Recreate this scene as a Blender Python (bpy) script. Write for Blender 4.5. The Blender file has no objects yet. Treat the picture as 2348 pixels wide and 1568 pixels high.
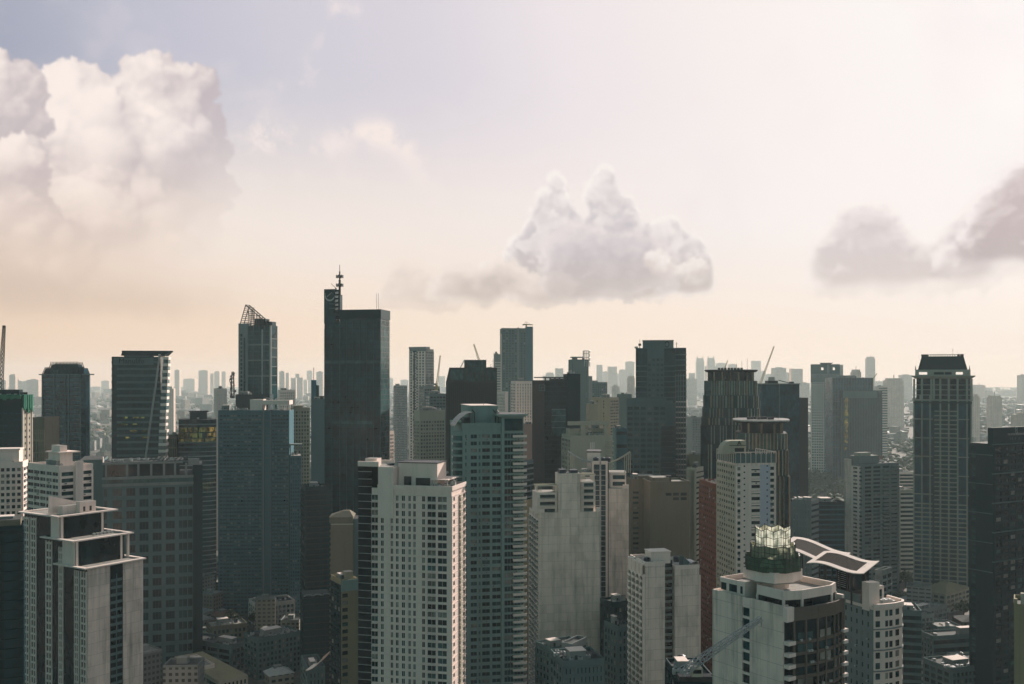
import bpy, math, random
from mathutils import Vector, Matrix
R = math.radians
SC = bpy.context.scene
COL = SC.collection
random.seed(7)

# ---------------------------------------------------------------- camera
FPX, CXP, HZ, CAMZ = 2282.0, 1173.5, 866.0, 190.0     # lens, centre column, horizon row, height above the streets
camd = bpy.data.cameras.new("camera"); cam = bpy.data.objects.new("camera", camd); COL.objects.link(cam)
cam.location = (0, 0, CAMZ); cam.rotation_euler = (R(90), 0, 0)
camd.sensor_width = 36; camd.lens = 36*FPX/2347; camd.shift_y = (HZ-784)/2347
camd.clip_start = 1; camd.clip_end = 80000
SC.camera = cam

# ---------------------------------------------------------------- colour management
SC.view_settings.view_transform = 'Standard'; SC.view_settings.look = 'None'
SC.view_settings.exposure = 0.45; SC.view_settings.gamma = 1.0
SC.cycles.use_denoising = True
SC.cycles.max_bounces = 6; SC.cycles.volume_bounces = 1; SC.cycles.diffuse_bounces = 3
SC.cycles.transparent_max_bounces = 12

# ---------------------------------------------------------------- sun
SUN_AZ, SUN_EL = 34.0, 23.0
sd = Vector((math.sin(R(SUN_AZ))*math.cos(R(SUN_EL)), math.cos(R(SUN_AZ))*math.cos(R(SUN_EL)), math.sin(R(SUN_EL))))
sl = bpy.data.lights.new("sun", 'SUN'); sl.energy = 5.0; sl.angle = R(0.5); sl.color = (1.0, 0.89, 0.80)
so = bpy.data.objects.new("sun", sl); COL.objects.link(so); so.location = (0, 0, 600)
so.rotation_euler = (-sd).to_track_quat('-Z', 'Y').to_euler()

# ---------------------------------------------------------------- node helper
def lin(c):
    return tuple((v/12.92 if v <= 0.04045 else ((v+0.055)/1.055)**2.4) for v in (x/255.0 for x in c))
class NT:
    def __init__(s, nt): s.nt = nt; s.n = nt.nodes; s.l = nt.links
    def new(s, t, **k):
        n = s.n.new(t)
        for a, b in k.items(): setattr(n, a, b)
        return n
    def put(s, sock, v):
        if isinstance(v, bpy.types.NodeSocket): s.l.new(v, sock)
        elif isinstance(v, (tuple, list)):
            v = tuple(v)
            sock.default_value = v if len(v) == len(sock.default_value) else v+(1.0,)
        else: sock.default_value = v
    def m(s, op, a, b=None, c=None, clamp=False):
        n = s.new('ShaderNodeMath', operation=op, use_clamp=clamp); s.put(n.inputs[0], a)
        if b is not None: s.put(n.inputs[1], b)
        if c is not None: s.put(n.inputs[2], c)
        return n.outputs[0]
    def v(s, op, a, b=None, sc=None):
        n = s.new('ShaderNodeVectorMath', operation=op); s.put(n.inputs[0], a)
        if b is not None: s.put(n.inputs[1], b)
        if sc is not None: s.put(n.inputs['Scale'], sc)
        return n.outputs['Value'] if op in ('LENGTH', 'DOT_PRODUCT', 'DISTANCE') else n.outputs[0]
    def step(s, x, a, b, o0=0.0, o1=1.0):
        n = s.new('ShaderNodeMapRange', interpolation_type='SMOOTHSTEP'); s.put(n.inputs[0], x)
        n.inputs[1].default_value = a; n.inputs[2].default_value = b; n.inputs[3].default_value = o0; n.inputs[4].default_value = o1
        return n.outputs[0]
    def mix(s, f, a, b, mode='MIX'):
        n = s.new('ShaderNodeMix', data_type='RGBA', blend_type=mode); s.put(n.inputs[0], f); s.put(n.inputs[6], a); s.put(n.inputs[7], b)
        return n.outputs[2]
    def noise(s, vec, scale, detail=4, rough=0.5, dist=0.0, lac=2.0):
        n = s.new('ShaderNodeTexNoise'); s.put(n.inputs['Vector'], vec); n.inputs['Scale'].default_value = scale
        n.inputs['Detail'].default_value = detail; n.inputs['Roughness'].default_value = rough; n.inputs['Distortion'].default_value = dist
        n.inputs['Lacunarity'].default_value = lac
        return n.outputs['Fac'], n.outputs['Color']
    def comb(s, x, y, z):
        n = s.new('ShaderNodeCombineXYZ'); s.put(n.inputs[0], x); s.put(n.inputs[1], y); s.put(n.inputs[2], z); return n.outputs[0]
    def ramp(s, f, pts, interp='LINEAR'):
        n = s.new('ShaderNodeValToRGB'); s.put(n.inputs[0], f); cr = n.color_ramp; cr.interpolation = interp
        while len(cr.elements) < len(pts): cr.elements.new(0.5)
        for e, (p, c) in zip(cr.elements, sorted(pts, key=lambda q: q[0])): e.position = p; e.color = tuple(c)+(1.0,)
        return n.outputs[0]

def ang(px, py):
    X = (px-CXP)/FPX; Y = (HZ-py)/FPX
    return math.atan(X), math.atan(Y/math.sqrt(1+X*X))

HAZE_D, HAZE_C, HAZE_G, HAZE_TOP = 0.000062, (0.72, 0.86, 0.87), 0.1, 430.0
# ---------------------------------------------------------------- cumulus, grown puff by puff into an (azimuth, elevation) map
import numpy as np
PD = 22.0                                   # map pixels per degree
AZ0, AZ1, EL0, EL1 = -42.0, 42.0, -1.0, 27.0
MW, MH = int((AZ1-AZ0)*PD), int((EL1-EL0)*PD)
rng = np.random.default_rng(5)
def to_map(px, py):
    a, e = ang(px, py)
    return (math.degrees(a)-AZ0)*PD, (math.degrees(e)-EL0)*PD
def blur1(img, s):
    h, ww = img.shape; p = int(3*s)+2
    q = np.pad(img, p, mode='edge')
    fy = np.fft.fftfreq(q.shape[0])[:, None]; fx = np.fft.rfftfreq(q.shape[1])[None, :]
    o = np.fft.irfft2(np.fft.rfft2(q)*np.exp(-2*(math.pi*s)**2*(fx*fx+fy*fy)), s=q.shape)
    return o[p:p+h, p:p+ww]
def resize(im, h, w_):
    y = np.linspace(0, im.shape[0]-1.001, h); x = np.linspace(0, im.shape[1]-1.001, w_); yi = y.astype(int); xi = x.astype(int)
    fy = (y-yi)[:, None]; fx = (x-xi)[None, :]; a = im[yi]; b = im[yi+1]
    a = a[:, xi]*(1-fx)+a[:, xi+1]*fx; b = b[:, xi]*(1-fx)+b[:, xi+1]*fx
    return a*(1-fy)+b*fy
def blur(img, s):
    k = int(s/2.5)
    if k < 2: return blur1(img, s)
    h, w_ = img.shape; hh, hw = h//k, w_//k
    small = img[:hh*k, :hw*k].reshape(hh, k, hw, k).mean(axis=(1, 3))
    return resize(blur1(small, s/k), h, w_)
def fbm(shape, s0, octs, rough, seed):
    r = np.random.default_rng(seed); out = np.zeros(shape); a = 1.0; s = s0
    for _ in range(octs):
        k = max(1, int(s/2.5)); n = blur1(r.standard_normal((shape[0]//k+2, shape[1]//k+2)), s/k)
        n = resize(n, *shape) if k > 1 else n[:shape[0], :shape[1]]
        out += a*n/n.std(); a *= rough; s /= 2.0
    return out/out.std()
def warp(img, dx, dy):
    h, ww = img.shape; y, x = np.mgrid[0:h, 0:ww].astype(float)
    x = np.clip(x+dx, 0, ww-1.001); y = np.clip(y+dy, 0, h-1.001); xi = x.astype(int); yi = y.astype(int); fx = x-xi; fy = y-yi
    return (img[yi, xi]*(1-fx)+img[yi, xi+1]*fx)*(1-fy)+(img[yi+1, xi]*(1-fx)+img[yi+1, xi+1]*fx)*fy
def sm(x, a, b): x = np.clip((x-a)/(b-a), 0, 1); return x*x*(3-2*x)
def grow(blobs, gen=3, kids=(22, 9, 5), shrink=(0.40, 0.46, 0.5), up=0.35, flat=0.5):
    """blobs: ellipses -> spheres (x, y, z, r) in map pixels, each with smaller puffs on its skin"""
    S = []
    for (px, py, rx, ry) in blobs:
        x, y = to_map(px, py); rx = rx/FPX*57.3*PD; ry = ry/FPX*57.3*PD
        n = max(3, int(6*max(rx, ry)/min(rx, ry))); r = min(rx, ry)*0.8
        for _ in range(n):
            a = rng.uniform(0, 2*math.pi); q = rng.uniform(0, 1)**0.5
            S.append((x+math.cos(a)*q*(rx-r*0.9), y+math.sin(a)*q*(ry-r*0.9), rng.uniform(-.2, .2)*r, r*rng.uniform(0.75, 1.0)))
    allS = list(S); cur = S
    for g_ in range(gen):
        nx = []
        for (x, y, z, r) in cur:
            if r < 2.0: continue
            for _ in range(kids[g_]):
                v = rng.standard_normal(3); v[1] += up; v[2] = abs(v[2])*flat; v /= np.linalg.norm(v)
                nx.append((x+v[0]*r*0.9, y+v[1]*r*0.9, z+v[2]*r*0.8, r*shrink[g_]*rng.uniform(0.6, 1.25)))
        allS += nx; cur = nx
    return allS
def render_cloud(blobs, seed, foot, lightdir, soft=1.2, wisp=2.2, wts=(.16, .26, .32, .34), crisp=0.6, footw=13, rimw=9, **k):
    """(alpha, lit, height, core, thickness, noise) over the whole map; worked out only where the cloud is"""
    global rng; rng = np.random.default_rng(seed)
    S = np.array(grow(blobs, **k)); r_ = S[:, 3]; pad = 60
    X0, X1 = max(int((S[:, 0]-r_).min())-pad, 0), min(int((S[:, 0]+r_).max())+pad, MW); Y0, Y1 = max(int((S[:, 1]-r_).min())-pad, 0), min(int((S[:, 1]+r_).max())+pad, MH)
    w_, h_ = X1-X0, Y1-Y0; Z = np.full((h_, w_), -1e3)
    for (x, y, z, r) in S.tolist():
        x -= X0; y -= Y0
        x0, x1, y0, y1 = max(int(x-r), 0), min(int(x+r)+2, w_), max(int(y-r), 0), min(int(y+r)+2, h_)
        if x0 >= x1 or y0 >= y1: continue
        d = r*r-((np.arange(x0, x1)-x)**2)[None, :]-((np.arange(y0, y1)-y)**2)[:, None]
        zz = np.where(d > 0, z+np.sqrt(np.maximum(d, 0)), -1e3); np.maximum(Z[y0:y1, x0:x1], zz, out=Z[y0:y1, x0:x1])
    a = (Z > -900).astype(float); Z = np.maximum(np.where(Z > -900, Z, 0.0), 0)
    n1, n2 = fbm((h_, w_), 14, 5, 0.6, seed+1), fbm((h_, w_), 14, 5, 0.6, seed+2)
    a = warp(blur(a, soft), n1*wisp, n2*wisp); Z = warp(blur(Z, 1.0), n1*wisp, n2*wisp)
    lit = np.zeros_like(Z)
    for s, wt in zip((1.2, 3.5, 9, 22), wts):
        b = blur(Z, s); gy, gx = np.gradient(b); L = np.array(lightdir, float); L /= np.linalg.norm(L)
        nn = np.sqrt(1+gx*gx+gy*gy); lit += wt*((-gx*L[0]-gy*L[1]+L[2])/nn)
        lit += wt*crisp*np.tanh((blur(Z, s*0.6)-blur(Z, s*2.2))/(s*1.5))
    if foot is not None:
        fy = to_map(1173, foot)[1]; yy = (np.arange(h_)+Y0)[:, None]*np.ones((1, w_)); a *= sm(yy+n1*4.0, fy-footw, fy+footw)
    core = sm(blur(a, rimw), 0.5, 1.0); thick = sm(blur(Z, 10), 6, 34); nz = fbm((h_, w_), 30, 5, 0.6, seed+9)
    out = []
    for q in (a, lit, Z, core, thick, nz):
        f = np.zeros((MH, MW)); f[Y0:Y1, X0:X1] = q; out.append(f)
    return out
HIGH = [(0.0, (1.7, 1.6, 1.5)), (0.03, (1.08, 1.04, 1.02)), (0.07, lin((253, 247, 244))), (0.12, lin((247, 239, 237))), (0.165, lin((236, 228, 231))), (0.20, lin((219, 213, 222))),
        (0.245, lin((207, 204, 215))), (0.285, lin((189, 190, 205))), (0.33, lin((156, 161, 180))), (0.5, (0.065, 0.175, 0.20)), (0.75, (0.08, 0.27, 0.285)), (1.0, (0.08, 0.27, 0.285))]
MID = [(0.0, (1.6, 1.5, 1.4)), (0.07, lin((254, 248, 246))), (0.14, lin((248, 240, 237))), (0.22, lin((243, 232, 226))), (0.28, lin((242, 230, 221))), (0.34, lin((231, 215, 205))), (0.5, (0.13, 0.21, 0.215)), (0.72, (0.165, 0.385, 0.38)), (1.0, (0.165, 0.385, 0.38))]
LOW = [(0.0, (1.6, 1.4, 1.2)), (0.12, lin((252, 239, 228))), (0.18, lin((250, 231, 213))), (0.24, lin((247, 227, 206))), (0.29, lin((243, 217, 193))), (0.34, lin((237, 208, 182))), (0.5, (0.18, 0.23, 0.21)), (0.72, (0.195, 0.385, 0.365)), (1.0, (0.195, 0.385, 0.365))]
EA, EB, EC = 1.5, 9.0, 17.0
yy_, xx_ = np.mgrid[0:MH, 0:MW]
azd, eld = AZ0+xx_/PD, EL0+yy_/PD
L3 = lambda c: np.array(lin(c))[None, None, :]
DE = lambda px, py: tuple(math.degrees(q) for q in ang(px, py))
rgb = np.zeros((MH, MW, 3)); A = np.zeros((MH, MW)); one = np.ones((MH, MW, 3))
def over(al, col):
    global rgb, A
    al = np.clip(al, 0, 1); o = al+A*(1-al)
    rgb = np.where(o[..., None] > 1e-6, (col*al[..., None]+rgb*(A*(1-al))[..., None])/np.maximum(o, 1e-6)[..., None], rgb); A = o
mx = lambda f, a, b: a*(1-f[..., None])+b*f[..., None]
# ghost veil of thin cloud around everything
veil = fbm((MH, MW), 60, 6, 0.6, 41)
over(0.22*sm(veil, -0.2, 2.2)*sm(eld, 3, 9), L3((244, 232, 230))*one)
veil = fbm((MH, MW), 90, 6, 0.55, 42)
over(0.10*sm(veil, 0.0, 2.2)*sm(eld, 3, 9), L3((204, 198, 214))*one)
# wisps of cirrus
wn = fbm((MH, MW), 22, 6, 0.66, 43)
def wisp_at(px, py, dx, dy, l, s, p):
    wx, wy = to_map(px, py); n = math.hypot(dx, dy); dx, dy = dx/n, -dy/n; u = (xx_-wx)*dx+(yy_-wy)*dy; v = -(xx_-wx)*dy+(yy_-wy)*dx; k = PD/40
    return p*np.exp(-(u/(l*k))**2-((v+0.004*u*u/k)/(s*k))**2)
g = wisp_at(765, 100, -32, 80, 130, 30, .8)+wisp_at(800, 55, 30, -50, 80, 20, .5)+wisp_at(905, 325, 80, 38, 150, 34, .9)+wisp_at(860, 300, 60, 0, 70, 26, .5)+wisp_at(600, 310, 60, 0, 70, 46, .9)+wisp_at(700, 360, 60, 20, 150, 60, .5)
over(np.clip(g, 0, 1)*sm(wn, -1.0, 1.4), L3((246, 233, 228))*one)
# the bank on the left
n0 = fbm((MH, MW), 40, 5, 0.55, 47)
hz = sm(eld, DE(0, 730)[1], DE(0, 260)[1])
cut = sm(-azd+1.6*eld+n0*1.2, 26.5, 43.0)*sm(eld+n0*0.3, DE(0, 790)[1], DE(0, 640)[1])
def bank(B, seed, op=0.95, f=1.0, **k):
    a, lt, Z, co_, th_, nz_ = render_cloud(B, seed, None, (-0.5, 0.75, 0.42), soft=1.2, wisp=2.4, up=0.5, flat=0.35, wts=(.10, .20, .34, .44), crisp=.5, **k)
    lt = lt+0.10*n0; l_ = sm(lt, 0.10, 1.15)
    c = mx(l_, mx(hz, L3((222, 199, 182)), L3((197, 185, 189))), mx(hz, L3((238, 215, 196)), L3((254, 241, 234))))
    over(a*op*f, c)
LB = [(150, 215, 62, 60), (210, 225, 50, 55), (120, 250, 50, 60), (350, 205, 80, 58), (435, 210, 48, 60), (300, 150, 26, 14), (400, 270, 90, 80), (455, 330, 60, 90), (330, 330, 150, 110), (200, 330, 130, 110), (430, 450, 90, 100), (260, 470, 190, 110), (380, 560, 140, 80), (200, 610, 220, 90)]
bank(LB, 11, f=cut)
bank([(-30, 260, 90, 90), (40, 205, 50, 50), (60, 240, 35, 45), (-60, 400, 100, 120)], 13, f=cut)
bank([(160, 520, 150, 90), (330, 590, 130, 60), (230, 420, 60, 40), (40, 600, 160, 90)], 14, op=0.6, f=cut)
bank([(55, 385, 52, 54), (20, 420, 60, 60), (60, 470, 50, 60), (-40, 480, 100, 120), (40, 560, 90, 100), (120, 590, 70, 70)], 15, f=cut)
# stratus low on the left
st = fbm((MH//3, MW), 30, 5, 0.6, 51); st = np.repeat(st, 3, axis=0); st = np.pad(st, ((0, MH-st.shape[0]), (0, 0)), mode='edge'); st = blur(st, 3)
st = blur(st, 4)
over(0.45*sm(-azd+n0*2, 12, 25)*sm(eld+n0*.3, 2.6, 4.2)*(1-sm(eld+n0*.3, 4.4, 6.5)), L3((204, 180, 162))*one)
def grey_cloud(B, seed, foot, sh_lo, sh_hi, hi, op, y_lo, y_hi, light, soft=1.4, wisp=3.0, rimw=9, thin=0.72, **k):
    a, lt, Z, core, thick, nz = render_cloud(B, seed, foot, light, soft=soft, wisp=wisp, wts=(.14, .26, .34, .34), rimw=rimw, **k)
    rim = (1-core)*sm(eld, DE(1173, y_lo)[1], DE(1173, y_lo-45)[1])
    l = np.clip(0.72*sm(lt, 0.25, 1.2)+0.85*rim+0.14*nz-0.30*thick+0.06, 0, 1)
    f = sm(eld, DE(1173, y_lo)[1], DE(1173, y_hi)[1])
    over(a*op*(thin+(1-thin)*core), mx(l, mx(f, L3(sh_lo), L3(sh_hi)), L3(hi)*one))
# centre cumulus: long pale tail, two joined towers, a darker belly
grey_cloud([(940, 630, 44, 36), (912, 665, 36, 36), (985, 655, 60, 44), (960, 690, 100, 26)], 26, 716, (214, 196, 184), (216, 202, 194), (243, 228, 218), 0.9, 715, 600, (0.25, 0.8, 0.45), soft=1.6, wisp=3.0, footw=8)
grey_cloud([(1386, 412, 30, 28), (1376, 450, 38, 42), (1412, 485, 40, 40), (1276, 426, 22, 24), (1250, 460, 28, 34), (1285, 478, 32, 38), (1320, 535, 50, 36), (1240, 530, 36, 50), (1400, 530, 56, 50), (1460, 560, 50, 50), (1220, 590, 56, 60), (1300, 570, 90, 80), (1540, 535, 34, 36), (1520, 580, 70, 60), (1585, 590, 40, 44), (1420, 600, 150, 80), (1300, 640, 130, 56), (1500, 640, 120, 48), (1600, 635, 40, 26), (1180, 645, 80, 44)], 21, 700, (203, 190, 183), (201, 193, 198), (249, 241, 237), 0.97, 712, 520, (-0.15, 0.85, 0.5), soft=1.0, rimw=5, thin=.85, wisp=3.0, flat=0.5, crisp=1.0)
grey_cloud([(1150, 638, 66, 36), (1060, 642, 50, 32), (1030, 668, 56, 34), (1120, 672, 130, 36), (1230, 665, 90, 40)], 22, 706, (202, 187, 178), (206, 193, 188), (240, 227, 218), 0.95, 715, 600, (0.0, 0.85, 0.45), soft=1.4, wisp=3.0, footw=7)
grey_cloud([(1340, 545, 60, 40), (1330, 600, 90, 70), (1430, 590, 80, 60), (1400, 650, 160, 44)], 24, 700, (198, 185, 180), (190, 181, 190), (232, 222, 222), 0.62, 710, 540, (-0.1, 0.85, 0.45), soft=3.0, rimw=8, wisp=4.0)
a1, lt1, Z1, co_, th_, nz_ = render_cloud([(1500, 592, 24, 22), (1520, 610, 34, 26), (1550, 632, 50, 22), (1590, 622, 34, 20)], 33, None, (-0.1, 0.9, 0.35), soft=1.4, wisp=2.6)
over(a1*0.9*sm(eld, DE(1500, 660)[1], DE(1500, 615)[1]), mx(sm(lt1, .2, 1.1), L3((218, 205, 200))*one, L3((254, 246, 242))*one))
# right cumulus
grey_cloud([(1945, 505, 55, 38), (2000, 500, 50, 34), (1920, 560, 50, 50), (1985, 560, 75, 60), (2065, 560, 40, 44), (1880, 615, 38, 32), (1940, 620, 80, 50), (2040, 625, 80, 48), (1860, 630, 22, 22), (2120, 610, 40, 44), (2050, 655, 150, 28), (2180, 640, 90, 34), (1960, 655, 60, 24), (2260, 540, 60, 60), (2180, 560, 24, 30)], 29, 684, (214, 201, 196), (212, 201, 202), (252, 243, 240), 0.9, 700, 540, (-0.1, 0.85, 0.4), soft=2.2, wisp=4.0, rimw=12, thin=.55)
grey_cloud([(2185, 605, 46, 34), (2240, 570, 50, 50), (2290, 500, 60, 60), (2360, 440, 70, 66), (2320, 560, 100, 60), (2420, 520, 120, 110), (2250, 605, 90, 30), (2380, 610, 110, 36)], 30, 650, (190, 176, 176), (200, 184, 184), (250, 240, 238), 0.95, 660, 460, (-0.3, 0.85, 0.4), soft=2.0, wisp=4.0, rimw=8, footw=16)
A *= sm(azd, AZ0, AZ0+3)*(1-sm(azd, AZ1-3, AZ1))*sm(eld, 0.0, 1.0)*(1-sm(eld, EL1-3, EL1))
# ---------------------------------------------------------------- world: the whole dome by direction; cumulus map laid over its front
img = bpy.data.images.new("cumulus_map", MW, MH, alpha=True, float_buffer=True)
px_ = np.ones((MH, MW, 4), np.float32); px_[..., :3] = rgb; px_[..., 3] = A; img.colorspace_settings.name = 'Non-Color'; img.alpha_mode = 'CHANNEL_PACKED'
img.pixels.foreach_set(px_.ravel()); img.update(); img.pack()
world = bpy.data.worlds.new("World"); SC.world = world; world.use_nodes = True
w = NT(world.node_tree); w.n.clear()
nrm = w.v('NORMALIZE', w.new('ShaderNodeTexCoord').outputs['Generated'])
sep = w.new('ShaderNodeSeparateXYZ'); w.put(sep.inputs[0], nrm)
AZ = w.m('ARCTAN2', sep.outputs[0], sep.outputs[1]); EL = w.m('ARCSINE', sep.outputs[2])
t = w.m('DIVIDE', w.m('ARCCOSINE', w.v('DOT_PRODUCT', nrm, tuple(sd))), math.pi)
wn_ = w.noise(nrm, 900.0, 1, 0.5)[0]; t = w.m('ADD', t, w.m('MULTIPLY', w.m('SUBTRACT', wn_, 0.5), 0.004))
base = w.mix(w.step(EL, R(EA), R(EB)), w.ramp(t, LOW), w.ramp(t, MID))
base = w.mix(w.step(EL, R(EB-1), R(EC)), base, w.ramp(t, HIGH))
base = w.mix(w.step(EL, R(24), R(60), 0.0, 0.75), base, (0.085, 0.15, 0.18))          # the zenith is deep
nish = w.new('ShaderNodeTexSky', sky_type='NISHITA', sun_disc=False, sun_elevation=R(SUN_EL), sun_rotation=R(SUN_AZ), altitude=100, air_density=1.6, dust_density=3.0, ozone_density=2.0)
base = w.mix(w.step(sep.outputs[1], -0.35, 0.15, 0.15, 0.0), base, w.v('SCALE', nish.outputs[0], sc=0.05))
uv = w.comb(w.m('DIVIDE', w.m('SUBTRACT', AZ, R(AZ0)), R(AZ1-AZ0)), w.m('DIVIDE', w.m('SUBTRACT', EL, R(EL0)), R(EL1-EL0)), 0.0)
it = w.new('ShaderNodeTexImage', image=img, interpolation='Linear', extension='CLIP'); w.put(it.inputs[0], uv)
sky = w.mix(it.outputs['Alpha'], base, it.outputs['Color'])
bg = w.new('ShaderNodeBackground'); w.put(bg.inputs[0], sky); bg.inputs[1].default_value = 0.732
wo = w.new('ShaderNodeOutputWorld'); w.l.new(bg.outputs[0], wo.inputs[0])
world.cycles.sampling_method = 'MANUAL'; world.cycles.sample_map_resolution = 512
# ---------------------------------------------------------------- materials
MATS = {}
def material(name, fn):
    if name in MATS: return MATS[name]
    mt = bpy.data.materials.new(name); mt.use_nodes = True; n = NT(mt.node_tree); n.n.clear()
    p = n.new('ShaderNodeBsdfPrincipled'); o = n.new('ShaderNodeOutputMaterial'); n.l.new(p.outputs[0], o.inputs[0]); fn(n, p); MATS[name] = mt
    return mt
def wall(name, c, rough=0.85, stain=0.25, joints=0, jz=3.1, spec=0.1):
    """painted or cast concrete: cloudy wear, rain streaks running down, optional panel joints"""
    def fn(n, p):
        oc = n.new('ShaderNodeTexCoord').outputs['Object']
        big = n.noise(n.v('MULTIPLY', oc, (1, 1, 0.6)), 0.11, 4, 0.6)[0]
        stk = n.noise(n.v('MULTIPLY', oc, (0.42, 0.42, 0.022)), 1.0, 6, 0.68)[0]
        fine = n.noise(oc, 2.3, 3, 0.6)[0]
        f = n.m('ADD', n.m('MULTIPLY', n.step(stk, 0.46, 0.72), 0.8), n.m('MULTIPLY', n.step(big, 0.42, 0.75), 0.6))
        f = n.m('MULTIPLY', f, stain, clamp=True)
        col = n.mix(f, c, tuple(v*k for v, k in zip(c, (0.26, 0.29, 0.29))))
        col = n.mix(n.m('MULTIPLY', n.m('SUBTRACT', fine, 0.35), 0.22, clamp=True), col, tuple(v*0.7 for v in c))
        if joints:
            sp = n.new('ShaderNodeSeparateXYZ'); n.put(sp.inputs[0], oc)
            hz_ = n.m('PINGPONG', sp.outputs[2], jz/2); vx = n.m('PINGPONG', n.m('ADD', sp.outputs[0], sp.outputs[1]), joints/2)
            j = n.m('MAXIMUM', n.m('LESS_THAN', hz_, 0.07), n.m('MULTIPLY', n.m('LESS_THAN', vx, 0.05), 0.5))
            wn = n.new('ShaderNodeTexWhiteNoise'); n.put(wn.inputs[0], n.v('FLOOR', n.v('DIVIDE', oc, (joints*1.7, joints*1.7, jz)))); pt_ = n.m('MULTIPLY', n.step(wn.outputs[0], .45, 1.0), .34)
            col = n.mix(pt_, col, tuple(v*0.55 for v in c)); col = n.mix(n.m('MULTIPLY', j, 0.6), col, tuple(v*0.35 for v in c))
        n.put(p.inputs['Base Color'], col); p.inputs['Roughness'].default_value = rough; p.inputs['Specular IOR Level'].default_value = spec
    return material(name, fn)
def glass(name, c, rough=0.12, spec=0.22, wob=0.05, metal=0.0):
    """building glass: dark, glossy, each pane a touch out of true, so that reflections break up"""
    def fn(n, p):
        oc = n.new('ShaderNodeTexCoord').outputs['Object']
        cell = n.new('ShaderNodeTexVoronoi', feature='F1'); n.put(cell.inputs['Vector'], n.v('MULTIPLY', oc, (0.5, 0.5, 0.3))); cell.inputs['Scale'].default_value = 1.0
        nz = n.noise(oc, 0.05, 3, 0.6)[0]
        sp = n.new('ShaderNodeSeparateColor'); n.put(sp.inputs[0], cell.outputs['Color'])
        f = n.m('ADD', n.m('MULTIPLY', sp.outputs[0], 0.6), n.m('MULTIPLY', n.step(nz, 0.35, 0.7), 0.6))
        n.put(p.inputs['Base Color'], n.mix(f, tuple(v*0.35 for v in c), tuple(v*2.0 for v in c)))  # patchy tone mix paints varied reflections into the colour
        p.inputs['Roughness'].default_value = rough; p.inputs['Specular IOR Level'].default_value = spec; p.inputs['Metallic'].default_value = metal
        g = n.new('ShaderNodeNewGeometry').outputs['Normal']
        n.put(p.inputs['Normal'], n.v('NORMALIZE', n.v('ADD', g, n.v('SCALE', n.v('SUBTRACT', cell.outputs['Color'], (0.5, 0.5, 0.5)), sc=wob))))
    return material(name, fn)
def plain(name, c, rough=0.6, metal=0.0, spec=0.4):
    def fn(n, p):
        oc = n.new('ShaderNodeTexCoord').outputs['Object']; nz = n.noise(oc, 0.9, 4, 0.6)[0]
        n.put(p.inputs['Base Color'], n.mix(n.step(nz, 0.3, 0.75), tuple(v*1.08 for v in c), tuple(v*0.72 for v in c)))
        p.inputs['Roughness'].default_value = rough; p.inputs['Metallic'].default_value = metal; p.inputs['Specular IOR Level'].default_value = spec
    return material(name, fn)
def facade_mat(name, cw, cg, sx=3.4, sz=3.3, fx=0.55, fz=0.5):
    """far blocks: rows of window openings in a wall, worked out from the object's own coordinates"""
    def fn(n, p):
        oc = n.new('ShaderNodeTexCoord').outputs['Object']; sp = n.new('ShaderNodeSeparateXYZ'); n.put(sp.inputs[0], oc)
        u = n.m('FRACT', n.m('DIVIDE', n.m('ADD', sp.outputs[0], n.m('MULTIPLY', sp.outputs[1], 1.0)), sx)); v = n.m('FRACT', n.m('DIVIDE', sp.outputs[2], sz))
        wdw = n.m('MULTIPLY', n.m('LESS_THAN', u, fx), n.m('LESS_THAN', v, fz))
        ng = n.new('ShaderNodeNewGeometry'); sn = n.new('ShaderNodeSeparateXYZ'); n.put(sn.inputs[0], ng.outputs['Normal'])
        wdw = n.m('MULTIPLY', wdw, n.m('LESS_THAN', sn.outputs[2], 0.5)); nz = n.noise(oc, 0.06, 4, 0.6)[0]
        cw2 = n.mix(n.step(nz, 0.3, 0.7), cw, tuple(k*0.72 for k in cw))
        n.put(p.inputs['Base Color'], n.mix(wdw, cw2, cg)); n.put(p.inputs['Roughness'], n.m('SUBTRACT', 0.85, n.m('MULTIPLY', wdw, 0.5)))
    return material(name, fn)
WHITE = wall('white_paint', (0.84, 0.70, 0.625), stain=0.22)
WARMW = wall('warm_white_paint', (0.88, 0.71, 0.63), stain=0.2)
WHITEJ = wall('white_panel', (0.85, 0.70, 0.61), stain=0.75, joints=2.4, jz=4.6)
CREAM = wall('cream_paint', (0.47, 0.43, 0.34), stain=0.2)
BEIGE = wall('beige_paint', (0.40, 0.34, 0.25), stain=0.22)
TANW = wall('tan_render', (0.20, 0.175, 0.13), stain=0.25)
GREYW = wall('grey_concrete', (0.24, 0.265, 0.255), stain=0.3)
GREYM = wall('mid_grey_cladding', (0.11, 0.17, 0.17), stain=0.2)
DARKW = wall('dark_cladding', (0.008, 0.036, 0.042), stain=0.3, rough=0.6)
BROWN = wall('brown_granite', (0.04, 0.045, 0.043), stain=0.2, rough=0.5)
TEALW = wall('sea_green_paint', (0.25, 0.35, 0.325), stain=0.25)
BLUEW = wall('blue_grey_paint', (0.07, 0.165, 0.20), stain=0.2)
BRICK = wall('brick_red_paint', (0.22, 0.085, 0.062), stain=0.25)
PINKW = wall('rose_paint', (0.42, 0.25, 0.21), stain=0.2)
OCHRE = wall('ochre_paint', (0.32, 0.27, 0.17), stain=0.35)
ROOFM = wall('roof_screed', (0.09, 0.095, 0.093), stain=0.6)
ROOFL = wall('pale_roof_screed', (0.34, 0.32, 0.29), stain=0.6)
G_DARK = glass('dark_teal_glass', (0.003, 0.030, 0.036))
G_BLK = glass('black_glass', (0.003, 0.014, 0.018), rough=0.08)
G_BLUE = glass('blue_glass', (0.010, 0.05, 0.068))
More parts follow.
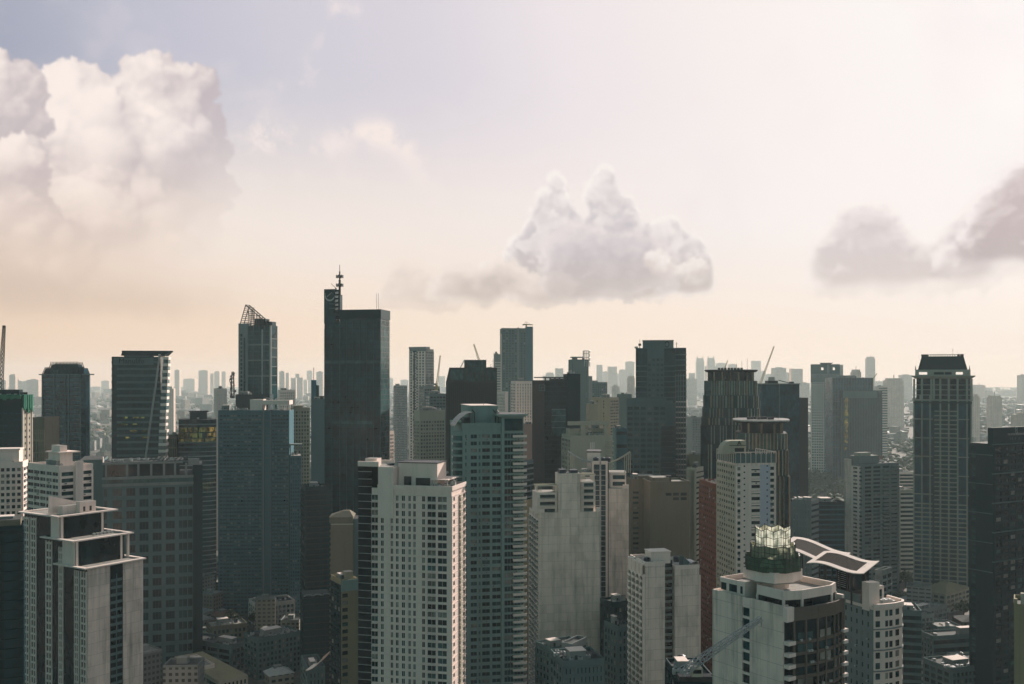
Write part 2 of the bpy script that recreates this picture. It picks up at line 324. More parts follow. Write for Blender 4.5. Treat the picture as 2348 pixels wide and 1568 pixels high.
G_MID = glass('grey_green_glass', (0.03, 0.075, 0.075), rough=0.2)
G_CURT = glass('curtained_glass', (0.17, 0.165, 0.145), rough=0.35)
G_GLINT = glass('gold_glint_glass', (0.55, 0.38, 0.10), rough=0.25, metal=0.85, wob=0.9)  # gold tint stands in for warm sun reflected in ordinary panes
METAL = plain('dark_steel', (0.05, 0.055, 0.055), 0.5, 0.6)
STEEL = plain('pale_steel', (0.42, 0.43, 0.42), 0.45, 0.5)
YELLOW = plain('crane_yellow', (0.45, 0.36, 0.16), 0.6)
UNIT = plain('ac_casing', (0.42, 0.43, 0.42), 0.6)
GREEN = plain('green_netting', (0.02, 0.20, 0.12), 0.9)
BLACKT = plain('black_water_tank', (0.02, 0.03, 0.05), 0.4)
PANES = [G_DARK, G_DARK, G_DARK, G_BLK, G_BLK, G_MID, G_CURT]

# ---------------------------------------------------------------- mesh helpers
AIRCON = (WHITE, CREAM, BEIGE, GREYW, TEALW, BRICK)
class MB:
    def __init__(s): s.v = []; s.f = []; s.m = []; s.mats = []
    def mi(s, mat):
        if mat not in s.mats: s.mats.append(mat)
        return s.mats.index(mat)
    def face(s, pts, mat):
        i = len(s.v); s.v += [tuple(p) for p in pts]; s.f.append(tuple(range(i, i+len(pts)))); s.m.append(s.mi(mat))
    def prism(s, ring, z0, z1, mat, ring1=None, top=None):
        """ring: xy points counter-clockwise; ring1: the ring at the top when it differs"""
        i = len(s.v); n = len(ring); r1 = ring1 or ring
        s.v += [(x, y, z0) for x, y in ring]+[(x, y, z1) for x, y in r1]; k = s.mi(mat)
        for a in range(n):
            b = (a+1) % n; s.f.append((i+a, i+b, i+n+b, i+n+a)); s.m.append(k)
        s.f.append(tuple(i+n+a for a in range(n))); s.m.append(s.mi(top) if top else k)
        s.f.append(tuple(i+a for a in reversed(range(n)))); s.m.append(k)
    def box(s, x0, x1, y0, y1, z0, z1, mat, top=None):
        if x1 < x0: x0, x1 = x1, x0
        if y1 < y0: y0, y1 = y1, y0
        s.prism([(x0, y0), (x1, y0), (x1, y1), (x0, y1)], z0, z1, mat, top=top)
    def cyl(s, x, y, r, z0, z1, mat, n=12, r1=None):
        c = [(math.cos(2*math.pi*a/n), math.sin(2*math.pi*a/n)) for a in range(n)]
        s.prism([(x+r*a, y+r*b) for a, b in c], z0, z1, mat, [(x+(r1 if r1 is not None else r)*a, y+(r1 if r1 is not None else r)*b) for a, b in c])
    def bar(s, p, q, r, mat, n=4):
        p, q = Vector(p), Vector(q); d = (q-p); 
        if d.length < 1e-6: return
        d.normalize(); u = d.orthogonal().normalized(); vv = d.cross(u); i = len(s.v); k = s.mi(mat)
        for c in (p, q):
            for a in range(n):
                an = 2*math.pi*(a+.5)/n; s.v.append(tuple(c+u*math.cos(an)*r+vv*math.sin(an)*r))
        for a in range(n):
            b = (a+1) % n; s.f.append((i+a, i+b, i+n+b, i+n+a)); s.m.append(k)
        s.f.append(tuple(i+a for a in reversed(range(n)))); s.m.append(k); s.f.append(tuple(i+n+a for a in range(n))); s.m.append(k)
    def mesh(s, name, smooth=False):
        me = bpy.data.meshes.new(name); me.from_pydata(s.v, [], s.f)
        for mt in s.mats: me.materials.append(mt)
        me.polygons.foreach_set('material_index', s.m)
        if smooth: me.polygons.foreach_set('use_smooth', [True]*len(s.f))
        me.update(); return me
    def build(s, name, parent=None, loc=(0, 0, 0), smooth=False):
        if not s.f: return None
        return link(name, s.mesh(name, smooth), parent, loc)
def link(name, me, parent=None, loc=(0, 0, 0), rz=0.0):
    o = bpy.data.objects.new(name, me); COL.objects.link(o); o.parent = parent; o.location = loc
    if rz: o.rotation_euler = (0, 0, rz)
    return o
def tag(o, label, cat, group=None):
    o['label'] = label; o['category'] = cat
    if group: o['group'] = group
    return o
def struct(o, k='structure'): o['kind'] = k; return o
def W3(px, d): return (px-CXP)/FPX*d                 # world x of a column of the photograph at distance d
def ZT(py, d): return CAMZ-(py-HZ)/FPX*d             # world z of a row of the photograph at distance d
FOOT = []
class Bld:
    """a building: near corner C, one wall running off to the right (face A, y = 0), one to the left (face B, x = 0)"""
    def __init__(s, name, label, d, xC, phi, xR=None, xL=None, W=None, D=None, top=None, H=None, cat='building', group=None):
        s.d = d; s.cx = W3(xC, d); s.cy = d; tC = (xC-CXP)/FPX; tR = (xR-CXP)/FPX if xR is not None else tC; tL = (xL-CXP)/FPX if xL is not None else tC
        ph = R(phi); fW = lambda a: (tR*d-s.cx)/(math.cos(a)-tR*math.sin(a)); fD = lambda a: (s.cx-tL*d)/(math.sin(a)+tL*math.cos(a))
        if D is not None and xL is None:                 # the side walls turn out of sight
            if tC > 0: ph = min(ph, -math.atan(tC)-.004)
            else: ph = max(ph, -math.atan(tR)+.004)
        elif D is None:
            D = fD(ph)
            if not 11 < D < 80:                          # turn the block until a wall of fair depth ends at xL
                D = 18.0; lo_, hi_ = R(-70), R(60)
                for _ in range(50):
                    md = (lo_+hi_)/2
                    if (s.cx-D*math.sin(md))/(d+D*math.cos(md)) > tL: lo_ = md
                    else: hi_ = md
                ph = lo_
        if W is None:
            W = fW(ph)
            if W < 8:
                W = 14.0; lo_, hi_ = ph, R(125)
                for _ in range(50):
                    md = (lo_+hi_)/2
                    if (s.cx+W*math.cos(md))/(d+W*math.sin(md)) > tR: lo_ = md
                    else: hi_ = md
                ph = lo_; D = fD(ph) if xL is not None else D
        s.phi = ph; c, n = math.cos(ph), math.sin(ph)
        s.W, s.D = W, D; s.H = H if H is not None else ZT(top, d)
        s.root = bpy.data.objects.new(name, None); COL.objects.link(s.root); s.root.location = (s.cx, s.cy, 0); s.root.rotation_euler = (0, 0, s.phi)
        FOOT.append((s.cx, s.cy, c, n, s.W, s.D, s.H, d)); tag(s.root, label, cat, group); s.rng = random.Random(int(abs(xC*7)+d))
    def sA(s, px):                                    # distance along face A that meets column px
        t_ = (px-CXP)/FPX; return (t_*s.cy-s.cx)/(math.cos(s.phi)-t_*math.sin(s.phi))
    def sB(s, px): t_ = (px-CXP)/FPX; return (s.cx-t_*s.cy)/(math.sin(s.phi)+t_*math.cos(s.phi))
    def dist(s, u, v): return s.cy+u*math.sin(s.phi)+v*math.cos(s.phi)
    def z(s, py, u=0, v=0): return ZT(py, s.dist(u, v))
    def part(s, name, mb, smooth=False, parent=None): return mb.build(name, parent or s.root, smooth=smooth)
    def body(s, mat, z1=None, name='wall', x0=0, x1=None, y0=0, y1=None, z0=0, top=None):
        m = MB(); X1, Y1, Z1 = s.W if x1 is None else x1, s.D if y1 is None else y1, s.H if z1 is None else z1; m.box(x0, X1, y0, Y1, z0, Z1, mat); wl = m.build(name, s.root)
        m = MB(); m.box(x0+.02, X1-.02, y0+.02, Y1-.02, Z1+.002, Z1+.05, top or ROOFM); s.roof = m.build('roof', s.root); return wl
    def parapet(s, mat, h=1.3, z=None, x0=0, x1=None, y0=0, y1=None, tk=0.35, over=0.06):
        z = s.H if z is None else z; x1 = s.W if x1 is None else x1; y1 = s.D if y1 is None else y1; m = MB(); x0 -= over; y0 -= over; x1 += over; y1 += over
        m.box(x0, x1, y0, y0+tk, z-0.4, z+h, mat); m.box(x0, x1, y1-tk, y1, z-0.4, z+h, mat); m.box(x0, x0+tk, y0+tk, y1-tk, z-0.4, z+h, mat); m.box(x1-tk, x1, y0+tk, y1-tk, z-0.4, z+h, mat)
        return m.build('parapet', s.__dict__.get('roof') or s.root)
    def box(s, name, x0, x1, y0, y1, z0, z1, mat, top=None, parent=None):
        m = MB(); m.box(x0, x1, y0, y1, z0, z1, mat, top=top); return m.build(name, parent or s.root)
    def fb(s, m, face, s0, s1, z0, z1, o0, o1, mat, ox=0.0, oy=0.0):
        """box on a face: s along the wall, o outwards"""
        if face == 'A': m.box(ox+s0, ox+s1, oy-o1, oy-o0, z0, z1, mat)
        elif face == 'B': m.box(ox-o1, ox-o0, oy+s0, oy+s1, z0, z1, mat)
        elif face == 'C': m.box(ox+s.W+o0, ox+s.W+o1, oy+s0, oy+s1, z0, z1, mat)
        else: m.box(ox+s0, ox+s1, oy+s.D+o0, oy+s.D+o1, z0, z1, mat)
    def scatter(s, items, kind, make, limit=100, field=None):
        """items: (key, x, y, z); make(key) -> mesh in local coordinates about the point. The first LIMIT become parts, the rest one part of kind stuff"""
        cache = {}
        for (key, x, y, z) in items[:limit]:
            if key not in cache: mb = make(key); cache[key] = mb.mesh(kind)
            link(kind, cache[key], s.root, (x, y, z))
        rest = items[limit:]
        if rest:
            big = MB(); mbs = {}
            for (key, x, y, z) in rest:
                if key not in mbs: mbs[key] = make(key)
                q = mbs[key]; i = len(big.v); big.v += [(a+x, b+y, c+z) for a, b, c in q.v]; big.f += [tuple(k+i for k in f) for f in q.f]; big.m += [big.mi(q.mats[k]) for k in q.m]
            o = big.build(field or kind+'_field', s.root); o['kind'] = 'stuff'
    def windows(s, face, cols, z0, z1, fh, sill=0.9, head=0.5, depth=0.35, frame=None, mull=0, ox=0.0, oy=0.0, L=None, panes=None, limit=None, span=True, mullmat=None, wname='window', sdep=None, jitter=True):
        """a wall of piers and spandrels standing DEPTH proud of the body, one pane in every opening; cols: (s0, s1) of the openings along the wall"""
        L = L if L is not None else (s.W if face in 'AD' else s.D); n = max(1, int(round((z1-z0)/fh))); fh = (z1-z0)/n; panes = panes or PANES; m = MB(); mm = mullmat or frame
        e = 0.0
        for (a, b) in cols:
            if a-e > 0.02: s.fb(m, face, e, a, z0, z1, 0.0, depth+0.004, frame, ox, oy)
            e = b
        if L-e > 0.02: s.fb(m, face, e, L, z0, z1, 0.0, depth+0.004, frame, ox, oy)
        for k in range(n+1):
            za = z0+k*fh-head if k else z0; zb = z0+k*fh+sill if k < n else z1
            if span: s.fb(m, face, 0.01, L-0.01, za, zb, 0.0, depth if sdep is None else sdep, frame, ox, oy)
        m.build('facade_frame', s.root)
        items = []; hh = fh-sill-head
        for k in reversed(range(n)):
            for (a, b) in cols:
                ma = s.rng.randrange(len(panes)) if jitter else 0
                x, y, = (ox+(a+b)/2, oy) if face == 'A' else (ox, oy+(a+b)/2) if face == 'B' else (ox+s.W, oy+(a+b)/2) if face == 'C' else (ox+(a+b)/2, oy+s.D)
                items.append(((face, round(b-a, 3), ma), x, y, z0+k*fh+sill))
        def make(key):
            f_, wd, ma = key; q = MB(); hw = wd/2
            def bx(s0, s1, a0, a1, o1, mt):
                if f_ == 'A': q.box(s0, s1, -o1, 0.01, a0, a1, mt)
                elif f_ == 'B': q.box(-o1, 0.01, s0, s1, a0, a1, mt)
                elif f_ == 'C': q.box(-0.01, o1, s0, s1, a0, a1, mt)
                else: q.box(s0, s1, -0.01, o1, a0, a1, mt)
            bx(-hw, hw, 0, hh, 0.06, panes[ma])
            for j in range(mull):
                c_ = -hw+wd*(j+1)/(mull+1); bx(c_-0.05, c_+0.05, 0, hh, 0.12, mm)
            return q
        if wname == 'window' and frame in AIRCON and face in 'AB':
            if 'acm' not in MATS: q = MB(); q.box(-.45, .45, -.3, .3, 0, .6, UNIT); q.box(-.3, .3, -.32, .32, .1, .5, METAL); MATS['acm'] = q.mesh('air_unit')
            for (key, x, y, z) in s.rng.sample(items, min(len(items), 34)):
                dx = s.rng.uniform(-.4, .4)*key[1]; o = depth+.3; link('air_unit', MATS['acm'], s.root, (x+(dx if face == 'A' else -o), y+(dx if face == 'B' else -o), z-.75))
        s.scatter(items, wname, make, limit if limit is not None else max(0, 100-s.__dict__.setdefault('nw', 0)))
        s.nw = s.__dict__.setdefault('nw', 0)+len(items)
        return n
    def grid(s, face, n, z0, z1, fh, pier=0.8, **k):
        L = k.get('L') or (s.W if face in 'AD' else s.D); e = k.pop('end', pier); p = (L-2*e+pier)/n; cols = [(e+i*p, e+i*p+p-pier) for i in range(n)]
        return s.windows(face, cols, z0, z1, fh, **k)
    def ribbons(s, face, z0, z1, fh, band=1.3, depth=0.3, mat=None, gl=None, L=None, ox=0, oy=0, s0=0.0, posts=0, pm=None):
        """floor by floor: a solid band, and above it one long window"""
        L = L if L is not None else (s.W if face in 'AD' else s.D); n = max(1, int(round((z1-z0)/fh))); fh = (z1-z0)/n; m = MB()
        for k in range(n): s.fb(m, face, s0, L, z0+k*fh, z0+k*fh+band, 0, depth, mat, ox, oy)
        s.fb(m, face, s0, L, z1-0.3, z1+0.01, 0, depth-0.01, mat, ox, oy)
        for j in range(posts): c_ = s0+(L-s0)*(j+1)/(posts+1); s.fb(m, face, c_-0.18, c_+0.18, z0, z1, 0, depth-0.08, pm or mat, ox, oy)
        m.build('facade_frame', s.root)
        q = MB(); s.fb(q, face, s0+.02, L-.02, 0, fh-band-0.02, 0.0, 0.08, gl or G_DARK, ox, oy); me = q.mesh('window')
        for k in range(min(n, 100)): link('window', me, s.root, (0, 0, z0+k*fh+band+0.01))
    def mullions(s, face, z0, z1, step, w_=0.18, depth=0.25, mat=None, name='mullion', L=None, ox=0, oy=0, ends=True):
        L = L if L is not None else (s.W if face in 'AD' else s.D); n = max(1, int(round(L/step))); m = MB()
        for k in range(0 if ends else 1, n+1 if ends else n):
            c_ = min(max(L*k/n, w_/2), L-w_/2); s.fb(m, face, c_-w_/2, c_+w_/2, z0, z1, 0, depth, mat or METAL, ox, oy)
        return m.build(name, s.root)
    def lines(s, face, z0, z1, step, h=0.25, depth=0.12, mat=None, L=None, ox=0, oy=0, name='trim'):
        L = L if L is not None else (s.W if face in 'AD' else s.D); n = max(1, int(round((z1-z0)/step))); m = MB()
        for k in range(n+1): s.fb(m, face, 0.005, L-0.005, z0+(z1-z0)*k/n-h/2, z0+(z1-z0)*k/n+h/2, 0, depth, mat or METAL, ox, oy)
        return m.build(name, s.root)
    def balconies(s, face, cols, z0, z1, fh, out=1.3, mat=None, rail=None, rh=1.05, ox=0, oy=0, limit=None, solid=True):
        n = max(1, int(round((z1-z0)/fh))); fh = (z1-z0)/n; items = []
        for k in reversed(range(n)):
            for (a, b) in cols:
                x, y = (ox+(a+b)/2, oy) if face == 'A' else (ox, oy+(a+b)/2); items.append(((face, round(b-a, 3)), x, y, z0+k*fh))
        def make(key):
            f_, wd = key; q = MB(); hw = wd/2
            def bx(s0, s1, o0, o1, a0, a1, mt):
                if f_ == 'A': q.box(s0, s1, -o1, -o0, a0, a1, mt)
                else: q.box(-o1, -o0, s0, s1, a0, a1, mt)
            bx(-hw, hw, 0, out, -0.12, 0.10, mat or WHITE)
            if solid:
                bx(-hw, hw, out-0.12, out+0.003, 0.10, rh, rail or mat or WHITE); bx(-hw, -hw+0.1, 0.02, out-0.12, 0.1, rh, rail or mat or WHITE); bx(hw-0.1, hw, 0.02, out-0.12, 0.1, rh, rail or mat or WHITE)
            else:
                bx(-hw, hw, out-0.08, out+0.003, rh-0.08, rh, rail or METAL)
                j = -hw
                while j < hw: bx(j, j+0.06, out-0.07, out-0.02, 0.1, rh-0.08, rail or METAL); j += 0.45
            return q
        s.scatter(items, 'balcony', make, limit if limit is not None else max(0, 100-s.__dict__.setdefault('nb', 0))); s.nb = s.__dict__.setdefault('nb', 0)+len(items)
    def clutter(s, z, x0=1, x1=None, y0=1, y1=None, n=7, house=True, mat=None, tank=1, mast=0):
        """what stands on a roof: stair house, air handling units, tanks, pipes, aerials"""
        g = s.rng; x1 = (s.W if x1 is None else x1)-1; y1 = (s.D if y1 is None else y1)-1
        if x1-x0 < 3 or y1-y0 < 3: return
        if house:
            a, b = g.uniform(x0, x0+(x1-x0)*.4), g.uniform(y0, y0+(y1-y0)*.4); w_, l_ = (x1-x0)*g.uniform(.25, .45), (y1-y0)*g.uniform(.25, .45); h_ = g.uniform(2.6, 4.5)
            sh = s.box('stair_house', a, a+w_, b, b+l_, z, z+h_, mat or GREYW, ROOFM); s.box('coping', a-.15, a+w_+.15, b-.15, b+l_+.15, z+h_, z+h_+0.25, mat or WHITE, parent=sh); s.box('door', a+w_*.3, a+w_*.3+1.1, b-.06, b, z+.05, z+2.2, METAL, parent=sh)
        me = None
        for k in range(max(1, n//3)):
            q = MB(); a = (g.uniform(x0, x1), g.uniform(y0, y1), z+.5); c_ = (g.uniform(x0, x1), a[1], z+.5) if g.random() < .5 else (a[0], g.uniform(y0, y1), z+.5); q.bar(a, c_, g.uniform(.15, .4), STEEL if k % 2 else METAL, 4); q.build('duct', s.root)
        for k in range(int(n*1.6)):
            if k % 4 == 0:
                q = MB(); ux, uy, uz = g.uniform(1.0, 2.4), g.uniform(1.0, 2.4), g.uniform(0.9, 1.9); q.box(0, ux, 0, uy, 0.2, uz, UNIT); q.box(0.1, ux-0.1, 0.1, uy-0.1, 0, 0.2, METAL); q.cyl(ux/2, uy/2, min(ux, uy)*.34, uz, uz+0.15, METAL, 10); me = q.mesh('air_unit')
            link('air_unit', me, s.root, (g.uniform(x0, max(x0, x1-2.5)), g.uniform(y0, max(y0, y1-2.5)), z), g.choice((0, 0, 1.57)))
        for k in range(tank): 
            q = MB(); rr = g.uniform(0.9, 1.5); q.cyl(0, 0, rr, 0.4, 2.8, g.choice((BLACKT, STEEL)), 14); q.cyl(0, 0, rr, 2.8, 3.2, METAL, 14, r1=rr*.4); q.box(-rr*.7, rr*.7, -rr*.7, rr*.7, 0, 0.4, GREYW); q.build('water_tank', s.root, (g.uniform(x0+1.5, x1-1), g.uniform(y0+1.5, y1-1), z))
        for k in range(mast):
            q = MB(); hh = g.uniform(4, 9); q.cyl(0, 0, 0.12, 0, hh, METAL, 6); q.bar((-0.8, 0, hh*.8), (0.8, 0, hh*.8), 0.05, METAL); q.build('antenna', s.root, (g.uniform(x0, x1), g.uniform(y0, y1), z))
    def far_sides(s, mat_frame, z0, z1, fh, n=8):
        """plain piers and bands on the two walls turned away"""
        m = MB()
        for face, L in (('C', s.D), ('D', s.W)):
            k = max(2, int(L/4.5))
            for i in range(k+1): c_ = min(max(L*i/k, 0.4), L-0.4); s.fb(m, face, c_-0.4, c_+0.4, z0, z1, 0, 0.26, mat_frame)
        m.build('rear_piers', s.root)
# ================================================================ buildings nearest the viewpoint
def L1x(x): return x*.35076
def L2x(x): return x*.35076+427.9
def L3x(x): return x*.35076+794.6
def L4x(x): return x*.35076+1161.3
def L5x(x): return x*.31184+1528
def L6x(x): return x*.31193+1894.8
def C1x(x): return x*.2729
def C2x(x): return x*.2729+550.1
def C3x(x): return x*.2729+1039.1
def C4x(x): return x*.21436+1528
def C5x(x): return x*.21436+1894.8
def colsB(b, pairs, fx=lambda v: v): return sorted([tuple(sorted((b.sB(fx(p)), b.sB(fx(q))))) for p, q in pairs])
def colsA(b, pairs, fx=lambda v: v): return sorted([tuple(sorted((b.sA(fx(p)), b.sA(fx(q))))) for p, q in pairs])

# ---- three-tier white tower with open roof frames
def tiered_tower():
    b = Bld('residential_tower', 'white tower stepping down in three tiers, each ringed by a flat open roof frame', 400, 200, 57, xR=325, xL=54, H=113.2)
    W, D = b.W, b.D; y1, y2 = 8.3, 18.8; z1, z2, z3 = 113.2, 123.4, 132.6
    m = MB(); m.box(0, W, 0, y1, 0, z1, G_BLK, top=ROOFL); m.box(0.3, W-2.5, y1+0.003, y2, 0, z2, G_BLK, top=ROOFL); m.box(0.3, W-5, y2+.003, D, 0, z3, G_BLK, top=ROOFL); m.build('glass_core', b.root)
    sa, sb_ = b.sA(251), b.sA(281)
    b.box('wall', 0, sa, -0.4, -0.002, 0, z1-0.3, WHITEJ); b.box('wall', sb_, W, -0.4, -0.002, 0, z1-0.3, WHITEJ)
    b.box('wall', W+0.002, W+0.35, -0.4, y1, 0, z1-.3, WHITE)
    # recess between the slabs
    b.balconies('A', [(sa+0.3, sa+(sb_-sa)*.45), (sa+(sb_-sa)*.55, sb_-0.3)], 0, z1-4, 3.0, out=0.35, mat=GREYM, rail=GREYM, limit=60)
    b.box('pier', sa+(sb_-sa)*.46, sa+(sb_-sa)*.54, -0.36, -0.002, 0, z1-4, GREYM)
    # ladders of white rungs
    def ladder(s0, s1, zt, x=0.0):
        m = MB(); wv = 0.55; mid = (s0+s1)/2
        for c_ in (s0, mid-0.25, s1-wv): m.box(x-0.5, x-0.001, c_, c_+wv*(0.8 if c_ == mid-0.25 else 1), 0, zt, WHITE)
        k = 0.0
        while k < zt-1: m.box(x-0.42, x-0.002, s0+wv, s1-wv, k, k+0.8, WHITE); k += 3.02
        m.build('rung_frame', b.root)
    ladder(0.0, 4.1, z1-1.2); ladder(4.9, 8.2, z1-1.2); b.box('glass_slot', -0.2, -.001, 4.1, 4.9, 0, z1-1.2, G_DARK)
    s1a, s1b, s2a, s2b = b.sB(145), b.sB(136), b.sB(119), b.sB(105)
    ladder(s1a, s1b+0.4, z2-3.0, 0.3); ladder(s2a, s2b, z2-1.2, 0.3)
    s3 = b.sB(83); ladder(s3, s3+4.0, z3-1.6, 0.3); ladder(D-4.3, D-0.1, z3-1.6, 0.3)
    # white upper panels of the tiers
    b.box('wall', -0.15, 0.29, y1+0.2, y2-2.2, z1+0.5, z2-0.5, WHITE); b.box('pier', 0.3, 1.2, y1-0.5, y1+.001, z1, z2, WHITE)
    b.box('wall', -0.15, 0.29, y2+0.3, y2+6, z2+0.5, z3-0.4, WHITE); b.box('pier', 0.3, 1.3, y2-0.6, y2+.001, z2, z3, WHITE)
    for x in (W-4.6, W-1.2): b.box('post', x, x+0.9, y1-0.4, y1+0.5, z1, z2, WHITE)
    for x in (W-6.4, ): b.box('post', x, x+0.9, y2-0.4, y2+0.5, z2, z3, WHITE)
    b.box('glass_screen', 2.2, W-5.2, y1-0.35, y1, z1+0.3, z2-0.8, G_BLK); b.box('glass_screen', 3.0, W-7.2, y2-0.35, y2, z2+.3, z3-1.0, G_BLK)
    # dish of air units and terrace kit on the two terraces
    for k in range(6): b.box('air_unit', W-12+k*1.7, W-11+k*1.7, y2-3.0, y2-2.0, z2+.02, z2+1.0, UNIT)
    def ring(x0, x1, ya, yb, z, wd=1.5, bars=6):
        m = MB(); t = 0.55
        m.box(x0, x1, ya, ya+wd, z, z+t, WHITE); m.box(x0, x1, yb-wd, yb, z, z+t, WHITE); m.box(x0, x0+wd, ya+wd, yb-wd, z+.003, z+t+.003, WHITE); m.box(x1-wd, x1, ya+wd, yb-wd, z+.003, z+t+.003, WHITE)
        m.box(x0+wd+1.2, x1-wd-1.2, ya+wd+0.7, ya+wd+1.0, z+.1, z+t-.1, WHITE); m.box(x0+wd+0.7, x0+wd+1.0, ya+wd+1.2, yb-wd-1.2, z+.1, z+t-.1, WHITE)
        for k in range(bars): c_ = x0+wd+(x1-x0-2*wd)*(k+.5)/bars; m.box(c_-.12, c_+.12, ya+wd, ya+wd+.7, z+.12, z+t-.12, WHITE)
        m.build('roof_frame', b.root)
    ring(-1.9, W+1.3, -1.3, 20.5, z1, bars=9); ring(-1.8, W+1.2, y1-1.4, 30, z2, bars=9); ring(-1.9, W+0.8, y2-1.6, D+1.2, z3, bars=9)
    # blade wall and plant rooms on the summit
    ub = b.D*0.62
    m = MB(); zt = ZT(1131, 425); za = ZT(1152, 425)
    xx = [(1.0, ub), (15.0, ub), (15.0, ub+0.7), (1.0, ub+0.7)]
    i = len(m.v); m.v += [(x, y, z3+.3) for x, y in xx]+[(1.0, ub, zt), (15.0, ub, za), (15.0, ub+.7, za), (1.0, ub+.7, zt)]
    for f in ((0, 1, 5, 4), (1, 2, 6, 5), (2, 3, 7, 6), (3, 0, 4, 7), (4, 5, 6, 7), (3, 2, 1, 0)): m.f.append(tuple(i+q for q in f)); m.m.append(m.mi(WHITE))
    m.build('blade_wall', b.root)
    b.box('plant_room', 4, 16, y2+4, ub-1, z3+.01, z3+3.6, WHITE, ROOFL); b.box('plant_room', 10, 17.5, y2+1.2, y2+4, z3+.01, z3+5.0, WHITE, ROOFL)
    b.box('door', 11.5, 12.5, y2+1.15, y2+1.21, z3+1, z3+3, METAL); b.box('door', 14.5, 15.5, y2+1.15, y2+1.21, z3+1, z3+3, METAL)
tiered_tower()

# ---- white residential tower in the centre
def white_centre():
    b = Bld('residential_tower', 'tall white apartment tower gridded with dark windows, its narrow end wall in pink sunlight', 393, 1035, 76, xR=1066, xL=852, top=1123)
    W, D, H = b.W, b.D, b.H; sL = b.sB(868)
    m = MB(); m.box(0, W, 0, D, 0, H, WARMW, top=ROOFL); m.build('wall', b.root)
    wc = colsB(b, [(225, 243), (290, 305), (323, 340), (362, 382), (405, 420), (437, 452), (495, 513), (530, 583)], L3x)
    tri = colsB(b, [(597, 655)], L3x); bal = [(b.sB(L3x(205)), b.sB(L3x(165)))]
    b.windows('B', sorted(wc+tri+bal), 0, H-2.6, 3.02, sill=0.75, head=0.22, depth=0.3, frame=WARMW, mull=1, limit=90, panes=[G_BLK, G_BLK, G_DARK, G_DARK, G_MID, G_CURT])
    bc = colsB(b, [(530, 583)], L3x)+bal
    b.balconies('B', bc, 0, H-2.6, 3.02, out=1.0, mat=WARMW, rail=STEEL, solid=False, limit=64)
    m = MB()
    for (p, q) in colsB(b, [(246, 286), (455, 495)], L3x):
        k = 0.0
        while k < H-5: m.box(-0.62, -0.31, p, q, k+0.5, k+3.0, WARMW); k += 3.02*(H-2.6)/3.02/round((H-2.6)/3.02)
    m.build('blank_panel_cladding', b.root)
    ac = colsA(b, [(693, 703), (757, 769)], L3x); b.windows('A', ac, 0, H-2.6, 3.02, sill=1.0, head=0.5, depth=0.25, frame=WARMW, limit=60)
    lou = colsA(b, [(731, 746)], L3x)[0]; m = MB()
    n = int(round((H-2.6)/3.02))
    for k in range(n): z = (H-2.6)*k/n; m.box(lou[0], lou[1], -1.0, -0.254, z+0.2, z+1.5, CREAM); m.box(lou[0], lou[1], -0.9, -.254, z+1.9, z+2.6, CREAM)
    m.build('service_grille', b.root)
    m = MB()
    for k in range(n+1): z = (H-2.6)*k/n; m.box(-0.45, W+0.1, -0.42, -0.25, z-0.1, z+0.12, WARMW)
    m.build('string_course_trim', b.root)
    b.parapet(WARMW, 1.4, x1=W, y1=sL, over=0.42)
    b.clutter(H, x0=1, x1=W-1, y0=1, y1=14, n=9, house=False, tank=1)
    # plant tower, flue and canopy
    p0, p1 = b.sB(995), b.sB(905); zp = ZT(1061, 402)
    b.box('plant_room', 4, W-3, p0, p1, H, zp, WARMW, ROOFM); b.box('coping', 3.8, W-2.8, p0-.2, p1+.2, zp, zp+.35, METAL)
    b.box('plant_louvre', 3.7, 4, p0+3, p0+9, H+.5, H+4, METAL); b.box('plant_louvre', 3.7, 4, p0+11, p0+14, H+.5, H+4.5, METAL)
    m = MB(); m.cyl(W-1.6, p0+1.2, .5, H, H+4.5, STEEL, 10); m.bar((W-1.6, p0+1.2, H+4.5), (W-.2, p0+.2, H+5.2), .5, STEEL, 8); m.build('flue', b.root)
    b.box('roof_canopy', 2.5, W-2, 2.2, 9.5, H+3.4, H+3.75, WARMW)
    for x, y in ((3, 2.6), (W-3, 2.6), (3, 9), (W-3, 9)): b.box('post', x, x+.3, y, y+.3, H, H+3.4, STEEL)
    # white stair head and dark glass wing
    zs = ZT(1069, 402); s0, s1, s2 = b.sB(903), b.sB(868), b.sB(820)
    b.box('stair_tower', -0.7, 7, s0, s1, H-12, zs, WARMW, ROOFL)
    m = MB(); m.box(0.5, W, D+.003, s2, 0, zs, G_BLK, top=ROOFL); m.box(1.2, W-1, s1+.003, D+.002, H+.02, zs-.02, G_BLK, top=ROOFL); m.build('glass_wing', b.root)
    m = MB(); z = 2.0
    while z < zs-1: m.box(0.1, 0.5, D+.1, s2-.1, z, z+0.22, STEEL); z += 3.0
    m.build('ledge_trim', b.root)
    b.box('parapet', -0.1, 1.4, s1+.01, s2, zs, zs+2.0, WARMW); b.box('parapet', W-1, W, s1+.01, s2, zs, zs+1.2, WARMW)
    b.box('stair_house', 3, 8, s2-7, s2-2, zs, zs+3, WARMW, ROOFL)
white_centre()

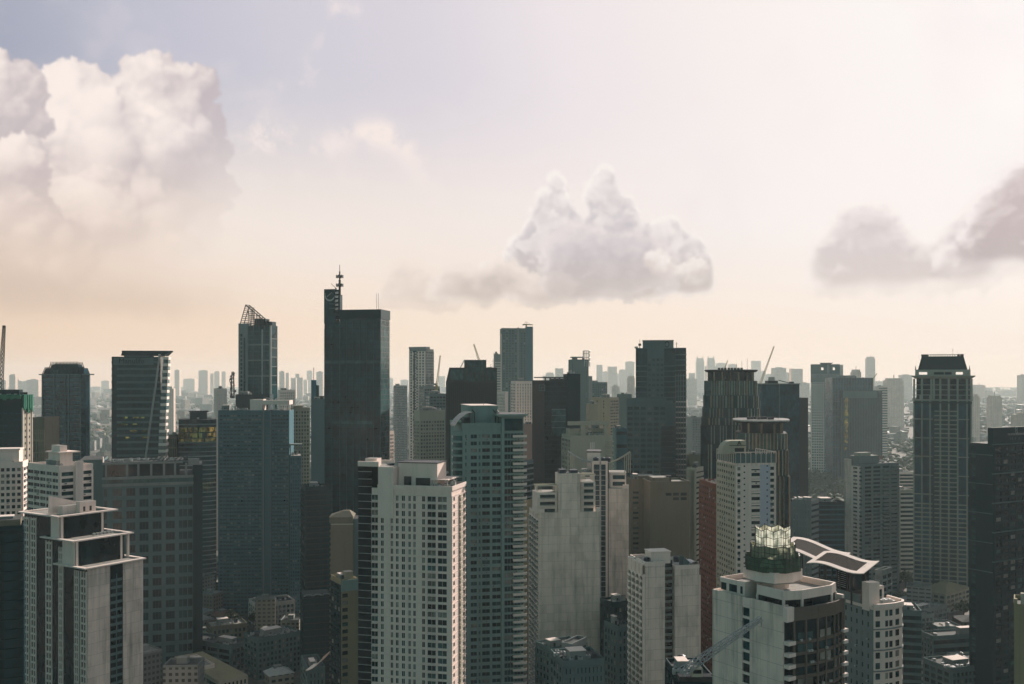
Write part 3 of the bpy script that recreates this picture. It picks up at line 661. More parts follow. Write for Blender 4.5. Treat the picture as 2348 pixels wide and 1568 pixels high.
# ---- sea-green tower with barrel roof
def green_tower():
    b = Bld('residential_tower', 'pale sea-green tower with a curved barrel roof, directly behind the white gridded tower', 442, 1060, 12, xR=1200, xL=1033, top=978)
    W, D, H = b.W, max(b.D, 24), b.H; b.D = D; fh = 3.1; sp = b.sA(1149)
    b.body(TEALW, H, x1=sp, top=ROOFL); zr = ZT(953, 445)
    b.box('wall', sp+.003, W, 0.0, D, 0, zr, TEALW, ROOFL)
    cl = colsA(b, [(1066, 1069), (1078.7, 1092.7), (1097, 1101), (1105, 1122.5), (1128, 1147)])
    b.windows('A', cl, 0, H-3.0, fh, sill=0.9, head=0.55, depth=0.35, frame=TEALW, mull=1, L=sp, limit=100)
    bc = colsA(b, [(1104, 1123)]); b.balconies('A', bc, 0, H-3, fh, out=0.9, mat=TEALW, rail=TEALW, limit=50)
    cr = colsA(b, [(1156, 1199.5)]); b.nw = 0
    q0, q1 = cr[0][0]-sp, cr[0][1]-sp
    b.windows('A', [(q0, (q0+q1)/2-.1), ((q0+q1)/2+.1, q1)], 0, H-3.0, fh, sill=0.7, head=0.25, depth=0.3, frame=TEALW, limit=40, mull=2, L=W-sp, ox=sp)
    m = MB(); m.box(b.sA(1149), b.sA(1155), -1.3, -.31, 0, zr-1, TEALW); m.build('pier', b.root)
    b.balconies('A', [(b.sA(1175), W+1.2)], 0, H-2.0, fh, out=1.6, mat=TEALW, rail=WHITE, rh=1.15, limit=60)
    b.box('glass_screen', b.sA(1156), W-.5, -.4, 0.0, H-2.0, zr-1.4, G_DARK)
    b.box('eaves', b.sA(1136), W+1.6, -2.2, D*.7, zr, zr+0.7, TEALW, METAL)
    b.box('eaves', b.sA(1140), W+0.8, -1.6, D*.6, zr-0.5, zr-.003, TEALW)
    # left flank: rounded bay with balconies
    m = MB(); ring = [(0.002, 0.3), (0, 8)] ; R0 = 3.6
    pts = [(-R0*math.sin(a), 4.2-R0*math.cos(a)) for a in [math.pi*k/10 for k in range(11)]]
    m.prism([(0.01, 0.6)]+pts[0:0]+[(0.01, 7.8)]+[(x, y) for x, y in reversed(pts)][1:-1], 0, H-3, G_MID); m.build('bay_glass', b.root)
    m = MB(); z = 0.0; rr = [(-(R0+.35)*math.sin(a), 4.2-(R0+.35)*math.cos(a)) for a in [math.pi*k/10 for k in range(11)]]; base_ = [(0.01, 0.2), (0.01, 8.2)]+[p for p in reversed(rr)][1:-1]
    nfl = int((H-3)/fh)
    for k in range(nfl+1):
        m.prism(base_, k*fh-0.1, k*fh+(0.85 if k < nfl else 1.8), TEALW)
    m.build('bay_band', b.root)
    b.balconies('B', [(10, 15), (17, 22)], 0, H-3, fh, out=1.5, mat=TEALW, rail=WHITE, limit=70)
    # penthouse, barrel roof, pipes
    zp = ZT(930, 455); u0, u1 = b.sA(1078), b.sA(1152)-1.0
    b.box('plant_room', u0+1, u1, 6, D-3, H, zp, TEALW, ROOFL); b.box('coping', u0+.8, u1+.2, 5.8, D-2.8, zp, zp+.3, WHITE)
    b.parapet(TEALW, 1.5, H, x1=sp, over=.4)
    m = MB(); n = 9; x0, x1 = -3.6, u0+0.6; zt = ZT(943, 448)
    P_ = [(x0+(x1-x0)*k/n, H+0.5+(zt-H-0.5)*math.sin(math.pi/2*(k/n))**0.8) for k in range(n+1)]
    for k in range(n):
        (xa, za), (xb, zb) = P_[k], P_[k+1]
        m.face([(xa, -0.5, za), (xb, -0.5, zb), (xb, 13, zb), (xa, 13, za)], STEEL); m.face([(xa, -0.5, za-.35), (xa, 13, za-.35), (xb, 13, zb-.35), (xb, -0.5, zb-.35)], STEEL)
        m.face([(xa, -.5, za-.35), (xb, -.5, zb-.35), (xb, -.5, zb), (xa, -.5, za)], WHITE)
        m.bar((xa, -0.4, za+.05), (xa, 12.9, za+.05), 0.12, CREAM)
    m.build('barrel_roof', b.root); b.box('plant_louvre', 1.0, u0+.2, 2, 10, H, H+4, G_BLK)
    m = MB()
    for x in (u0+3, u1-1.2, u1+.4): m.bar((x, 5.7, zp-3), (x, 5.7, H), .22, METAL, 6); m.bar((x, 5.7, zp-3), (x-1.2, 5.7, zp-1.6), .22, METAL, 6)
    m.build('drain_pipe', b.root)
    q = MB(); q.cyl(0, 0, .08, 0, 6, METAL, 6); q.build('antenna', b.root, (u1-6, 9, zp))
    for k in range(7): b.box('air_unit', u0+1+k*2.2, u0+2.4+k*2.2, 1.5, 2.6, H, H+1.2, UNIT)
green_tower()

# ---- blank-walled white tower with pergolas
def pergola(b, x0, x1, y0, y1, z, h, tone=CREAM):
    m = MB()
    for x in (x0, x1-.3):
        for y in (y0, (y0+y1)/2, y1-.3): m.box(x, x+.3, y, y+.3, z, z+h, WHITE)
    m.box(x0-.4, x1+.4, y0-.2, y0+.15, z+h, z+h+.4, WHITE); m.box(x0-.4, x1+.4, y1-.15, y1+.2, z+h, z+h+.4, WHITE)
    y = y0-.2; 
    while y < y1: m.box(x0-.6, x1+.6, y+.36, y+.5, z+h+.4, z+h+.7, tone); y += .9
    z_ = z+.6
    while z_ < z+h-.3: m.box(x0, x0+.12, y0+.3, y1-.3, z_, z_+.18, WHITE); m.box(x0+.3, x0+2.6, y0+.05, y0+.15, z_, z_+.18, tone); m.box(x1-2.2, x1-.3, y0+.05, y0+.15, z_, z_+.18, tone); z_ += .55
    m.build('pergola_lattice', b.root)
def blank_tower():
    b = Bld('residential_tower', 'broad rain-streaked blank white wall with a raised middle section and slatted roof pergolas beside it', 530, 1236, 9, xR=1375, xL=1213, top=1176)
    W, D, H = b.W, max(b.D, 26), b.H; b.D = D
    b.body(WHITEJ, H-1, top=ROOFL); a, c = b.sA(1280), b.sA(1330); zr = ZT(1085, 533)
    b.box('riser', a, c, -0.3, 9, H-14, zr, WHITEJ, ROOFL); b.box('water_tank', a+1, a+4.5, 1, 7, zr, zr+2, BLACKT); b.box('water_tank', c-5, c-1, 1.4, 7, zr, zr+1.6, BLACKT)
    m = MB()
    m.box(-0.08, a-.002, -0.08, .3, H-1.2, H+.2, WHITEJ); m.box(c+.002, W+.08, -0.08, .3, H-1.2, H+.2, WHITEJ); m.box(-.08, b.sA(1248), -.08, .3, H+.2, H+2.2, WHITE); m.box(b.sA(1366), W+.08, -.08, .3, H+.2, H+2.4, WHITE); m.build('parapet', b.root)
    # set-back top floors on either side of the riser
    for (x0, x1, zt) in ((-1.4, a-.3, ZT(1128, 535)), (c+.3, b.sA(1367), ZT(1105, 535))):
        z0 = H-.8; m = MB(); m.box(x0+.5, x1, 2.2, 16, z0, zt, WHITE, top=ROOFL); m.build('top_storey', b.root)
        n = max(1, int((zt-z0)/3.1))
        for k in range(n):
            zk = z0+(zt-z0)*k/n; b.box('window', x0+2.2, x1-1.2, 2.05, 2.2, zk+.7, zk+2.6, G_DARK); b.box('balcony', x0+1.2, x1-.8, 1.1, 2.19, zk-.1, zk+.18, WHITE)
            m = MB(); xx = x0+1.3
            while xx < x1-.8: m.box(xx, xx+.08, 1.12, 1.2, zk+.18, zk+1.1, STEEL); xx += .8
            m.box(x0+1.2, x1-.8, 1.1, 1.22, zk+1.1, zk+1.2, STEEL); m.build('balcony_rail', b.root)
        pergola(b, x0+.6, x1-.4, 2.4, 9, zt, 3.4)
    b.grid('B', 4, 0, H-4, 3.05, pier=1.3, frame=WHITE, depth=.3, limit=60)
    b.balconies('B', [(1.5, 7.0), (9.5, 15), (18, 24)], 0, H-3, 3.05, out=1.7, mat=WHITE, rail=STEEL, limit=100)
    b.box('podium_wing', W+.003, W+3.2, .5, 9, 0, ZT(1452, 530), WHITEJ)
blank_tower()

# ---- white tower with blue-glazed middle and concave roof lattices
def spine_tower():
    b = Bld('residential_tower', 'white tower with a projecting spine, round tanks and sloping roof lattices, behind the streaked wall', 600, 1333, 4, xR=1441, D=24, top=1119)
    W, D, H = b.W, b.D, b.H; s1, s2, s3 = b.sA(1355), b.sA(1395), b.sA(1376)
    b.box('wall', s2, W, -.3, D-4, 0, H, WHITEJ, ROOFL); zc = ZT(1057, 600); zl = ZT(1082, 600)
    b.box('wall', 0, s1, 0, D, 0, zl, WHITE, ROOFL); b.box('glass_core', s1+.003, s2-.003, 1.2, D-6, 0, zc-1, G_DARK, ROOFL)
    b.box('pier', s1+.3, s1+1.6, .2, 2, 0, zc, WHITE); b.box('pier', s2-1.8, s2-.5, .2, 2, 0, zc, WHITE); b.box('lintel', s1+1.6, s2-1.8, .3, 2, zc-2.0, zc-.01, WHITE)
    b.box('spine', s3-.5, s3+.5, -.8, 1.19, 0, zc+2.6, STEEL)
    m = MB(); z = 3.0
    while z < zc-3: m.box(s1+1.6, s2-1.8, .7, 1.19, z, z+.35, STEEL); z += 3.05
    m.build('spandrel_trim', b.root)
    for k in range(14):
        z = zc-5-3.05*k
        for (p, q) in ((s1+2.0, s3-.8), (s3+.8, s2-2.1)): b.box('window', p, q, 1.0, 1.19, z, z+2.2, G_BLUE)
    # top storeys either side
    zu = ZT(1083, 602); b.box('top_storey', s2+.4, W-1.4, 4, D-5, H, zu, WHITE, ROOFL); b.box('terrace_wall', W-3.6, W, -.35, .2, H, H+2.4, WHITE)
    for k in range(2): b.box('window', s2+2.6, W-2.2, 3.85, 4, H+1.2+k*4.0, H+3.6+k*4.0, G_DARK)
    for k in range(2): b.box('window', s1*.32, s1*.85, -.1, 0, zl-2.8-k*3.1, zl-1.0-k*3.1, G_DARK)
    # round tanks, white machine room, concave lattices
    q = MB(); q.cyl(0, 0, 1.7, 0, 2.6, BLACKT, 18); q.cyl(0, 0, 1.7, 2.6, 3.1, BLACKT, 18, r1=.7); me = q.mesh('water_tank')
    for x in (s3-2.6, s3+1.4, s3+4.6): link('water_tank', me, b.root, (x, 4.5, zc-1))
    b.box('machine_room', b.sA(1346), b.sA(1369)+2, 8, D-2, zl, ZT(1036, 612), WHITE, ROOFM); b.box('eaves', b.sA(1345), b.sA(1371)+2, 7.6, D-1, ZT(1036, 612), ZT(1033, 612), METAL)
    for (x0, x1) in ((s1-14, s1+.5), (s2-.5, W+1)):
        m = MB(); n = 12; up = x0 < s1
        zz = [(zc-1)+(6.4 if True else 0)*((k/n if not up else 1-k/n)**1.6) for k in range(n+1)]
        for y in (2.0, 8.0):
            for k in range(n): m.bar((x0+(x1-x0)*k/n, y, zz[k]), (x0+(x1-x0)*(k+1)/n, y, zz[k+1]), .28, CREAM if not up else STEEL)
        for k in range(n+1): x = x0+(x1-x0)*k/n; m.bar((x, 2.0, zz[k]), (x, 8.0, zz[k]), .16, CREAM)
        for k in ((0, 1, 2, 3) if up else (n-3, n-2, n-1, n)): x = x0+(x1-x0)*k/n; m.bar((x, 2.1, zz[k]), (x, 2.1, zl if up else zu), .22, CREAM)
        m.build('roof_lattice', b.root)
    b.clutter(zl, x1=s1, n=6, house=False, tank=0, y1=8)
spine_tower()

# ---- twin-slab tower with arched flank
def twin_slab():
    b = Bld('residential_tower', 'grey-white tower of two blank slabs joined by a recessed balcony shaft, arches down its side', 442, 1479, 13.6, xR=1605, xL=1444, top=1296)
    W, D, H = b.W, b.D, b.H; a, c = b.sA(1524), b.sA(1549); fh = 3.0
    b.box('wall', 0, a, 0, D, 0, H, WHITEJ, ROOFL); b.box('wall', c, W, 1.0, D+3, 0, ZT(1300, 450), WHITEJ, ROOFL)
    b.box('glass_core', a+.003, c-.003, 4.0, D-1, 0, H+1, G_BLK, ROOFL)
    b.balconies('A', [(a+.15, c-.15)], 0, H, fh, out=1.0, mat=GREYW, rail=GREYW, oy=4.0, limit=60)
    for k in range(24): z = H-3.0*(k+1); b.box('window', a+1, (a+c)/2-.2, 3.88, 4.0, z+1.1, z+2.6, G_MID)
    # arched flank: piers, balconies, round heads at the top
    m = MB(); n = 4
    for k in range(n+1): y = min(max(D*k/n, .5), D-.5); m.box(-1.1, -.002, y-.45, y+.45, 0, H-4, WHITE)
    for k in range(n):
        y0, y1 = D*k/n+.45, D*(k+1)/n-.45; yc, r = (y0+y1)/2, (y1-y0)/2
        for j in range(8):
            a0, a1 = math.pi*j/8, math.pi*(j+1)/8
            m.face([(-1.1, yc-r*math.cos(a0), H-4-3+r*math.sin(a0)), (-1.1, yc-r*math.cos(a1), H-4-3+r*math.sin(a1)), (-1.1, yc-r*math.cos(a1), H), (-1.1, yc-r*math.cos(a0), H)], WHITE)
    m.box(-1.1, -.003, 0, D, H, H+.8, WHITE); m.build('arcade', b.root)
    b.balconies('B', [(D*k/n+.5, D*(k+1)/n-.5) for k in range(n)], 0, H-4.5, fh, out=1.6, mat=WHITE, rail=WHITE, limit=100, ox=0)
    b.grid('B', 4, 0, H-5, fh, pier=1.2, frame=GREYW, depth=.08, limit=20)
    b.parapet(WHITE, 1.5, H, x1=a, y1=D)
    b.parapet(WHITE, 1.4, ZT(1300, 450), x0=c, y0=1.0, y1=D+3)
    zt = ZT(1266, 447); b.box('stair_tower', b.sA(1499), b.sA(1543), 3.2, 11, H-.2, zt, WHITE, ROOFM); b.box('coping', b.sA(1499)-.3, b.sA(1543)+.3, 2.9, 11.3, zt, zt+.4, WHITE)
    for p in ((1492, 1), (1560, 1)):
        q = MB(); q.cyl(0, 0, 1.3, 0, 2.4, BLACKT, 14); q.cyl(0, 0, 1.3, 2.4, 2.8, BLACKT, 14, r1=.5); q.build('water_tank', b.root, (b.sA(p[0]), 5, H))
    m = MB(); u = b.sA(1575); zz = ZT(1300, 450)
    m.v += [(u, 4, zz), (u+5, 4, zz), (u, 4, zz+4.8), (u, 9, zz), (u+5, 9, zz), (u, 9, zz+4.8)]
    for f in ((0, 1, 2), (5, 4, 3), (0, 2, 5, 3), (1, 4, 5, 2)): m.f.append(f); m.m.append(m.mi(GREYM))
    m.build('skylight', b.root)
    n = 10; m = MB(); ux = b.sA(1597)
    for k in range(n):
        a0, a1 = math.pi*k/n, math.pi*(k+1)/n
        m.face([(ux-2.6*math.cos(a0), 2, zz+2.6*math.sin(a0)), (ux-2.6*math.cos(a1), 2, zz+2.6*math.sin(a1)), (ux-2.6*math.cos(a1), 9, zz+2.6*math.sin(a1)), (ux-2.6*math.cos(a0), 9, zz+2.6*math.sin(a0))], STEEL)
    m.build('vault', b.root)
    b.clutter(H, x1=a, n=6, house=False, tank=0)
    # notched right edge
    b.box('corner_shaft', W+.003, W+1.6, 3, 8, 0, ZT(1320, 450), WHITE)
twin_slab()

# ---- white tower with glass crown
TAUPE = wall('taupe_cladding', (.15, .125, .105), stain=.25)
def crown_tower():
    b = Bld('residential_tower', 'white tower crowned by a sunlit zigzag glass lantern, its dark bowed front framed in brown', 275, 1794.6, 34, xR=1926, xL=1633, top=1381)
    W, D, H = b.W, b.D, b.H; r0, r1 = b.sB(1718), b.sB(1701.5); fh = 3.22
    Wm = W
    bow = [(0.0, 0.0), (W*.10, -0.2), (W*.12, -1.2), (W*.45, -2.6), (W*.75, -2.4), (W*.97, -0.9), (W, -0.9)]
    ring = bow+[(W, D*.62), (W*.7, D), (0, D)]
    m = MB(); m.prism([(0.5, 0.0)]+bow[1:]+[(W, D*.62), (W*.7, D-.5), (0.5, D-.5)], 0, H-2.2, G_BLK, top=ROOFL); m.build('glass_core', b.root)
    b.box('wall', 0, .499, 0, r0, 0, H-1.0, WHITEJ); b.box('wall', 0, .499, r1, D, 0, H-1.0, WHITEJ); b.box('wall', 0.52, 2.3, 0.02, .5, 0, H-.9, WHITEJ)
    b.box('wall', .5, W*.7, D-.5, D, 0, H-1, WHITEJ)
    # shaft of windows between the two slabs
    m = MB(); k = 0; nfl = int((H-4)/fh)
    for k in range(nfl+1): z = H-4-fh*k; m.box(0.05, .49, r0+.01, r1-.01, z, z+.75, WHITE)
    m.build('spandrel_trim', b.root)
    for k in range(nfl): z = H-4-fh*(k+1); b.box('window', .3, .497, r0+.3, r1-.3, z+.8, z+fh-.05, G_DARK)
    b.box('wall', .1, .48, r0+.01, r1-.01, H-3.2, H-1.2, WHITE)
    # bowed front: brown piers and slabs
    def off(p, q, o): d = Vector((q[0]-p[0], q[1]-p[1])); d.normalize(); return (d.y*o, -d.x*o)
    m = MB(); segs = list(zip(bow[2:-1], bow[3:]))
    for (p, q) in segs:
        n = max(1, int(round(math.dist(p, q)/3.4))); ox, oy = off(p, q, .45)
        for j in range(n+1):
            t_ = j/n; c_ = (p[0]+(q[0]-p[0])*t_, p[1]+(q[1]-p[1])*t_); d = Vector((q[0]-p[0], q[1]-p[1])).normalized()*.28
            m.prism([(c_[0]-d.x+ox, c_[1]-d.y+oy), (c_[0]+d.x+ox, c_[1]+d.y+oy), (c_[0]+d.x, c_[1]+d.y), (c_[0]-d.x, c_[1]-d.y)], 0, H-5, TAUPE)
    m.build('facade_frame', b.root)
    for k in range(26):
        z = H-5-fh*2.1-fh*k
        if z < 2: break
        m = MB()
        for (p, q) in segs:
            ox, oy = off(p, q, .30); m.prism([(p[0]+ox, p[1]+oy), (q[0]+ox, q[1]+oy), q, p], z, z+.9, TAUPE)
        m.build('floor_band', b.root)
        # air-conditioning boxes and white balcony ends
        if k < 16:
            g = b.rng
            for j in range(3):
                p, q = segs[g.randrange(3)]; t_ = g.random()*.8+.1; ox, oy = off(p, q, .45); b.box('air_unit', p[0]+(q[0]-p[0])*t_+ox, p[0]+(q[0]-p[0])*t_+ox+.8, p[1]+(q[1]-p[1])*t_+oy-.4, p[1]+(q[1]-p[1])*t_+oy+.1, z+.76, z+1.35, UNIT)
        b.box('balcony', W*.01, W*.125, -1.9, -.01, z+.0, z+1.05, WHITE); b.box('balcony', W*.97, W+1.2, -1.9, 1.0, z+.4, z+1.35, WHITE)
        if k < 22:
            for (p, q) in segs[:3]: 
                t_ = .5; o = off(p, q, .1); w2 = .32; pa = (p[0]+(q[0]-p[0])*(t_-w2), p[1]+(q[1]-p[1])*(t_-w2)); pb = (p[0]+(q[0]-p[0])*(t_+w2), p[1]+(q[1]-p[1])*(t_+w2))
                mm_ = MB(); mm_.prism([(pa[0]+o[0], pa[1]+o[1]), (pb[0]+o[0], pb[1]+o[1]), pb, pa], z+.95, z+fh-.2, PANES[b.rng.randrange(len(PANES))]); mm_.build('window', b.root)
    m = MB()
    for (p, q) in segs: ox, oy = off(p, q, .55); m.prism([(p[0]+ox, p[1]+oy), (q[0]+ox, q[1]+oy), q, p], H-5.2, H-1.6, TAUPE)
    m.build('brown_fascia', b.root); b.box('white_corner', -.02, W*.118, -1.5, -.02, H-5.3, H-1.4, WHITE); b.box('white_corner', W*.975, W+.35, -1.1, 2.5, H-7.5, H-.6, WHITE)
    # penthouse level with parapet bands
    zt = ZT(1345, 283); pr = [(2.2, 1.6), (W*.30, -.4), (W*.8, -.6), (W-.9, 1.2), (W-1.2, D*.5), (W*.62, D*.62), (2.4, r0-1.0)]
    m = MB(); m.prism(pr, H-2.3, zt-2.0, G_BLK); m.build('penthouse_glass', b.root)
    m = MB(); ins = lambda pts, k_: [(sum(p[0] for p in pts)/len(pts)+(x-sum(p[0] for p in pts)/len(pts))*k_, sum(p[1] for p in pts)/len(pts)+(y-sum(p[1] for p in pts)/len(pts))*k_) for x, y in pts]
    def band(pts, z0, z1, mat, k_=.965):
        q = ins(pts, k_); o = ins(pts, 1.03); n = len(pts); m = MB()
        for i in range(n):
            j = (i+1) % n; m.face([(o[i][0], o[i][1], z0), (o[j][0], o[j][1], z0), (o[j][0], o[j][1], z1), (o[i][0], o[i][1], z1)], mat)
            m.face([(q[j][0], q[j][1], z0), (q[i][0], q[i][1], z0), (q[i][0], q[i][1], z1), (q[j][0], q[j][1], z1)], mat)
            m.face([(o[i][0], o[i][1], z1), (o[j][0], o[j][1], z1), (q[j][0], q[j][1], z1), (q[i][0], q[i][1], z1)], mat); m.face([(o[j][0], o[j][1], z0), (o[i][0], o[i][1], z0), (q[i][0], q[i][1], z0), (q[j][0], q[j][1], z0)], mat)
        return m
    band(pr, zt-2.6, zt, WHITE).build('parapet', b.root); m = MB(); m.prism(ins(pr, .96), zt-2.0, zt-1.7, ROOFL); m.build('terrace_floor', b.root)
    for i in (0, 1, 2, 3, 6): x, y = ins(pr, 1.012)[i]; b.box('post', x-.3, x+.3, y-.3, y+.3, H-2.3, zt-2.6, WHITE)
    pl = [(1.4, r1+.4), (W*.5, r1+.4), (W*.5, D-2), (1.4, D-2)]
    m = MB(); m.prism(pl, H-2.3, zt-1.2, WHITE, top=ROOFL); m.build('penthouse_wall', b.root); band(pl, zt-1.2, zt+.2, WHITE).build('parapet', b.root)
    for (y0_, y1_) in ((r1+1.2, r1+2.0), (r1+3.4, r1+6.4), (r1+7.6, r1+9.6)): b.box('window', 1.28, 1.4, y0_, y1_, H-.7, H+1.7, G_DARK)
    for (y0_, y1_) in ((2.6, 4.2), (5.0, 7.6)): b.box('window', 2.1, 2.22, y0_, y1_, H-.4, H+1.2, G_BLK)
    # lantern drum and crown
    cx_, cy_ = W*.40, D*.46
    def star(r, k_=16, amp=.10, ph=0): return [(cx_+r*(1+amp*(1 if i % 2 else -1))*math.cos(2*math.pi*i/k_+ph), cy_+r*(1+amp*(1 if i % 2 else -1))*math.sin(2*math.pi*i/k_+ph)) for i in range(k_)]
    u = 1.0
    dC = b.dist(cx_, cy_); pxm = dC/FPX
    z0 = zt-1.7; m = MB(); m.cyl(cx_, cy_, 4.6, z0, ZT(1325, dC), WHITE, 8); m.prism(star(26.5*2.35*pxm, 8, .06), ZT(1325, dC), ZT(1301, dC), WHITE, top=ROOFL); m.prism(star(26.5*2.2*pxm, 8, .06), ZT(1328, dC), ZT(1325, dC), GREYW); m.build('lantern_drum', b.root)
    SUNGLOW = material('sun_glow_lantern_glass', lambda n, p: (n.put(p.inputs['Base Color'], (.8, .72, .5)), n.put(p.inputs['Emission Color'], (1.0, .90, .70)), n.put(p.inputs['Emission Strength'], n.m('ADD', .06, n.m('MULTIPLY', n.step(n.noise(n.new('ShaderNodeTexCoord').outputs['Object'], .45, 3, .6)[0], .38, .62), .42)))))  # emission stands in for sun shining through the top tier
    FAINTGLOW = material('faint_sun_glow_lantern_glass', lambda n, p: (n.put(p.inputs['Base Color'], (.20, .22, .15)), n.put(p.inputs['Roughness'], .2), n.put(p.inputs['Emission Color'], (.8, .74, .48)), n.put(p.inputs['Emission Strength'], n.m('MULTIPLY', n.step(n.noise(n.new('ShaderNodeTexCoord').outputs['Object'], .5, 3, .6)[0], .5, .72), .35))))  # weaker emission, painted sun glow of the middle tier
    DIM2 = glass('green_lantern_glass', (.05, .09, .06), rough=.2)
    for (r, yb, yt, mt, sharp) in ((62, 1302, 1272, DIM2, 2.5), (50.5, 1290, 1247, FAINTGLOW, 2.5), (40, 1262, 1211, SUNGLOW, 3.5)):
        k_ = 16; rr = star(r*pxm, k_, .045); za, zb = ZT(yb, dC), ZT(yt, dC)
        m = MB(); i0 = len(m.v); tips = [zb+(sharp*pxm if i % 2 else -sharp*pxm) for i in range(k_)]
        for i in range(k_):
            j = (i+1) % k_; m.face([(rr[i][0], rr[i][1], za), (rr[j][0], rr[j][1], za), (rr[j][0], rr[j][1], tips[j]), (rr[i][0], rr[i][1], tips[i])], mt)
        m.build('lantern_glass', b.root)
        m = MB()
        for i in range(k_):
            j = (i+1) % k_; P0, P1 = rr[i], rr[j]; mid = ((P0[0]+P1[0])/2, (P0[1]+P1[1])/2); tm = (tips[i]+tips[j])/2
            m.bar((P0[0], P0[1], za), (P0[0], P0[1], tips[i]+.3), .11, METAL); m.bar((mid[0], mid[1], za), (mid[0], mid[1], tm), .07, METAL)
            for q in (0, .34, .67, 1): m.bar((P0[0], P0[1], za+(tips[i]-za)*q), (P1[0], P1[1], za+(tips[j]-za)*q), .085, METAL)
        m.build('lantern_lattice', b.root)
    m = MB(); m.cyl(cx_, cy_, 40*pxm*.8, z0+3, ZT(1225, dC), G_BLK, 10); m.build('lantern_core', b.root)
    q = MB(); q.cyl(0, 0, .05, 0, 3.5, METAL, 5); q.build('lightning_rod', b.root, (cx_-3.2, cy_-1, ZT(1211, dC)))
    b.box('louvre', .4, .6, r1+3, r1+4, H-6, H-5.5, METAL)
crown_tower()

LOUV, LOUV2 = plain('black_louvre', (.02, .022, .022), .9, 0, .1), plain('brown_louvre', (.10, .08, .07), .9, 0, .1)
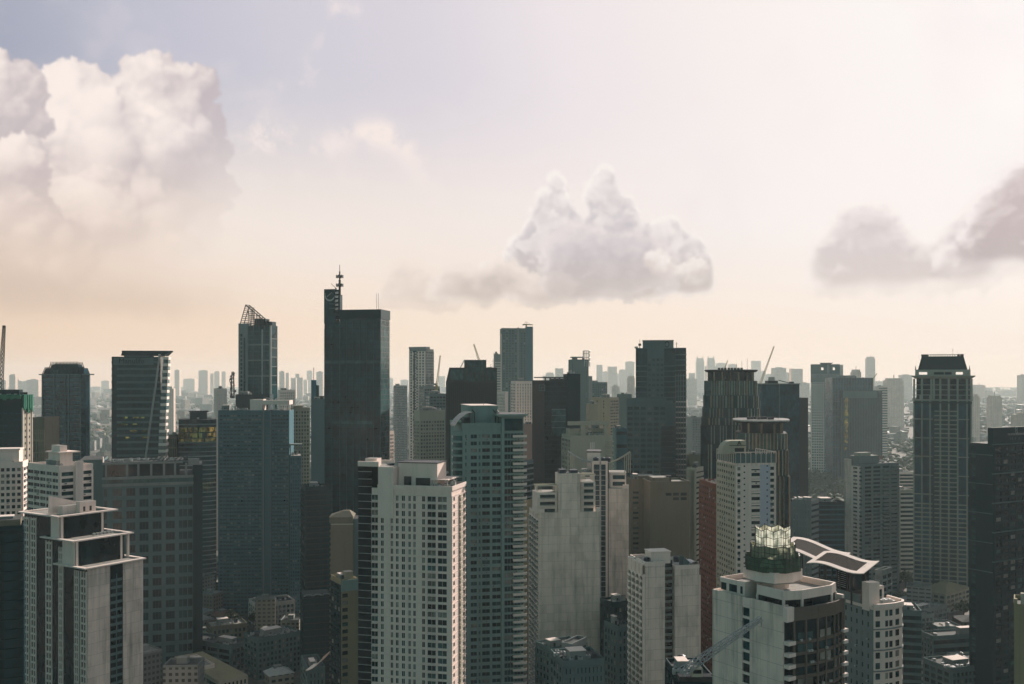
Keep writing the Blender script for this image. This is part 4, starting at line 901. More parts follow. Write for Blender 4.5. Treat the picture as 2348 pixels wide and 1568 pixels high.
# ---- block with the wave-shaped canopies
def wave_tower():
    b = Bld('apartment_block', 'white block under two wave-shaped roof canopies, its rounded corner wing lower', 332, 2002, 24, xR=2077, xL=1905, top=1392)
    W, D, H = b.W, b.D, b.H; fh = 3.5; b.D = D; zl = ZT(1348, 350)
    cr = [(0.0, 0.0), (W*.25, -0.9), (W*.55, -1.0), (W*.85, -.3), (W, 1.6), (W+.3, 9)]
    m = MB(); m.prism(cr+[(W*.8, 13), (0.0, 13)], 0, H, WHITE, top=ROOFL); m.build('wall', b.root); b.box('wall', 1.0, W-2, 13.003, D, 0, zl, GREYW, ROOFM)
    b.box('wall', 0.3, 6, 6.5, 12.99, H-.5, zl+.2, GREYW, ROOFM)
    nfl = int(H/fh)
    segs = list(zip(cr[:-1], cr[1:]))
    for k in range(min(nfl-1, 17)):
        z = H-fh*(k+1)-.4
        for si, (p, q) in enumerate(segs[:4]):
            d = Vector((q[0]-p[0], q[1]-p[1])); L = d.length; d.normalize(); nn = (d.y, -d.x)
            for (a0, a1) in (((.2, .62),) if si != 1 else ((.15, .42), (.55, .85))):
                pa = (p[0]+d.x*L*a0+nn[0]*.05, p[1]+d.y*L*a0+nn[1]*.05); pb = (p[0]+d.x*L*a1+nn[0]*.05, p[1]+d.y*L*a1+nn[1]*.05)
                m = MB(); m.prism([pa, pb, (pb[0]-nn[0]*.3, pb[1]-nn[1]*.3), (pa[0]-nn[0]*.3, pa[1]-nn[1]*.3)], z+.7, z+2.7, PANES[b.rng.randrange(len(PANES))]); m.build('window', b.root)
        if k % 2 == 1:
            m = MB()
            for (p, q) in segs: d = Vector((q[0]-p[0], q[1]-p[1])).normalized()*.3; nn = (d.y, -d.x); m.prism([(p[0]+nn[0], p[1]+nn[1]), (q[0]+nn[0], q[1]+nn[1]), q, p], z-.25, z+.15, GREYW)
            m.build('floor_band', b.root)
    m = MB()
    for (p, q) in segs:
        d = Vector((q[0]-p[0], q[1]-p[1])).normalized()*.5; nn = (d.y, -d.x); m.prism([(p[0]+nn[0], p[1]+nn[1]), (q[0]+nn[0], q[1]+nn[1]), (q[0]-nn[0]*.6, q[1]-nn[1]*.6), (p[0]-nn[0]*.6, p[1]-nn[1]*.6)], H-.5, H+1.0, WHITE)
    m.build('parapet', b.root)
    b.grid('B', 7, 0, H-1, fh, pier=1.9, frame=GREYW, depth=.2, sill=1.0, head=.9, L=D, limit=60)
    b.box('pier', -.6, 4.0, 1.4, 4.6, H-1.5, ZT(1330, 338), WHITE, ROOFM); b.box('wing_wall', 4.02, 9, 4.5, 9, H-.3, ZT(1342, 340), WHITE, ROOFL); b.box('window', 6, 8, 4.4, 4.49, H+2, H+4.5, G_DARK)
    b.clutter(H, x0=2, x1=W-1, y0=1, y1=7, n=6, house=False, tank=0)
    # glazed attic and louvre screens under the canopies
    b.box('attic_glass', 1.5, 11, 13.5, D-1, zl, ZT(1298, 350), G_BLK)
    m = MB(); y = 13.6
    while y < D-1: m.box(1.0, 1.49, y, y+.5, zl, ZT(1300, 350), METAL); y += 3.2
    z = zl+1.0
    while z < ZT(1302, 350): m.box(1.2, 1.48, 14, D-2, z, z+.16, STEEL); z += .7
    m.build('screen_frame', b.root)
    for (pa, pb, d0, wid, inset) in (((1818, 1229), (1950, 1258), 372, 17, .22), ((1888, 1262), (2016, 1276), 346, 16, .22)):
        c = MB(); n = 18; A_ = Vector((W3(pa[0], d0+6), d0+6, ZT(pa[1], d0+6))); B_ = Vector((W3(pb[0], d0-6), d0-6, ZT(pb[1], d0-6)))
        inv = Matrix.Rotation(-b.phi, 3, 'Z'); A_ = inv @ (A_-Vector((b.cx, b.cy, 0))); B_ = inv @ (B_-Vector((b.cx, b.cy, 0)))
        dr = Vector((B_.x-A_.x, B_.y-A_.y, 0)); L = dr.length; dr.normalize(); sd_ = Vector((dr.y, -dr.x, 0))*-1; SG = 1
        def pt(t_, v): 
            z = A_.z+(B_.z-A_.z)*t_+1.0*math.sin(t_*2*math.pi*.8+.5); p = A_+dr*(L*t_)-sd_*(v*wid)*SG; return (p.x, p.y, z-v*1.8-.7)
        def strip(t0, t1, v0, v1, mat, up=0.0, th=.28):
            k0, k1 = int(t0*n), int(t1*n)
            for k in range(k0, k1):
                a, b2, c2, d2 = pt(k/n, v0), pt((k+1)/n, v0), pt((k+1)/n, v1), pt(k/n, v1); lo = lambda p: (p[0], p[1], p[2]-th); hi = lambda p: (p[0], p[1], p[2]+up)
                c.face([hi(d2), hi(c2), hi(b2), hi(a)], mat); c.face([lo(a), lo(b2), lo(c2), lo(d2)], mat); c.face([hi(a), hi(b2), lo(b2), lo(a)], mat); c.face([lo(d2), lo(c2), hi(c2), hi(d2)], mat)
                if k == k0: c.face([hi(d2), hi(a), lo(a), lo(d2)], mat)
                if k == k1-1: c.face([hi(b2), hi(c2), lo(c2), lo(b2)], mat)
        strip(0, 1, 0, .16, WHITE); strip(0, 1, .84, 1, WHITE); strip(0, .12, .16, .84, WHITE, .002); strip(.88, 1, .16, .84, WHITE, .002); strip(.12, .88, .16, .84, LOUV, -.15, .35)
        c.build('roof_canopy', b.root)
        c = MB()
        for k in range(2, 16):
            for q in (0, .33, .66): a, e = pt((k+q)/n, .16), pt((k+q)/n, .84); c.bar((a[0], a[1], a[2]-.05), (e[0], e[1], e[2]-.05), .07, LOUV2)
        c.build('canopy_slat', b.root)
        for (t_, v) in ((.2, .15), (.5, .15), (.8, .15), (.3, .85), (.75, .85)): p = pt(t_, v); q = MB(); q.bar((p[0], p[1], p[2]-.4), (p[0], p[1], zl-2), .3, METAL, 6); q.build('post', b.root)
wave_tower()
# ================================================================ the business district
def text_part(b, txt, face, s, z, size, mat, o=0.5, ext=0.12, name='sign_lettering'):
    cu = bpy.data.curves.new(name, 'FONT'); cu.body = txt; cu.size = size; cu.extrude = ext; cu.align_x = 'CENTER'; cu.resolution_u = 3
    tmp = bpy.data.objects.new(name, cu); COL.objects.link(tmp); dg = bpy.context.evaluated_depsgraph_get(); me = bpy.data.meshes.new_from_object(tmp.evaluated_get(dg)); bpy.data.objects.remove(tmp); bpy.data.curves.remove(cu)
    me.materials.clear(); me.materials.append(mat); ob = link(name, me, b.root)
    if face == 'A': ob.location = (s, -o, z); ob.rotation_euler = (R(90), 0, 0)
    else: ob.location = (-o, s, z); ob.rotation_euler = (R(90), 0, R(-90))
    return ob

# -- dark tower with the fin and mast
def mast_tower():
    b = Bld('office_tower', 'tallest dark glass tower, a narrow fin with a tall mast rising at its corner', 733, 872, 78, xR=885, xL=743, top=709)
    W, D, H = b.W, b.D, b.H; s = b.sB(779); W = b.W = max(W, 20)
    b.body(G_DARK, H, name='curtain_wall', y1=s, top=ROOFM); zt = ZT(661, 735)
    b.box('curtain_wall', .4, W, s+.003, D, 0, ZT(738, 740), G_DARK)
    b.box('fin', .2, 9, b.sB(768), D+.2, ZT(738, 740)-1, zt, G_DARK, METAL); b.box('mast_wall', .2, 5, s-.01, s+1.4, H-3, ZT(674, 735), DARKW)
    za = ZT(740, 735)
    for k in range(9): z = za+(zt-za)*k/8.6; b.box('rung', 1.0, 2.4, s+1.39, b.sB(768)-.002, z, z+1.2, DARKW)
    b.mullions('B', 0, H-8, 5.45, w_=.3, depth=.3, mat=GREYM, L=s, oy=0); b.mullions('B', 0, H-14, 5.45, w_=.3, depth=.3, mat=GREYM, L=D-s, oy=s+.05, ox=.35)
    b.lines('B', 4, H-10, 3.9, h=.5, depth=.1, mat=G_BLK, L=D-.3)
    b.box('crown_band', -.5, W+.5, -.5, s, H-7, H+.01, DARKW, METAL); b.box('refuge_floor', -.14, -.002, .5, D-.5, ZT(833, 735), ZT(826, 735), G_MID); b.box('refuge_floor', -.14, -.002, 6, D-6, ZT(972, 735), ZT(965, 735), G_MID)
    b.box('corner_glass', .5, W-.5, -.12, 0, 5, H-7.5, G_MID); b.lines('A', 5, H-8, 3.9, h=.4, depth=.2, mat=METAL, oy=0); b.mullions('A', 5, H-8, 3.2, w_=.2, depth=.22, mat=METAL)
    m = MB(); zz = ZT(605, 735); y = s+.7; x = 1.4
    m.cyl(x, y, .9, ZT(675, 735), ZT(640, 735), METAL, 8); m.cyl(x, y, .55, ZT(640, 735), ZT(620, 735), METAL, 8); m.cyl(x, y, .22, ZT(620, 735), zz, METAL, 6)
    m.build('mast', b.root)
    for py in (652, 632):
        for a in range(6):
            an = a*math.pi/3; q = MB(); z = ZT(py, 735); q.bar((0, 0, 0), (2.4*math.cos(an), 2.4*math.sin(an), 0), .2, METAL); q.box(2.4*math.cos(an)-.3, 2.4*math.cos(an)+.3, 2.4*math.sin(an)-.3, 2.4*math.sin(an)+.3, -1.2, 1.2, METAL); q.build('antenna_panel', b.root, (x, y, z))
    q = MB(); q.box(0, 1, 0, 1, 0, 1, METAL); q.bar((.5, .5, 1), (.5, 4.5, 4.5), .18, METAL); q.build('davit', b.root, (3, s+4, zt))
    for k in (0, 1.2): q = MB(); q.cyl(0, 0, .12, 0, 12, METAL, 5); q.build('antenna', b.root, (4, 3+k*1.2, H))
    b.box('bar_sign', -.1, .19, b.sB(773), D-4, ZT(696, 735), ZT(694.5, 735), GREYM); b.box('bar_sign', -.1, .19, b.sB(773), D-4, ZT(706, 735), ZT(704.5, 735), GREYM)
    # crescent emblem on the fin
    m = MB(); cs, cz, r = (b.sB(768)+D)/2, ZT(677, 735), 3.9; n = 16
    for k in range(n):
        a0, a1 = 2.2+3.9*k/n, 2.2+3.9*(k+1)/n; w0, w1 = .15+1.1*math.sin(math.pi*k/n), .15+1.1*math.sin(math.pi*(k+1)/n); f = lambda a, rr: (.1, cs-rr*math.cos(a+.3), cz+rr*math.sin(a+.3))
        m.face([f(a0, r), f(a1, r), f(a1, r-w1), f(a0, r-w0)], STEEL)
    m.bar((.1, cs+2.2, cz-.6), (.1, cs-.6, cz+1.6), .45, STEEL); m.bar((.1, cs-.6, cz+1.6), (.1, cs-1.8, cz+2.6), .3, STEEL); m.build('emblem', b.root)
mast_tower()

# -- tower topped by the sloping open frame
def frame_tower():
    b = Bld('office_tower', 'slender tower finishing in a sloping open steel frame, beside a telecom mast', 1000, 620, 74, xR=636, xL=547, top=746)
    W, D, H = b.W, b.D, b.H; b.body(G_DARK, H, name='curtain_wall')
    s1, s2 = b.sB(581), b.sB(568)
    b.box('wall', -.5, 6, s2, D, 0, ZT(741, 1005), GREYW, ROOFM); b.box('corner_pier', -.7, 1.5, -.5, 1.2, 0, H, GREYW)
    m = MB(); z = 5.0
    while z < H-8: m.box(-.62, -.502, b.sB(556), b.sB(552), z, z+2.6, G_BLK); z += 4.2
    m.build('glass_slot', b.root); b.box('glass_slot', -.62, -.503, b.sB(563), b.sB(559), 5, H-12, G_BLK)
    b.mullions('B', 5, H, 6, w_=.5, depth=.35, mat=GREYM, L=s2)
    for py in (790, 826, 862): b.box('belt', -.5, 0, 1.2, s2, ZT(py+1.5, 1000), ZT(py-1.5, 1000), GREYW)
    for py in (776, 797, 818, 840, 861, 882): b.box('belt', 1.5, W, -.3, 0, ZT(py+1, 1000), ZT(py-.6, 1000), GREYW)
    b.box('bright_pier', -.6, -.2, b.sB(603), b.sB(600), 5, H-4, STEEL); b.lines('B', 5, H-6, 4.0, h=.6, depth=.15, mat=G_MID, L=s2)
    zp, zr = ZT(698, 1004), ZT(746, 1000); m = MB(); T = (0.0, b.sB(563), zp)
    pts = {'a': (0, b.sB(549), H-1), 'b': (0, b.sB(634), zr), 'c': (0, b.sB(578), H)}
    for x in (0, W*.5):
        A_, B_, T_ = (x, b.sB(548), H-2), (x, 1.0, zr), (x, b.sB(563), zp); m.bar(A_, T_, .5, METAL); m.bar(T_, B_, .55, METAL)
        for k in range(1, 9): t_ = k/9; p = tuple(T_[i]+(B_[i]-T_[i])*t_ for i in range(3)); m.bar(p, (p[0], p[1], H-1), .34, METAL)
        for k in range(1, 12):
            t_ = k/12; p = tuple(A_[i]+(T_[i]-A_[i])*t_ for i in range(3)); q = (x, min(p[1]-1.0, b.sB(575)), p[2]); m.bar(p, (x, b.sB(575), p[2]-1), .32, METAL)
        m.bar((x, b.sB(574), H), (x, b.sB(570), zp-6), .3, METAL)
    for t_ in (0, .25, .5, .75, 1): y = b.sB(563)+(1.0-b.sB(563))*t_; z = zp+(zr-zp)*t_; m.bar((0, y, z), (W*.5, y, z), .3, METAL)
    for k in range(6): m.bar((0, b.sB(590+6*k), H), (0, b.sB(596+6*k), zr+(zp-zr)*(.55-.09*k)), .12, METAL)
    for z in (H+2.2, H+4.4, H+7, H+10): m.bar((0, 2 if z < H+6 else b.sB(600), z), (0, b.sB(572), z), .2, METAL)
    m.build('crown_lattice', b.root)
    b.box('plant_room', 3, W-3, b.sB(605), b.sB(580), H, H+7, DARKW); b.box('plant_room', 3, W-3, b.sB(620), b.sB(607), H, H+4, DARKW)
frame_tower()

# -- leaning-edge striped tower with the letters
def striped_tower():
    d = 850; b = Bld('office_tower', 'glass tower banded with pale stripes, its sunlit edge leaning outward under a pointed roof blade', d, 372, 82, xR=379, xL=256, top=818)
    W, D, H = b.W, b.D, b.H; W = b.W = 26; b.body(G_DARK, H, name='curtain_wall', y0=1.5)
    st = ZT(1055, d); fh = (H-st)/15.6
    m = MB(); z = H-fh
    while z > 4: m.box(-.5, -.002, 1.6, D*.90, z, z+fh*.34, GREYM); m.box(-.3, -.003, D*.90, D+.1, z, z+fh*.3, DARKW); z -= fh
    m.build('spandrel_band', b.root); b.mullions('B', 4, H, 5.2, w_=.16, depth=.1, mat=METAL, L=D)
    # leaning lit flank: strips along the right edge widening upward
    z = H; k = 0; top_px, bot_px = 386.0, 377.0
    while z > st-6:
        pyk = 818+(1055-818)*(H-z)/(H-st); edge = 386-0.0*k; f = (z-st)/(H-st); xr = 377+9.5*max(0, f)**1.1+(3 if f < .3 else 0); xl = 361+5.5*f if f > .35 else 362.9
        y0_ = -(W3(xr, d)-W3(372, d)); y1_ = -(W3(xl+8*max(f, 0), d)-W3(372, d))
        b.box('lit_band', -1.2, 10, y0_, y1_, z-fh*.42, z, WHITE, WHITE); b.box('window', -.9, 9.6, y0_+.5, y1_, z-fh+.01, z-fh*.42-.01, G_MID if f > .5 else G_CURT); z -= fh
    m = MB(); p0 = (-1.5, b.sB(367), H+1.5); p1 = (-1.5, b.sB(332), st-4); m.bar(p0, p1, .9, STEEL); m.build('slanting_rib', b.root)
    zb = ZT(804, d); y0_, y1_ = b.sB(342), b.sB(283)
    b.box('plant_room', 2, 20, y0_, y1_, H, zb-2.6, GREYM, METAL)
    m = MB(); Yt, Yr, Yl = b.sB(396), b.sB(376), b.sB(279)
    m.prism([(1, Yt), (10, Yr-2), (24, Yr-2), (24, Yl), (0, Yl), (0, Yr)], zb-1.5, zb, DARKW); m.prism([(1, Yr), (20, Yr), (20, Yl+1), (1, Yl+1)], zb-4.2, zb-1.503, DARKW, ring1=[(1, Yt+3), (20, Yr-3), (20, Yl), (1, Yl)]); m.build('roof_blade', b.root)
    b.box('parapet', -.4, 25, b.sB(368), b.sB(363), H, H+2.2, WHITE)
    b.box('sign_band', -.6, -.003, b.sB(352), D-1.5, H-7.0, H-.8, GREYM)
    text_part(b, 'Manulife', 'B', b.sB(302), H-4.6-1.0, 6.2, G_BLK, o=.7, ext=.3)
    m = MB()
    for k in range(3): y = b.sB(268+2.6*k); m.box(-.8, -.5, y-.35, y+.35, H-5.2, H-1.2, GREYM)
    m.build('logo_bars', b.root)
    for k in range(14):
        g = b.rng; r_ = g.choice((9.3, 10.3, 11.3, 12.3)); y = g.uniform(8, D-10); z = H-fh*r_; b.box('painted_glint', -.14, -.003, y, y+g.uniform(2, 5), z+.3, z+fh*.5, G_GLINT)  # gold boxes painted as glints of reflected sun
striped_tower()

# -- teal tower with a ribbed crown
def ribbed_tower():
    d = 880; b = Bld('office_tower', 'dark teal tower with chamfered corners and a flared ribbed crown', d, 190, 60, xR=212, xL=93, top=858)
    W, D, H = b.W, b.D, b.H; c = min(5, W*.3)
    m = MB(); m.prism([(c, 0), (W-c, 0), (W, c), (W, D-c), (W-c, D), (c, D), (0, D-c), (0, c)], 0, H, G_BLUE, top=ROOFM); m.build('curtain_wall', b.root)
    for s in (c, D*.32, D*.40, D*.66, D-c): b.box('pier', -.6, -.002, s-.6, s+.6, 0, H, GREYM)
    b.lines('B', 6, H-3, 4.0, h=1.0, depth=.15, mat=G_BLK, L=D-c-.5, oy=0); m = MB(); g = b.rng
    for k in range(3, 42):
        for j in range(4):
            if g.random() < .7: y = D*.43+j*D*.055; m.box(-.5, -.002, y, y+D*.045, H-4*k+.6, H-4*k+2.4, G_MID if g.random() < .7 else GREYM)
    m.build('balcony_band', b.root); m = MB()
    for k in range(1, 42):
        for y in (c+2, D*.75): m.box(-.3, -.003, y, y+D*.12, H-4*k, H-4*k+.6, GREYM)
    m.build('window_trim', b.root)
    m = MB()
    for k in range(2, 44): m.box(1.5, W-6, -.25, -.002, H-4*k, H-4*k+.8, DARKW)
    m.build('spandrel_band', b.root)
    b.box('cornice', -1.2, W+1, -1.2, D+1, H-.6, H+.4, GREYM, METAL); zt = ZT(830, d); zs = ZT(841, d)
    q = MB(); q.prism([(.9, D*.15), (W-1, D*.15), (W-1, D*.83), (.9, D*.83)], H+.4, zt-2, G_BLUE, ring1=[(3, D*.18), (W-3, D*.18), (W-3, D*.80), (3, D*.80)], top=METAL); q.build('crown_core', b.root); q = MB(); q.prism([(2, .8), (W-2, .8), (W-2, D-.8), (2, D-.8)], H+.4, zs-1, G_BLUE, ring1=[(3.5, 2.6), (W-3, 2.6), (W-3, D-2.6), (3.5, D-2.6)]); q.build('crown_base', b.root)
    m = MB(); n = 20
    for k in range(n):
        y = D*.14+(D*.70)*k/(n-1); yy = D*.17+(D*.64)*k/(n-1); m.bar((0.2, y, H+.4), (2.4, yy, zt-1), .45, DARKW); m.bar((2.4, yy, zt-1), (2.0, yy-.5, zt+.6), .35, DARKW); m.bar((W-1, y, H+.4), (W-3, yy, zt), .45, DARKW)
    for k in range(5):
        y = .5+(D*.14)*k/5; m.bar((1.5, y, H+.4), (3, y+2, zs), .4, DARKW); y = D-.5-(D*.14)*k/5; m.bar((1.5, y, H+.4), (3, y-2, zs), .4, DARKW)
    m.build('crown_rib_lattice', b.root); b.box('plant_room', .6, 4, D*.60, D*.72, H+.4, H+4, GREYM)
ribbed_tower()

# -- green netted block and its crane
def netted_block():
    b = Bld('office_building', 'dark building wrapped in green construction netting, its end wall sunlit', 640, 50, 80, xR=72, xL=-30, top=905)
    H = b.H; W, D = b.W, b.D
    b.body(DARKW, H-1, top=ROOFM); m = MB(); z = 4
    b.box('wall', .01, W, -.5, -.002, 0, ZT(935, 640), CREAM); m = MB()
    for k in range(2, 40):
        for x in (.6, 1.5): m.box(W*.25, W*.33, -.62, -.502, H-4*k, H-4*k+1.4, G_DARK); m.box(W*.68, W*.76, -.62, -.502, H-4*k, H-4*k+1.4, G_DARK)
    o = m.build('window_slot_frame', b.root); b.mullions('A', 0, ZT(935, 640), W/2, w_=.5, depth=.9, mat=WHITE)
    m = MB(); n = 14; g = b.rng; zb = ZT(950, 640); prev = None
    nn = 10
    for face in 'AB':
        L = W if face == 'A' else D
        for k in range(nn):
            a, c = L*k/nn, L*(k+1)/nn; o1 = .9+.7*g.random(); z0 = ZT(938+g.uniform(-2, 12) if face == 'A' else 915+g.uniform(-2, 3), 640)
            b.fb(m, face, a, c, z0, H+.2*g.random(), .7, o1+.3, GREEN)
    m.build('netting', b.root); b.box('plant_room', 3, W-3, 4, 28, H-1, ZT(893, 645), DARKW); b.box('plant_room', 6, W-3, 0.5, 10, H-1, ZT(899, 645), METAL)
    b.lines('B', 10, H-12, 4, h=.5, depth=.2, mat=G_BLUE); b.clutter(H-.9, n=6, house=False)
netted_block()
def lattice_crane(name, label, foot, tip, wdt, cab=None, mast_to=None, counter=None, mat=YELLOW, group='construction cranes', r=.09, pend=True, n=None):
    """tower crane: a lattice jib from foot to tip (world points), mast below the foot, counter jib"""
    root = bpy.data.objects.new(name, None); COL.objects.link(root); base = Vector(foot); root.location = (base.x, base.y, mast_to if mast_to is not None else base.z); tag(root, label, 'crane', group); off = Vector(root.location)
    def lat(name, p, q, wd, taper=.5):
        m = MB(); p, q = Vector(p)-off, Vector(q)-off; L = (q-p).length; d = (q-p).normalized(); u = d.cross(Vector((0, 0, 1)));
        if u.length < .05: u = Vector((1, 0, 0))
        u.normalize(); v = u.cross(d).normalized(); nn = n or max(4, int(L/(wd*1.15)))
        def c(k, i): t_ = k/nn; h = wd/2*(1-taper*t_); a = ((-1, -1), (1, -1), (1, 1), (-1, 1))[i]; return p+d*(L*t_)+u*(a[0]*h)+v*(a[1]*h)
        for i in range(4): m.bar(c(0, i), c(nn, i), r*1.5, mat)
        for k in range(nn):
            for i in range(4): j = (i+1) % 4; m.bar(c(k, i), c(k+1, j), r, mat); m.bar(c(k, i), c(k, j), r, mat)
        m.build(name, root)
    lat('jib_lattice', foot, tip, wdt)
    if mast_to is not None: lat('mast_lattice', (base.x, base.y, mast_to), foot, wdt*1.2, 0)
    if counter: 
        lat('counter_jib_lattice', foot, counter, wdt*.9, 0); c_ = Vector(counter)-off; m = MB(); m.box(c_.x-wdt*.6, c_.x+wdt*.6, c_.y-wdt*.6, c_.y+wdt*.6, c_.z-wdt*.8, c_.z+wdt*.3, GREYW); m.build('counterweight', root)
        t_ = Vector(foot)-off+Vector((0, 0, wdt*3.2)); m = MB(); m.bar(Vector(foot)-off, t_, r*2, mat); m.bar(t_, Vector(counter)-off, r*.7, METAL); m.bar(t_, (Vector(foot)+(Vector(tip)-Vector(foot))*.75)-off, r*.7, METAL); m.build('apex_tie', root)
    if cab: m = MB(); f = Vector(foot)-off; m.box(f.x+wdt*.4, f.x+wdt*.4+cab, f.y-cab/2, f.y+cab/2, f.z-cab*.4, f.z+cab*.6, WHITE); m.build('cab', root)
    t_ = Vector(tip)-off; m = MB(); m.bar(t_, t_+Vector((0, 0, -wdt*1.2)), r*.7, METAL); m.build('hook_rope', root)
    return root
P3 = lambda px, py, d: (W3(px, d), d, ZT(py, d))
lattice_crane('tower_crane', 'tall luffing crane jib rising beyond the green netted building', P3(1, 889, 660), P3(9.5, 746, 660), 2.4, mast_to=P3(1, 915, 660)[2], mat=METAL, r=.16)
b = Bld('office_building', 'tan block with gold sunlit fins between the netted building and the ribbed-crown tower', 760, 72, 86, xR=101, W=None, D=30, top=957)
b.W = W3(101, 760)-W3(72, 760); b.phi = R(4); b.root.rotation_euler = (0, 0, R(4)); b.D = 30
b.body(TANW, b.H, top=ROOFM); b.grid('A', 7, 0, ZT(985, 760), 9.0, pier=.5, frame=G_GLINT if False else OCHRE, depth=.5, sill=.5, head=.2, limit=60, panes=[G_DARK, G_CURT])

# -- generic towers ------------------------------------------------
def tower(name, label, d, xC, phi, xR, xL, top, wallm, A=None, B=None, roof=ROOFM, par=1.2, clut=5, cat='building', group=None, D=None, W=None, glass_core=None, mast=0, tank=1, house=True):
    b = Bld(name, label, d, xC, phi, xR=xR, xL=xL, top=top, cat=cat, group=group, D=D, W=W)
    b.body(glass_core or wallm, b.H, top=roof, name='wall' if not glass_core else 'curtain_wall')
    for face, spec in (('A', A), ('B', B)):
        if not spec: continue
        kind = spec[0]; k = dict(spec[1]) if len(spec) > 1 else {}
        if kind == 'grid': b.grid(face, k.pop('n'), 0, b.H-k.pop('cap', 1.5), k.pop('fh', 3.3), frame=k.pop('frame', wallm), **k)
        elif kind == 'rib': b.ribbons(face, 0, b.H-k.pop('cap', 1.5), k.pop('fh', 3.8), mat=k.pop('mat', wallm), **k)
        elif kind == 'cur': 
            c = k.pop('cap', 0); b.mullions(face, 0, b.H-c, k.get('step', 3), w_=k.get('w_', .25), depth=k.get('depth', .3), mat=k.get('mat', METAL)); b.lines(face, 3, b.H-c-1, k.get('fh', 3.9), h=k.get('h', .5), depth=k.get('dl', .12), mat=k.get('lm', METAL))
    if par: b.parapet(wallm, par)
    if clut: b.clutter(b.H, n=clut, mast=mast, tank=tank, house=house)
    return b
G = lambda n, **k: ('grid', dict(n=n, **k)); RB_ = lambda **k: ('rib', k); CU = lambda **k: ('cur', k)

# blue-grey slab hotel
b = tower('office_building', 'broad blue-grey slab finely gridded with small windows, a recessed strip down its front', 800, 500, 3, xR=663, xL=494, top=941, wallm=BLUEW, D=22, A=None, clut=0, par=0)
s1, s2 = b.sA(603), b.sA(621); n = 12
b.windows('A', [(1.0+(s1-2)*k/n+.35, 1.0+(s1-2)*(k+1)/n-.35) for k in range(n)], 0, b.H-3, 2.95, sill=1.0, head=.75, depth=.35, frame=BLUEW, L=s1, limit=70)
n = 6; L2 = b.W-s2
b.windows('A', [((L2-1)*k/n+.9, (L2-1)*(k+1)/n+.2) for k in range(n)], 0, b.H-3, 2.95, sill=1.0, head=.75, depth=.35, frame=BLUEW, L=L2, ox=s2, limit=30)
m = MB()
for k in range(14): c_ = 1.0+(s1-2)*k/12; m.box(c_-.12, c_+.12, -.75, -.36, 0, b.H-1, GREYM) if k < 13 else None
for k in range(7): c_ = s2+.5+(L2-1)*k/6; m.box(c_-.12, c_+.12, -.75, -.36, 0, b.H-1, GREYM)
m.build('mullion', b.root); b.box('pier', s1, s1+1.0, -1.0, 0, 0, b.H+1, GREYW); b.box('pier', s2-.5, s2, -.8, 0, 0, b.H, GREYW)
b.balconies('A', [(s1+1.1, s2-.6)], 0, b.H-3, 5.9, out=.6, mat=GREYM, rail=GREYM, limit=40)
zr = ZT(916, 802); b.box('penthouse', b.sA(572), b.sA(600), 1.5, 18, b.H+.01, zr, WHITE, ROOFL); b.box('penthouse', b.sA(600)+.01, b.W-.3, 2.2, 19, b.H+4.6, ZT(918, 802), WHITE, ROOFL)
for k in range(6): b.box('post', b.sA(602)+k*4.1, b.sA(602)+k*4.1+.9, 2.2, 3.2, b.H, b.H+4.6, WHITE)
m = MB()
for x in (b.sA(612), b.sA(640)):
    for k in range(8): a0, a1 = math.pi*k/8, math.pi*(k+1)/8; m.bar((x-4*math.cos(a0), 2.4, ZT(918, 802)+1.9*math.sin(a0)), (x-4*math.cos(a1), 2.4, ZT(918, 802)+1.9*math.sin(a1)), .3, WHITE)
m.build('roof_arch', b.root); b.clutter(b.H, x0=1, x1=b.sA(570), y0=1, n=8, mast=1)
lo = Bld('office_building', 'lower blue-grey wing with a pale roof deck beside the broad blue-grey slab', 800, 664, 3, xR=692.5, D=20, top=1045); lo.body(BLUEW, top=ROOFL); lo.grid('A', 5, 0, lo.H-1.5, 2.95, pier=.8, frame=BLUEW, depth=.35, limit=60); lo.box('frame_post', lo.W-1.2, lo.W, -.6, 0, 0, ZT(1020, 800), GREYW); lo.box('pergola', 0, lo.W, 0, 8, ZT(1021, 800), ZT(1018, 800), GREYW); lo.box('post', 0.1, .9, .2, 1, lo.H, ZT(1021, 800), GREYW); lo.clutter(lo.H, n=4, house=False)

